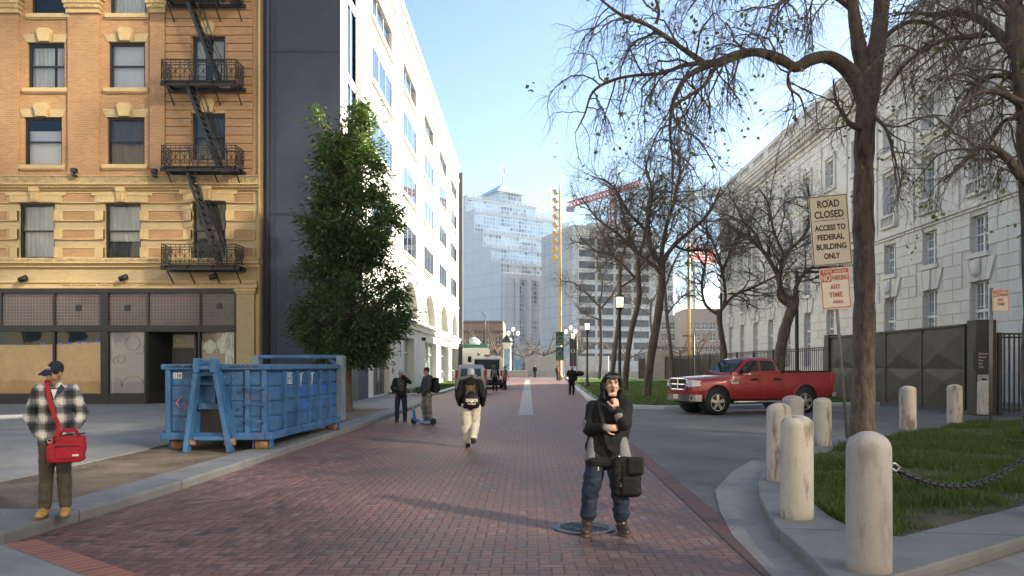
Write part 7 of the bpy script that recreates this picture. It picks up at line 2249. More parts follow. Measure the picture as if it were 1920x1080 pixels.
    if kindv == 'truck':
        for x in (-.75, -.2):
            q = MB(); q.bbox(x, x + .35, -.03, .02, 1.75, 2.3, .02); bd(q, 'window', M['car_glass'])
        q = MB(); q.bbox(-hw_ + .1, hw_ - .1, .5, 2.4, h, h + .35, .05); bd(q, 'roof_unit', mat('green_tarp', (.03, .16, .10), .7))
        q = MB(); q.tube([(.7, .6, h), (.9, .8, h + 3.0)], [.09, .05], 8); q.tube([(.9, .8, h + 3), (.6, .9, h + 3.4)], .04, 6); bd(q, 'mast', M['trim_black'])
        q = MB(); q.lathe([(.0, .0), (.35, .1), (.55, .3)], (-.3, 3.2, h + .5), 16, ax=(.3, -.8, .5)); q.tube([(-.3, 3.2, h), (-.3, 3.2, h + .55)], .05, 6); bd(q, 'dish', M['white_paint'], fix=False)
    return T
boxcar('silver sport utility car with tall red tail lights parked by the small lawn', 'parked_car', 'car', 883, 741, 1.02, R(4), (1.82, 4.5, 1.75), M['silver_paint'], 'suv')
boxcar('white van with a wide dark rear window parked ahead of the silver car', 'parked_van', 'van', 913, 729, 1.2, R(1), (1.95, 4.9, 2.05), M['white_paint'], 'van')
boxcar('tall white box truck with a mast and green roof load, behind the white van', 'box_truck', 'truck', 892, 714, 1.2, R(2), (2.5, 7.0, 3.1), M['white_paint'], 'truck')
# ---------------------------------------------------------------- people
def cloth(name, col, col2=None, rough=.85, bump=.35, bs=14, var=.22, vs=3):
    return mat(name, col, rough, var=var, vs=vs, bump=bump, bs=bs, col2=col2, spec=.25)
M['skin_tan'] = mat('skin_tan', (.36, .19, .12), .55, var=.10, vs=6)
M['skin_pale'] = mat('skin_pale', (.46, .28, .20), .55, var=.08, vs=6)
M['black_cloth'] = cloth('black_cloth', (.009, .009, .0095))
M['black_nylon'] = cloth('black_nylon', (.009, .009, .0095), rough=.6, bump=.5, bs=22)
M['grey_cloth'] = cloth('grey_cloth', (.15, .15, .16))
M['charcoal'] = cloth('charcoal', (.045, .046, .05))
M['brown_cloth'] = cloth('brown_cloth', (.13, .085, .045))
M['khaki'] = cloth('khaki', (.50, .46, .38), bump=.5, bs=9)
M['denim'] = cloth('denim', (.022, .031, .053), (.013, .018, .032), bump=.5, bs=10)
M['denim_dark'] = cloth('denim_dark', (.018, .024, .042))
M['wool_brown'] = cloth('wool_brown', (.085, .072, .055), bump=.3, bs=12)
M['camo_grey'] = cloth('camo_grey', (.20, .19, .17), (.07, .07, .065), vs=9, var=.3)
M['red_canvas'] = cloth('red_canvas', (.36, .022, .035), bump=.4, bs=16)
M['boot_tan'] = mat('boot_tan', (.42, .22, .065), .7, var=.2, vs=9)
M['boot_dark'] = mat('boot_dark', (.035, .024, .018), .5, var=.4, vs=9)
M['sole'] = mat('sole', (.10, .07, .045), .8)
M['shoe_white'] = mat('shoe_white', (.60, .60, .62), .6)
M['navy'] = cloth('navy', (.018, .024, .035))
M['hair_grey'] = mat('hair_grey', (.36, .35, .33), .7, var=.3, vs=14, bump=.6, bs=60)
M['hair_dark'] = mat('hair_dark', (.02, .016, .013), .6)
M['mouth_dark'] = mat('mouth_dark', (.05, .012, .012), .5)
M['eye_dark'] = mat('eye_dark', (.02, .015, .012), .3)
M['orange_vest'] = mat('orange_vest', (.75, .22, .04), .7)
M['cap_grey'] = cloth('cap_grey', (.22, .25, .32))
M['olive_grey'] = cloth('olive_grey', (.14, .135, .12))
def plaidmat():
    m, t, b = newmat('plaid_flannel')
    co = t.coord(); n = t.noise(co, 4, 3)
    x, y, z = t.sep(co)[0:3]
    def stripes(v, per, ph):
        f = t.math('FRACT', t.math('ADD', t.math('DIVIDE', v, per), ph))
        tri = t.math('ABSOLUTE', t.math('SUBTRACT', f, .5))
        return t.ramp(tri, [(.14, 0.0), (.20, .5), (.27, .5), (.34, 1.0)])
    wob = t.math('MULTIPLY', n, .03)
    a = stripes(t.math('ADD', x, wob), .20, .1); c = stripes(t.math('ADD', z, wob), .175, .35)
    s = t.math('MULTIPLY', t.math('ADD', a, c), .5)
    col = t.ramp(s, [(.0, (.62, .60, .55)), (.28, (.40, .39, .38)), (.5, (.15, .15, .16)), (.75, (.05, .052, .06)), (1, (.016, .017, .02))])
    t.l.new(col, b.inputs['Base Color']); b.inputs['Roughness'].default_value = .9
    t.l.new(t.bump(t.noise(co, 16, 4), .4, .012), b.inputs['Normal'])
    return m
M['plaid'] = plaidmat()

def lump(mb, a, b, ra, rb, side=(1, 0, 0), sx=1.0, sy=1.0, n=14):
    """rounded cone from a to b; sx / sy stretch its section along and across 'side'"""
    a = Vector(a); b = Vector(b); d = b - a; L = d.length
    if L < 1e-6: d = Vector((0, 0, 1)); L = 1e-6
    d = d / max(L, 1e-6)
    x = Vector(side); x = x - d * x.dot(d); x = x.normalized() if x.length > 1e-4 else d.orthogonal().normalized()
    y = d.cross(x)
    rings = [(-ra * cos(t_), ra * sin(t_)) for t_ in (0, .4, .8, 1.2)] + [(0, ra), (L, rb)] + [(L + rb * sin(t_), rb * cos(t_)) for t_ in (.37, .77, 1.17, pi / 2)]
    v = []; f = []
    for h, r in rings:
        r = max(r, 1e-5)
        for k in range(n):
            q = 2 * pi * k / n
            v.append(tuple(a + d * h + x * r * sx * cos(q) + y * r * sy * sin(q)))
    for i in range(len(rings) - 1):
        for k in range(n):
            k2 = (k + 1) % n; f.append((i * n + k, i * n + k2, (i + 1) * n + k2, (i + 1) * n + k))
    f.append(tuple(range(n - 1, -1, -1))); f.append(tuple(range((len(rings) - 1) * n, len(rings) * n)))
    mb.add(v, f, True)

def fuse(mb, name, m, par, voxel, it=3, wrinkle=0.0, wf=9.0, sx=1.0):
    """one continuous skin round all the lumps of mb (in the figure's own frame)"""
    me = bpy.data.meshes.new('tmp'); me.from_pydata([tuple(p) for p in mb.v], [], mb.f)
    o = link(bpy.data.objects.new('tmp', me))
    md = o.modifiers.new('r', 'REMESH'); md.mode = 'VOXEL'; md.voxel_size = voxel
    if it: md = o.modifiers.new('s', 'SMOOTH'); md.factor = .5; md.iterations = it
    dg = bpy.context.evaluated_depsgraph_get(); dg.update()
    ev = o.evaluated_get(dg); m2 = bpy.data.meshes.new_from_object(ev)
    bpy.data.objects.remove(o)
    if wrinkle:
        co = [0.0] * (3 * len(m2.vertices)); m2.vertices.foreach_get('co', co)
        nr = [0.0] * (3 * len(m2.vertices)); m2.vertices.foreach_get('normal', nr)
        for i in range(0, len(co), 3):
            p = Vector(co[i:i + 3])
            w = wrinkle * (noise.noise(Vector((p.x * wf, p.y * wf, p.z * wf * 1.7))) + .5 * noise.noise(Vector((p.x * wf * 2.2 + 9, p.y * wf * 2.2, p.z * wf * 3.5))))
            for k in range(3): co[i + k] += nr[i + k] * w
        m2.vertices.foreach_set('co', co)
    m2.name = name
    m2.polygons.foreach_set('use_smooth', [True] * len(m2.polygons))
    m2.materials.clear(); m2.materials.append(m)
    c = link(bpy.data.objects.new(name, m2)); c.parent = par
    return c

def plain(mb, name, m, par):
    """part in the figure's own frame, no fusing"""
    me = bpy.data.meshes.new(name); me.from_pydata([tuple(p) for p in mb.v], [], mb.f); me.materials.append(m)
    me.polygons.foreach_set('use_smooth', mb.sm)
    o = link(bpy.data.objects.new(name, me)); o.parent = par
    bm = bmesh.new(); bm.from_mesh(me); bmesh.ops.recalc_face_normals(bm, faces=bm.faces); bm.to_mesh(me); bm.free()
    return o

def hand(mb, wrist, d, palm, thumb, curl=.5, s=1.0):
    """palm, four bent fingers of different lengths and a thumb from the side of the palm"""
    w = Vector(wrist); d = Vector(d).normalized(); p = Vector(palm); p = (p - d * p.dot(d)).normalized(); x = d.cross(p).normalized() * thumb
    lump(mb, w, w + d * .05 * s, .026 * s, .034 * s, x, 1.0, .55); lump(mb, w + d * .035 * s, w + d * .08 * s, .036 * s, .037 * s, x, 1.0, .42)
    for k, (off, L) in enumerate(((.028, .070), (.0095, .080), (-.0095, .074), (-.028, .058))):
        q = w + d * .085 * s + x * off * s; dd = d.copy(); r = .0088 * s
        for j, fr in enumerate((.45, .32, .26)):
            ang = curl * (.5 + .55 * j) + .05 * k
            dd = (Matrix.Rotation(ang if j == 0 else curl * .95, 3, x * thumb if False else d.cross(p).normalized()) @ dd)
            # bend towards the palm side
            if (dd - d).dot(p) < 0 and j == 0:
                dd = Matrix.Rotation(-2 * ang, 3, d.cross(p).normalized()) @ dd
            e = q + dd.normalized() * L * fr * s
            lump(mb, q, e, r, r * .92, n=8); q = e; r *= .92
    q = w + d * .025 * s + x * .03 * s; dd = (d * .7 + x * .75 + p * .25).normalized()
    for fr in (.038, .030, .024):
        e = q + dd * fr * s; lump(mb, q, e, .0105 * s, .0095 * s, n=8); q = e; dd = (dd + d * .35 - x * .25 + p * .35 * curl).normalized()

def headmat(c, yaw=0.0, pitch=0.0, roll=0.0):
    return Matrix.Translation(Vector(c)) @ Euler((pitch, roll, yaw), 'XYZ').to_matrix().to_4x4()

def headlumps(mb, Hm, open_mouth=False):
    R3 = Hm.to_3x3(); X = R3 @ Vector((1, 0, 0))
    def q(x, y, z): return Hm @ Vector((x, y, z))
    mb.ell(q(0, .018, .032), (.074, .095, .088), 18, 12, R3)
    mb.ell(q(0, -.026, -.03), (.060, .066, .078), 16, 10, R3)
    lump(mb, q(-.022, -.052, -.088 - (.012 if open_mouth else 0)), q(.022, -.052, -.088 - (.012 if open_mouth else 0)), .024, .024)
    lump(mb, q(0, -.090, .022), q(0, -.112, -.022), .010, .0155, n=10)
    lump(mb, q(-.02, -.094, -.026), q(.02, -.094, -.026), .010, .010, n=8)
    lump(mb, q(-.042, -.082, .036), q(.042, -.082, .036), .013, .013, n=8)
    for s in (-1, 1):
        lump(mb, q(s * .034, -.076, -.02), q(s * .05, -.05, -.03), .022, .022, n=8)
        mb.ell(q(s * .077, .012, .0), (.011, .02, .032), 10, 6, R3)
    if not open_mouth: lump(mb, q(-.02, -.09, -.055), q(.02, -.09, -.055), .009, .009, n=8)
def face(par, Hm, open_mouth=False, brows='hair_dark'):
    R3 = Hm.to_3x3()
    def q(x, y, z): return Hm @ Vector((x, y, z))
    e = MB()
    for s in (-1, 1): e.ell(q(s * .031, -.0865, .014), (.012, .007, .006), 8, 5, R3)
    plain(e, 'eyes', M['eye_dark'], par)
    e = MB()
    for s in (-1, 1): e.tube([q(s * .014, -.097, .03), q(s * .03, -.097, .036), q(s * .05, -.083, .03)], .005, 5)
    plain(e, 'eyebrows', M[brows], par)
    e = MB()
    if open_mouth: e.ell(q(0, -.087, -.062), (.020, .013, .026), 12, 8, R3)
    else: e.tube([q(-.022, -.094, -.057), q(0, -.101, -.056), q(.022, -.094, -.057)], .0035, 5)
    plain(e, 'mouth', M['mouth_dark'], par)

def boot(par, ankle, toe, m, h=.16, name='boot', vox=.008, fat=1.0, solem='sole'):
    a = Vector(ankle); t_ = Vector(toe); d = t_ - a; d.z = 0; d.normalize()
    up = Vector((0, 0, 1)); b = Vector((a.x, a.y, t_.z))
    mb = MB()
    lump(mb, b + d * -.02 + up * .055, b + d * .10 + up * .05, .052 * fat, .052 * fat, d.cross(up), .88, 1.0)
    lump(mb, b + d * .10 + up * .045, b + d * .17 + up * .042, .052 * fat, .044 * fat, d.cross(up), 1.0, .9)
    lump(mb, b + up * .06, a + up * max(.0, h - .10), .054 * fat, .056 * fat)
    o = fuse(mb, name, M[m], par, vox, 2, .003, 18)
    sl = MB(); n = 16; ring = []
    s = d.cross(up)
    for k in range(n):
        q = 2 * pi * k / n
        ring.append(b + d * (.065 + .15 * fat * cos(q)) + s * .05 * fat * sin(q) * (1 + .1 * cos(q)))
    sl.add([tuple(p + up * .002) for p in ring] + [tuple(p + up * .03) for p in ring], [tuple(range(n)), tuple(range(2 * n - 1, n - 1, -1))] + [(i, (i + 1) % n, n + (i + 1) % n, n + i) for i in range(n)])
    plain(sl, 'sole', M[solem], o)
    return o

def person(label, loc, rz, J, wear, vox=.012, sx=1.0, group=None, head=(0, 0, 0), opn=False, hands=()):
    """J: joints in the figure's frame (faces -y, a = -x side, b = +x side). wear: materials and fullness"""
    T = thing('person', label, 'person', loc, rz, group)
    T.scale = (sx, 1, 1) if sx != 1 else (1, 1, 1)
    k = wear.get('k', 1.0)
    V = {q: Vector(p) for q, p in J.items()}
    Hm = headmat(V['head'], *[R(q) for q in head])
    # ---- body: one skin
    b = MB()
    headlumps(b, Hm, opn)
    lump(b, V['neck'] + Vector((0, .01, -.03)), Hm @ Vector((0, .012, -.04)), .055, .052)
    lump(b, V['pelvis'], V['waist'], .115, .105, sx=1.25, sy=.8); lump(b, V['waist'], V['chest'], .105, .12, sx=1.25, sy=.8); lump(b, V['chest'], V['neck'] - Vector((0, 0, .05)), .12, .07, sx=1.3, sy=.75)
    for s in 'ab':
        lump(b, V['sh' + s], V['el' + s], .045, .038); lump(b, V['el' + s], V['wr' + s], .038, .027)
        lump(b, V['hip' + s], V['kn' + s], .075, .05); lump(b, V['kn' + s], V['an' + s], .048, .035)
        lump(b, V['chest'] + Vector((0, 0, .06)), V['sh' + s], .06, .048)
        lump(b, V['an' + s], V['toe' + s] + Vector((0, 0, .04)), .035, .03)
    for h in hands: hand(b, V['wr' + h[0]], h[1], h[2], h[3], h[4])
    for s in 'ab':
        if s not in [h[0] for h in hands] and not wear.get('pockets'):
            dn = (V['wr' + s] - V['el' + s]).normalized(); hand(b, V['wr' + s], dn, Vector((1 if s == 'a' else -1, 0, 0)), 1 if s == 'a' else -1, .45)
    fuse(b, 'body', M[wear['skin']], T, min(vox, .007) if hands else vox, 2)
    # ---- jacket
    j = MB(); jr = wear.get('jr', 1.0)
    hem = V['pelvis'] + (V['waist'] - V['pelvis']) * wear.get('hem', .0)
    jx = wear.get('jx', 1.25)
    lump(j, hem, V['waist'], .135 * jr, .13 * jr, sx=jx, sy=.86); lump(j, V['waist'], V['chest'], .13 * jr, .145 * jr, sx=jx, sy=.86); lump(j, V['chest'], V['neck'] - Vector((0, 0, .06)), .14 * jr, .085, sx=1.32, sy=.85)
    lump(j, V['neck'] - Vector((0, -.01, .04)), V['neck'] + Vector((0, .012, .015)), .072, .066)
    zh = Vector((hem.x, hem.y, wear.get('zh', V['pelvis'].z - .05))); hw_ = wear.get('hw', .095) * jr
    lump(j, zh - Vector((hw_, 0, 0)), zh + Vector((hw_, 0, 0)), .075 * jr, .075 * jr, (0, 1, 0), 1.65, 1.0); lump(j, zh + Vector((0, 0, .06)), hem + Vector((0, 0, .08)), .12 * jr, .125 * jr, sx=1.25, sy=.9)
    ar = wear.get('ar', 1.0)
    for s in 'ab':
        lump(j, V['chest'] + Vector((0, 0, .07)), V['sh' + s], .085, .078 * ar)
        lump(j, V['sh' + s], V['el' + s], .076 * ar, .064 * ar); lump(j, V['el' + s], V['el' + s].lerp(V['wr' + s], .93), .064 * ar, .046 * ar)
    fuse(j, wear.get('jname', 'jacket'), M[wear['jacket']], T, vox, 3, wear.get('wr', .008), 8)
    # ---- trousers
    t_ = MB(); lr = wear.get('lr', 1.0)
    lump(t_, V['pelvis'] - Vector((0, 0, .04)), V['pelvis'] + Vector((0, 0, .06)), .112, .11, sx=1.25, sy=.86)
    for s in 'ab':
        lump(t_, V['hip' + s] - Vector((0, 0, .03)), V['kn' + s], .098 * lr, .080 * lr); lump(t_, V['kn' + s], V['an' + s].lerp(V['kn' + s], wear.get('cuff', .08)), .080 * lr, .068 * lr)
    fuse(t_, 'trousers', M[wear['trousers']], T, vox, 3, wear.get('twr', .010), 7)
    for s in 'ab':
        boot(T, V['an' + s], V['toe' + s], wear['shoe'], wear.get('shoe_h', .12), wear.get('shoe_name', 'shoe'), max(.008, vox * .8), wear.get('fat', 1.0), wear.get('solem', 'sole'))
    if vox < .011 or wear.get('face'): face(T, Hm, opn, wear.get('brows', 'hair_dark'))
    # ---- hair / hats
    R3 = Hm.to_3x3(); hq = lambda x, y, z: Hm @ Vector((x, y, z))
    hh = MB(); kind_ = wear.get('hat')
    if kind_ in ('cap', 'beanie', 'hair', 'hood'):
        if kind_ == 'hair':
            hh.ell(hq(0, .034, .045), (.083, .088, .086), 16, 10, R3); lump(hh, hq(-.03, .085, .0), hq(.03, .085, .0), .045, .045); hh.ell(hq(0, .05, .0), (.079, .065, .06), 14, 8, R3)
        else: hh.ell(hq(0, .02, .052), (.084, .105, .086), 18, 12, R3)
        if kind_ == 'beanie': hh.ell(hq(0, .03, .03), (.083, .098, .075), 16, 10, R3)
        if kind_ == 'cap': lump(hh, hq(-.03, -.085, .055), hq(-.035, -.165, .035), .045, .04, X_v(R3), 1.0, .18); lump(hh, hq(.03, -.085, .055), hq(.035, -.165, .035), .045, .04, X_v(R3), 1.0, .18)
        if kind_ == 'hood':
            hh.v = []; hh.f = []; hh.m = []; hh.sm = []
            # hood: shell round the head, open at the face
            for i in range(13):
                a = pi * (-.12 + 1.24 * i / 12)
                p0 = hq(.096 * cos(a), -.040, .005 + .125 * sin(a)); p1 = hq(.100 * cos(a), .045, .0 + .125 * sin(a))
                lump(hh, p0, p1, .022, .026, n=8)
            hh.ell(hq(0, .06, .02), (.098, .085, .115), 16, 10, R3)
            lump(hh, hq(-.096, -.03, -.03), hq(-.085, -.01, -.13), .02, .024); lump(hh, hq(.096, -.03, -.03), hq(.085, -.01, -.13), .02, .024)
            lump(hh, hq(-.07, .05, -.10), hq(.07, .05, -.10), .06, .06)
        fuse(hh, {'cap': 'cap', 'beanie': 'beanie', 'hair': 'hair', 'hood': 'hood'}[kind_], M[wear['hatm']], T, min(vox, .009), 2)
    return T, V, Hm
def X_v(R3): return R3 @ Vector((1, 0, 0))

def stand(h=1.70, foot=.11, **over):
    """standing joints for a figure of height h"""
    k = h / 1.72
    J = dict(head=(0, -.015, 1.595), neck=(0, .01, 1.455), chest=(0, 0, 1.28), waist=(0, 0, 1.08), pelvis=(0, 0, .93), sha=(-.185, .01, 1.385), shb=(.185, .01, 1.385), ela=(-.25, .03, 1.11), elb=(.25, .03, 1.11), wra=(-.25, -.06, .86), wrb=(.25, -.06, .86),
             hipa=(-.095, 0, .89), hipb=(.095, 0, .89), kna=(-foot, -.02, .48), knb=(foot, -.02, .48), ana=(-foot, .02, .09), anb=(foot, .02, .09), toea=(-foot - .02, -.14, .0), toeb=(foot + .02, -.14, .0))
    J = {a: tuple(q * k for q in b) for a, b in J.items()}
    for a, b in over.items(): J[a] = b
    return J

# man in plaid, hands in his pockets
LP = Vector((-5.09, 8.62, .125))
J = stand(1.66, .10, ela=(-.29, .06, 1.09), wra=(-.17, -.10, .90), elb=(.29, .06, 1.09), wrb=(.18, -.10, .90), toea=(-.15, -.15, 0), toeb=(.12, -.17, 0), ana=(-.12, .0, .09), anb=(.11, -.02, .09), head=(-.005, -.03, 1.535), neck=(0, .0, 1.41))
PL, V, Hm = person('man in a plaid jacket and dark cap with hands in pockets at the kerb', LP, R(24), J,
       dict(skin='skin_tan', jacket='plaid', trousers='wool_brown', shoe='boot_tan', shoe_name='boot', shoe_h=.15, jr=1.12, ar=1.18, lr=1.08, pockets=True, hat='cap', hatm='navy', wr=.012, twr=.012, brows='hair_grey', fat=1.08, cuff=.12), vox=.009, sx=.86, head=(-38, 14, 6))
# collar, pocket flaps, shirt
q = MB()
for s in (-1, 1):
    q.add([(s * .012, -.118, 1.355), (s * .075, -.075, 1.425), (s * .115, -.075, 1.375), (s * .055, -.135, 1.31)], [(0, 1, 2, 3)]); 
q.v = [(x, y - .012, z) for x, y, z in q.v]
plain(q, 'collar', M['charcoal'], PL)
q = MB(); q.add([(-.035, -.128, 1.37), (.035, -.128, 1.37), (.0, -.150, 1.27)], [(0, 1, 2)]); plain(q, 'shirt', M['pale_strip'], PL)
q = MB()
for s in (-1, 1): q.prism([(s * .055, 1.245), (s * .155, 1.255), (s * .150, 1.215), (s * .105, 1.195), (s * .058, 1.212)], lambda u, v, d: (u, -.158 + abs(u) * .22 + d, v), -.012, .02)
plain(q, 'pocket_flap', M['plaid'], PL)
q = MB(); 
for z in (1.22, 1.12, 1.02, .92): q.ell((.0, -.163, z), (.009, .005, .009), 8, 5)
plain(q, 'buttons', M['sole'], PL)
q = MB(); textmesh(q, 'ALASKA', .026, lambda u, v, d: Hm @ Vector((u, -.098 - .0 - d + abs(u) * .35 * abs(u) * 6, .088 + v)), width=.085, bold=.0006); lump(q, Hm @ Vector((-.03, -.098, .077)), Hm @ Vector((.035, -.098, .077)), .0035, .0035); plain(q, 'cap_lettering', M['sign_white'], PL)
# boot laces
# red travel bag on its strap
RB = thing('shoulder_bag', 'bright red travel bag hanging on a red strap across the plaid man', 'bag', LP + Vector((.25, -.22, .61)), R(24))
Mb = rootmat(RB)
def rb(mb, n, m, par=RB, **kw): return xf(mb, Mb).build(n, m, par, **kw)
q = MB(); q.bbox(-.18, .165, -.105, .10, .0, .20, .03); q.bbox(-.10, .175, -.10, .095, .10, .275, .03); o = fuse(q, 'bag_body', M['red_canvas'], RB, .009, 9, .007, 12)
q = MB(); q.bbox(-.10, .13, -.125, -.085, .04, .17, .02); rb(q, 'front_pocket', M['red_canvas'], o)
q = MB(); q.tube([(-.12, -.02, .262), (0, -.03, .29), (.17, -.02, .30)], .008, 6); q.tube([(-.1, -.12, .175), (0.02, -.13, .18), (.13, -.12, .175)], .006, 5); rb(q, 'zips', M['charcoal'], o)
q = MB(); q.tube([(-.07, -.06, .26), (-.04, -.09, .33), (.08, -.09, .33), (.11, -.06, .27)], .012, 6); q.tube([(-.07, .05, .26), (-.04, .03, .34), (.08, .03, .34), (.11, .05, .27)], .012, 6); rb(q, 'handles', M['red_canvas'], o)
q = MB(); q.box(.06, .12, -.13, -.124, .07, .09); rb(q, 'label_tag', M['sign_white'], o)
q = MB(); Mi = Mb.inverted() @ rootmat(PL) @ Matrix.Diagonal((.86, 1, 1, 1))
sp3 = [Mi @ Vector(p) for p in ((-.085, .10, 1.40), (-.085, .03, 1.465), (-.088, -.06, 1.44), (-.065, -.128, 1.36), (-.03, -.178, 1.22), (.02, -.192, 1.08), (.06, -.185, .95))] 
a_, _r = spline(sp3 + [Vector((-.15, -.05, .20))], [.02] * 8, 4)
for p, n_ in zip(a_, a_[1:]): q.bar(p, n_ + (n_ - p) * .15, .04, .008, up=(0, -1, .2))
rb(q, 'strap', M['red_canvas'])
q = MB(); q.tube([Vector((-.15, -.05, .20)) + Vector((.022 * cos(t_), 0, .022 * sin(t_) + .03)) for t_ in [2 * pi * i / 10 for i in range(11)]], .005, 5); rb(q, 'clip', M['chrome'])

# hooded man, head thrown back
LH = Vector((.79, 8.33, 0))
def hx_(px, py, y=0.0): return ((px - 1132) / 180.0, y, 1.75 + (685 - py) / 180.0)
J = stand(1.70, .16, head=(.085, .02, 1.53), neck=(.075, .045, 1.395), chest=(.06, .035, 1.19), waist=(.035, 0, .98), pelvis=(.02, 0, .86), sha=(-.10, .05, 1.315), shb=(.225, .04, 1.315), ela=(-.15, -.04, 1.085), wra=(.0, -.19, 1.115), elb=(.205, -.19, 1.15), wrb=(.125, -.165, 1.30),
          hipa=(-.07, 0, .83), hipb=(.11, 0, .83), kna=(-.14, -.03, .45), knb=(.17, -.03, .45), ana=(-.175, .0, .09), anb=(.185, .02, .09), toea=(-.185, -.16, 0), toeb=(.225, -.14, 0))
J['sha'] = (-.105, .05, 1.31)
HM_, V, Hm = person('man in a black hoodie and baggy jeans looking up, mouth open, fist at chin', LH, R(-4), J,
       dict(skin='skin_pale', jacket='black_cloth', jname='hoodie', trousers='denim', shoe='boot_dark', shoe_name='boot', shoe_h=.20, jr=1.16, ar=1.05, lr=1.18, hem=.0, zh=.755, hw=.115, jx=1.42, hat='hood', hatm='black_cloth', wr=.008, twr=.018, fat=1.05, cuff=.28), vox=.008, head=(4, -17, 2), opn=True,
       hands=(('a', (1, -.15, -.02), (0, .9, .1), -1, .55), ('b', (-.12, .1, 1), (-.5, .8, 0), 1, 1.35)))
q = MB(); lump(q, Hm @ Vector((-.05, -.085, .075)), Hm @ Vector((.05, -.085, .075)), .022, .022); lump(q, Hm @ Vector((-.03, -.1, .066)), Hm @ Vector((.03, -.1, .066)), .02, .02); fuse(q, 'cap_peak', M['charcoal'], HM_, .007, 2)
# grey elbow patches, side panels, cuffs
q = MB(); lump(q, V['elb'].lerp(V['shb'], .10) + Vector((-.004, -.006, 0)), V['elb'].lerp(V['wrb'], .55) + Vector((-.004, -.006, 0)), .070, .058); fuse(q, 'elbow_patch', M['grey_cloth'], HM_, .008, 2)
q = MB(); lump(q, V['ela'].lerp(V['sha'], .25) + Vector((-.022, .0, 0)), V['ela'] + Vector((-.012, -.0, -.005)), .062, .058); fuse(q, 'elbow_patch', M['grey_cloth'], HM_, .008, 2)
q = MB(); lump(q, V['wra'].lerp(V['ela'], .30), V['wra'].lerp(V['ela'], -.08), .044, .040); fuse(q, 'knit_cuff', M['grey_cloth'], HM_, .007, 2, .003, 30)
q = MB(); lump(q, V['wrb'].lerp(V['elb'], .28), V['wrb'].lerp(V['elb'], -.04), .044, .040); fuse(q, 'knit_cuff', M['grey_cloth'], HM_, .007, 2, .003, 30)
for s, x in ((-1, -.105), (1, .185)):
    q = MB(); lump(q, (x + s * .015, -.045, .80), (x + s * .0, -.045, .97), .082, .060, sx=1.0, sy=.90); fuse(q, 'side_panel', M['grey_cloth'], HM_, .008, 2)
q = MB(); q.ell((.13, -.165, .735), (.010, .006, .014), 8, 5); plain(q, 'zip_pull', M['chrome'], HM_)
q = MB()
for dz in (0, .02): q.ell((-.06, -.132, .70 - dz), (.008, .004, .008), 8, 5)
plain(q, 'rivets', M['sign_white'], HM_)
# black messenger bag on the strap
BG = thing('messenger_bag', 'black nylon messenger bag with silver clip slung from the hooded man', 'bag', LH + Vector((.23, -.13, .40)), R(-6))
Mb2 = rootmat(BG)
def mbg(mb, n, m, par=BG, **kw): return xf(mb, Mb2).build(n, m, par, **kw)
q = MB(); lump(q, (-.09, -.01, .06), (.09, -.01, .06), .06, .06, (0, 1, 0), 1.0, 1.0); lump(q, (-.10, -.01, .36), (.09, -.01, .36), .055, .055); lump(q, (-.09, -.01, .08), (-.10, -.01, .36), .06, .058); lump(q, (.08, -.01, .08), (.08, -.01, .36), .06, .058); lump(q, (-.02, -.01, .1), (-.02, -.01, .34), .068, .064, (1, 0, 0), 1.3, 1.0); o = fuse(q, 'bag_body', M['black_nylon'], BG, .009, 3, .006, 12)
q = MB(); q.bbox(-.0, .165, -.10, -.06, .24, .42, .02); q.bbox(.1, .165, -.09, .05, .24, .41, .02); mbg(q, 'flap', M['black_nylon'], o)
q = MB(); q.bbox(-.06, .11, -.095, -.06, .03, .22, .02); mbg(q, 'front_pocket', M['black_nylon'], o)
q = MB(); q.bar((-.075, -.10, .17), (-.06, -.10, .13), .008); q.box(-.077, -.063, -.104, -.096, .12, .135); q.ell((-.085, -.08, .42), (.012, .008, .018), 8, 6); q.bar((-.085, -.08, .42), (-.085, -.08, .47), .008); mbg(q, 'clip', M['chrome'], o)
q = MB(); Mi = Mb2.inverted() @ rootmat(HM_)
sp3 = [Mi @ Vector(p) for p in ((-.02, .13, 1.28), (-.05, .07, 1.385), (-.055, -.04, 1.365), (-.03, -.122, 1.25), (-.005, -.150, 1.17), (.03, -.165, 1.0), (.075, -.165, .90))]
a_, _r = spline(sp3 + [Vector((-.085, -.075, .46))], [.02] * 8, 4)
for p, n_ in zip(a_, a_[1:]): q.bar(p, n_ + (n_ - p) * .15, .038, .007, up=(0, -1, .2))
mbg(q, 'strap', M['black_nylon'])

# grey haired man walking away with a drawstring bag
LW = Vector((-1.22, 17.1, 0))
J = stand(1.70, .09, ela=(-.27, .05, 1.10), wra=(-.24, -.10, .90), elb=(.27, .05, 1.10), wrb=(.24, -.10, .90), kna=(-.09, -.10, .50), ana=(-.07, .30, .22), toea=(-.07, .34, .02), knb=(.10, -.03, .47), anb=(.07, -.02, .09), toeb=(.07, -.18, 0), head=(0, -.04, 1.57))
J['toea'] = (-.07, .18, .10)
WK, V, Hm = person('grey haired man walking away in a black and brown jacket and baggy cream trousers', LW, R(180), J,
       dict(skin='skin_pale', jacket='black_cloth', trousers='khaki', shoe='black_nylon', shoe_h=.10, jr=1.12, ar=1.12, lr=1.28, pockets=True, hat='hair', hatm='hair_grey', twr=.016, hem=.0, solem='charcoal'), vox=.011, head=(0, 5, 0))
q = MB(); lump(q, (0, .045, 1.10), (0, .045, 1.30), .13, .125, sx=1.05, sy=.86); fuse(q, 'back_panel', M['brown_cloth'], WK, .011, 2, .005)
q = MB(); lump(q, (-.085, .085, 1.42), (.085, .085, 1.42), .055, .055); lump(q, (-.05, .125, 1.37), (.05, .125, 1.37), .045, .045); fuse(q, 'hood', M['black_cloth'], WK, .011, 2, .004)
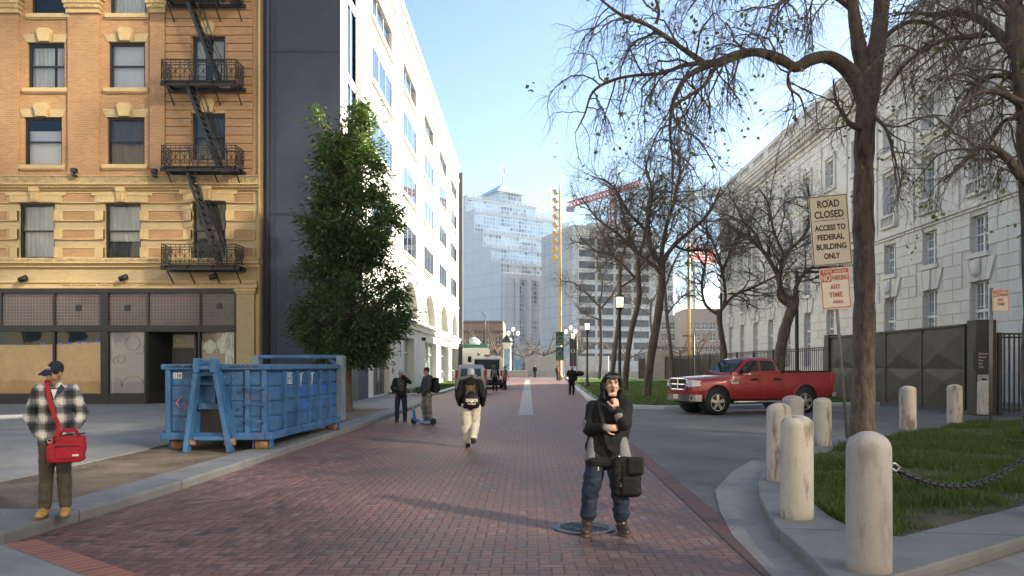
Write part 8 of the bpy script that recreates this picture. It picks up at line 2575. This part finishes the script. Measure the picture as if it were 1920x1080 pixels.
DB = thing('drawstring_bag', 'black drawstring bag with white lettering on the back of the walking grey haired man', 'bag', LW + Vector((.03, -.17, .86)), R(3))
Mb3 = rootmat(DB)
q = MB(); 
for (z, w_, d_) in ((.0, .15, .05), (.10, .18, .075), (.22, .16, .06), (.34, .05, .03)): q.v += [(w_ * cos(2 * pi * i / 20), d_ * sin(2 * pi * i / 20) - .02, z) for i in range(20)]
for r_ in range(3):
    for i in range(20): q.f.append((r_ * 20 + i, r_ * 20 + (i + 1) % 20, r_ * 20 + 20 + (i + 1) % 20, r_ * 20 + 20 + i)); q.m.append(0); q.sm.append(True)
q.f += [tuple(range(19, -1, -1)), tuple(range(60, 80))]; q.m += [0, 0]; q.sm += [False, False]
o = xf(q, Mb3).build('bag_body', M['black_nylon'], DB)
q = MB(); textmesh(q, 'CHURCH', .085, lambda u, v, d: (u, -.098 - d + u * u * 1.1, .125 + v), width=.25, bold=.005); textmesh(q, 'FITNESS', .042, lambda u, v, d: (u, -.094 - d + u * u * 1.1, .06 + v + u * u * 1.5), width=.17, bold=.001); q.ell((0, -.093, .125), (.03, .004, .025), 8, 5)
xf(q, Mb3).build('lettering', M['sign_white'], o, fix=False)
q = MB()
for s in (-1, 1): q.tube([(s * .02, -.03, .34), (s * .08, -.025, .48), (s * .11, .03, .56)], .006, 5)
xf(q, Mb3).build('cords', M['black_nylon'], DB)

# two men talking by the kerb
LC = Vector((-3.97, 25.0, 0))
J = stand(1.60, .13, elb=(.28, -.05, 1.22), wrb=(.045, -.17, 1.44), ela=(-.27, .05, 1.05), wra=(-.19, -.12, .88))
CM, V, Hm = person('man in a pale cap and charcoal jacket holding one hand up to his face', LC, R(6), J,
       dict(skin='skin_tan', jacket='black_cloth', trousers='denim_dark', shoe='black_nylon', jr=1.05, lr=.98, hat='cap', hatm='cap_grey', face=True), vox=.013, head=(8, 2, 0), hands=(('b', (-.3, -.1, .8), (-.8, .2, 0), 1, 1.0), ('a', (.2, -.6, -.6), (1, 0, 0), 1, .6)))
q = MB(); lump(q, (0, -.02, 1.0), (0, -.025, 1.22), .128, .132, sx=1.1, sy=.86); fuse(q, 'jacket_front', M['charcoal'], CM, .012, 2, .004)
q = MB(); q.add([(-.05, -.155, 1.14), (.0, -.157, 1.21), (.05, -.155, 1.14), (.0, -.158, 1.17)], [(0, 1, 2, 3)]); plain(q, 'chest_mark', M['grey_cloth'], CM)
LB = Vector((-3.02, 23.9, 0))
J = stand(1.68, .10, ela=(-.22, -.06, 1.08), wra=(-.16, -.22, .92), elb=(.22, -.06, 1.08), wrb=(.16, -.22, .92), kna=(-.10, -.05, .47), toea=(-.12, -.18, 0), knb=(.11, .02, .47), anb=(.11, .06, .09), toeb=(.13, -.10, 0))
BM, V, Hm = person('man in a black beanie and dark hooded jacket standing over a kick scooter', LB, R(-62), J,
       dict(skin='skin_tan', jacket='charcoal', trousers='camo_grey', shoe='shoe_white', jr=1.08, lr=1.15, pockets=True, hat='beanie', hatm='black_cloth', face=True, twr=.014), vox=.013, head=(40, 4, 0))
q = MB(); lump(q, (-.06, .10, 1.40), (.06, .10, 1.40), .06, .06); fuse(q, 'hood', M['black_cloth'], BM, .012, 2)
q = MB(); q.box(-.045, -.01, -.108, -.1, .0, .02); 
q = MB(); q.tube([Hm @ Vector((-.055, -.088, .012)), Hm @ Vector((0, -.103, .014)), Hm @ Vector((.055, -.088, .012))], .012, 6); plain(q, 'sunglasses', M['eye_dark'], BM)
BP = thing('backpack', 'black backpack worn by the man in the beanie', 'backpack', LB + Vector((.20, .07, .93)), R(-62))
q = MB(); q.bbox(-.15, .15, -.06, .13, .0, .46, .05); o = xf(q, rootmat(BP)).build('pack', M['black_nylon'], BP)
q = MB(); q.bbox(-.11, .11, .10, .17, .04, .24, .03); xf(q, rootmat(BP)).build('front_pocket', M['black_nylon'], o)
q = MB()
for s in (-1, 1): q.tube([(s * .10, -.05, .42), (s * .12, -.16, .50), (s * .12, -.27, .38), (s * .14, -.25, .15), (s * .13, -.06, .06)], .018, 6)
xf(q, rootmat(BP)).build('straps', M['black_nylon'], BP)
SCT = thing('kick_scooter', 'blue kick scooter with silver handlebar stem held between two talking men', 'scooter', Vector((-3.33, 23.75, 0)), R(-25))
Ms = rootmat(SCT)
q = MB(); q.bbox(-.02, .55, -.06, .06, .09, .12, .012); d_ = xf(q, Ms).build('deck', mat('scooter_blue', (.02, .12, .42), .4), SCT)
q = MB(); q.tube([(-.05, 0, .12), (-.16, 0, 1.02)], .02, 8); q.tube([(-.16, -.24, 1.02), (-.16, .24, 1.05)], .016, 8); xf(q, Ms).build('steering_column', M['galv'], SCT)
q = MB(); q.bar((-.04, 0, .14), (-.08, 0, .42), .06, .07); q.bar((-.03, 0, .16), (.12, 0, .11), .05); xf(q, Ms).build('head_tube', M['scooter_blue'] if 'scooter_blue' in M else bpy.data.materials['scooter_blue'], SCT)
for x in (-.06, .60):
    q = MB(); q.lathe([(.07, -.02), (.1, -.02), (.1, .02), (.07, .02)], (x, 0, .1), 18, ax=(0, 1, 0)); w_ = xf(q, Ms).build('wheel', M['tyre'], SCT)
    q = MB(); q.lathe([(.0, -.018), (.068, -.018), (.068, .018), (0, .018)], (x, 0, .1), 14, ax=(0, 1, 0)); xf(q, Ms).build('hub', bpy.data.materials['scooter_blue'], w_)
for s in (-1, 1):
    q = MB(); q.tube([(-.16, s * .15, 1.03), (-.16, s * .26, 1.045)], .022, 8); xf(q, Ms).build('grip', M['tyre'], SCT)

# people by the van
L6 = Vector((X_(928, 53.0), 53.0, 0))
P6, V, Hm = person('person in black with a grey backpack standing behind the white van', L6, R(175), stand(1.74, .10), dict(skin='skin_tan', jacket='black_cloth', trousers='black_cloth', shoe='charcoal', hat='hair', hatm='hair_dark', solem='shoe_white'), vox=.018)
BP2 = thing('backpack', 'grey backpack on the person standing behind the white van', 'backpack', L6 + Vector((-.02, -.19, .98)), R(-5))
q = MB(); q.bbox(-.16, .16, -.10, .08, .0, .46, .05); o = xf(q, rootmat(BP2)).build('pack', M['grey_cloth'], BP2)
q = MB(); q.bbox(-.11, .11, -.15, -.08, .04, .22, .03); xf(q, rootmat(BP2)).build('front_pocket', M['charcoal'], o)
L7 = Vector((X_(947, 57.0), 57.0, 0))
P7, V, Hm = person('man in a grey T shirt and jeans beside the white van', L7, R(-110), stand(1.72, .10, wra=(-.20, -.2, .95), wrb=(.24, -.05, .88)), dict(skin='skin_tan', jacket='olive_grey', jname='shirt', trousers='denim', shoe='charcoal', hat='hair', hatm='hair_dark'), vox=.018)
RG = thing('cable_coil', 'small red coil held by the man in the grey T shirt', 'coil', L7 + Vector((.12, -.28, .70)), 0)
q = MB(); q.tube([(.17 * cos(2 * pi * i / 20), .0, .17 + .17 * sin(2 * pi * i / 20)) for i in range(21)], .035, 6); xf(q, rootmat(RG)).build('coil', M['sign_red'], RG)
# far pedestrians
L8 = Vector((X_(1003, 112), 112, 0))
person('pedestrian in a black jacket and jeans walking this way before the plaza wall', L8, R(5), stand(1.78, .09, kna=(-.09, -.14, .48), toea=(-.1, -.26, 0), ana=(-.09, -.08, .09), anb=(.09, .16, .1), toeb=(.1, .02, 0)), dict(skin='skin_pale', jacket='black_cloth', trousers='denim', shoe='charcoal', hat='hair', hatm='hair_grey'), vox=.025)
L9 = Vector((X_(1045, 93), 93.0, 0))
P9, V, Hm = person('pedestrian in dark clothes with an orange vest beside the gold flagpole', L9, R(40), stand(1.74, .09, kna=(-.09, -.12, .48), toea=(-.1, -.22, 0), anb=(.09, .12, .1), toeb=(.1, .0, 0)), dict(skin='skin_tan', jacket='charcoal', trousers='denim_dark', shoe='charcoal', hat='cap', hatm='black_cloth'), vox=.025)
q = MB(); lump(q, (0.06, 0, 1.08), (0.06, 0, 1.3), .14, .14, sx=1.0, sy=.95); fuse(q, 'safety_vest', M['orange_vest'], P9, .025, 2)
L10 = Vector((X_(1072, 47), 47.0, 0))
person('heavy bald man all in black walking away along the lawn kerb', L10, R(172), stand(1.72, .10, elb=(.26, .0, 1.2), wrb=(.30, -.15, 1.2), kna=(-.10, -.08, .48), ana=(-.10, .08, .09), toea=(-.11, -.08, 0)), dict(skin='skin_pale', jacket='black_cloth', trousers='black_cloth', shoe='black_nylon', jr=1.25, ar=1.1, lr=1.05), vox=.018)
HB = thing('holdall', 'black bag carried up on the shoulder of the heavy man walking away', 'bag', L10 + Vector((.38, .15, 1.12)), R(10))
q = MB(); lump(q, (-.12, 0, .10), (.22, 0, .14), .12, .14); lump(q, (.0, .02, .24), (.18, .02, .22), .07, .08); fuse(q, 'bag_body', M['black_nylon'], HB, .02, 2, .01)
q = MB(); q.tube([(-.2, 0, .12), (-.24, 0, .3), (-.1, .0, .34)], .02, 5); plain(q, 'strap', M['black_nylon'], HB)
# ---------------------------------------------------------------- the hazy air
hz = MB(); hz.box(-430, 430, -70, 470, -1.3, 100)
m = bpy.data.materials.new('haze'); m.use_nodes = True
for n in list(m.node_tree.nodes):
    if n.type != 'OUTPUT_MATERIAL': m.node_tree.nodes.remove(n)
pv_ = m.node_tree.nodes.new('ShaderNodeVolumePrincipled'); pv_.inputs['Color'].default_value = (.95, .97, 1, 1); pv_.inputs['Density'].default_value = .0002; pv_.inputs['Anisotropy'].default_value = .3
m.node_tree.links.new(pv_.outputs[0], m.node_tree.nodes['Material Output'].inputs['Volume'])
o = hz.build('haze', m); o['kind'] = 'stuff'; o['label'] = 'thin bright haze over the far end of the street'
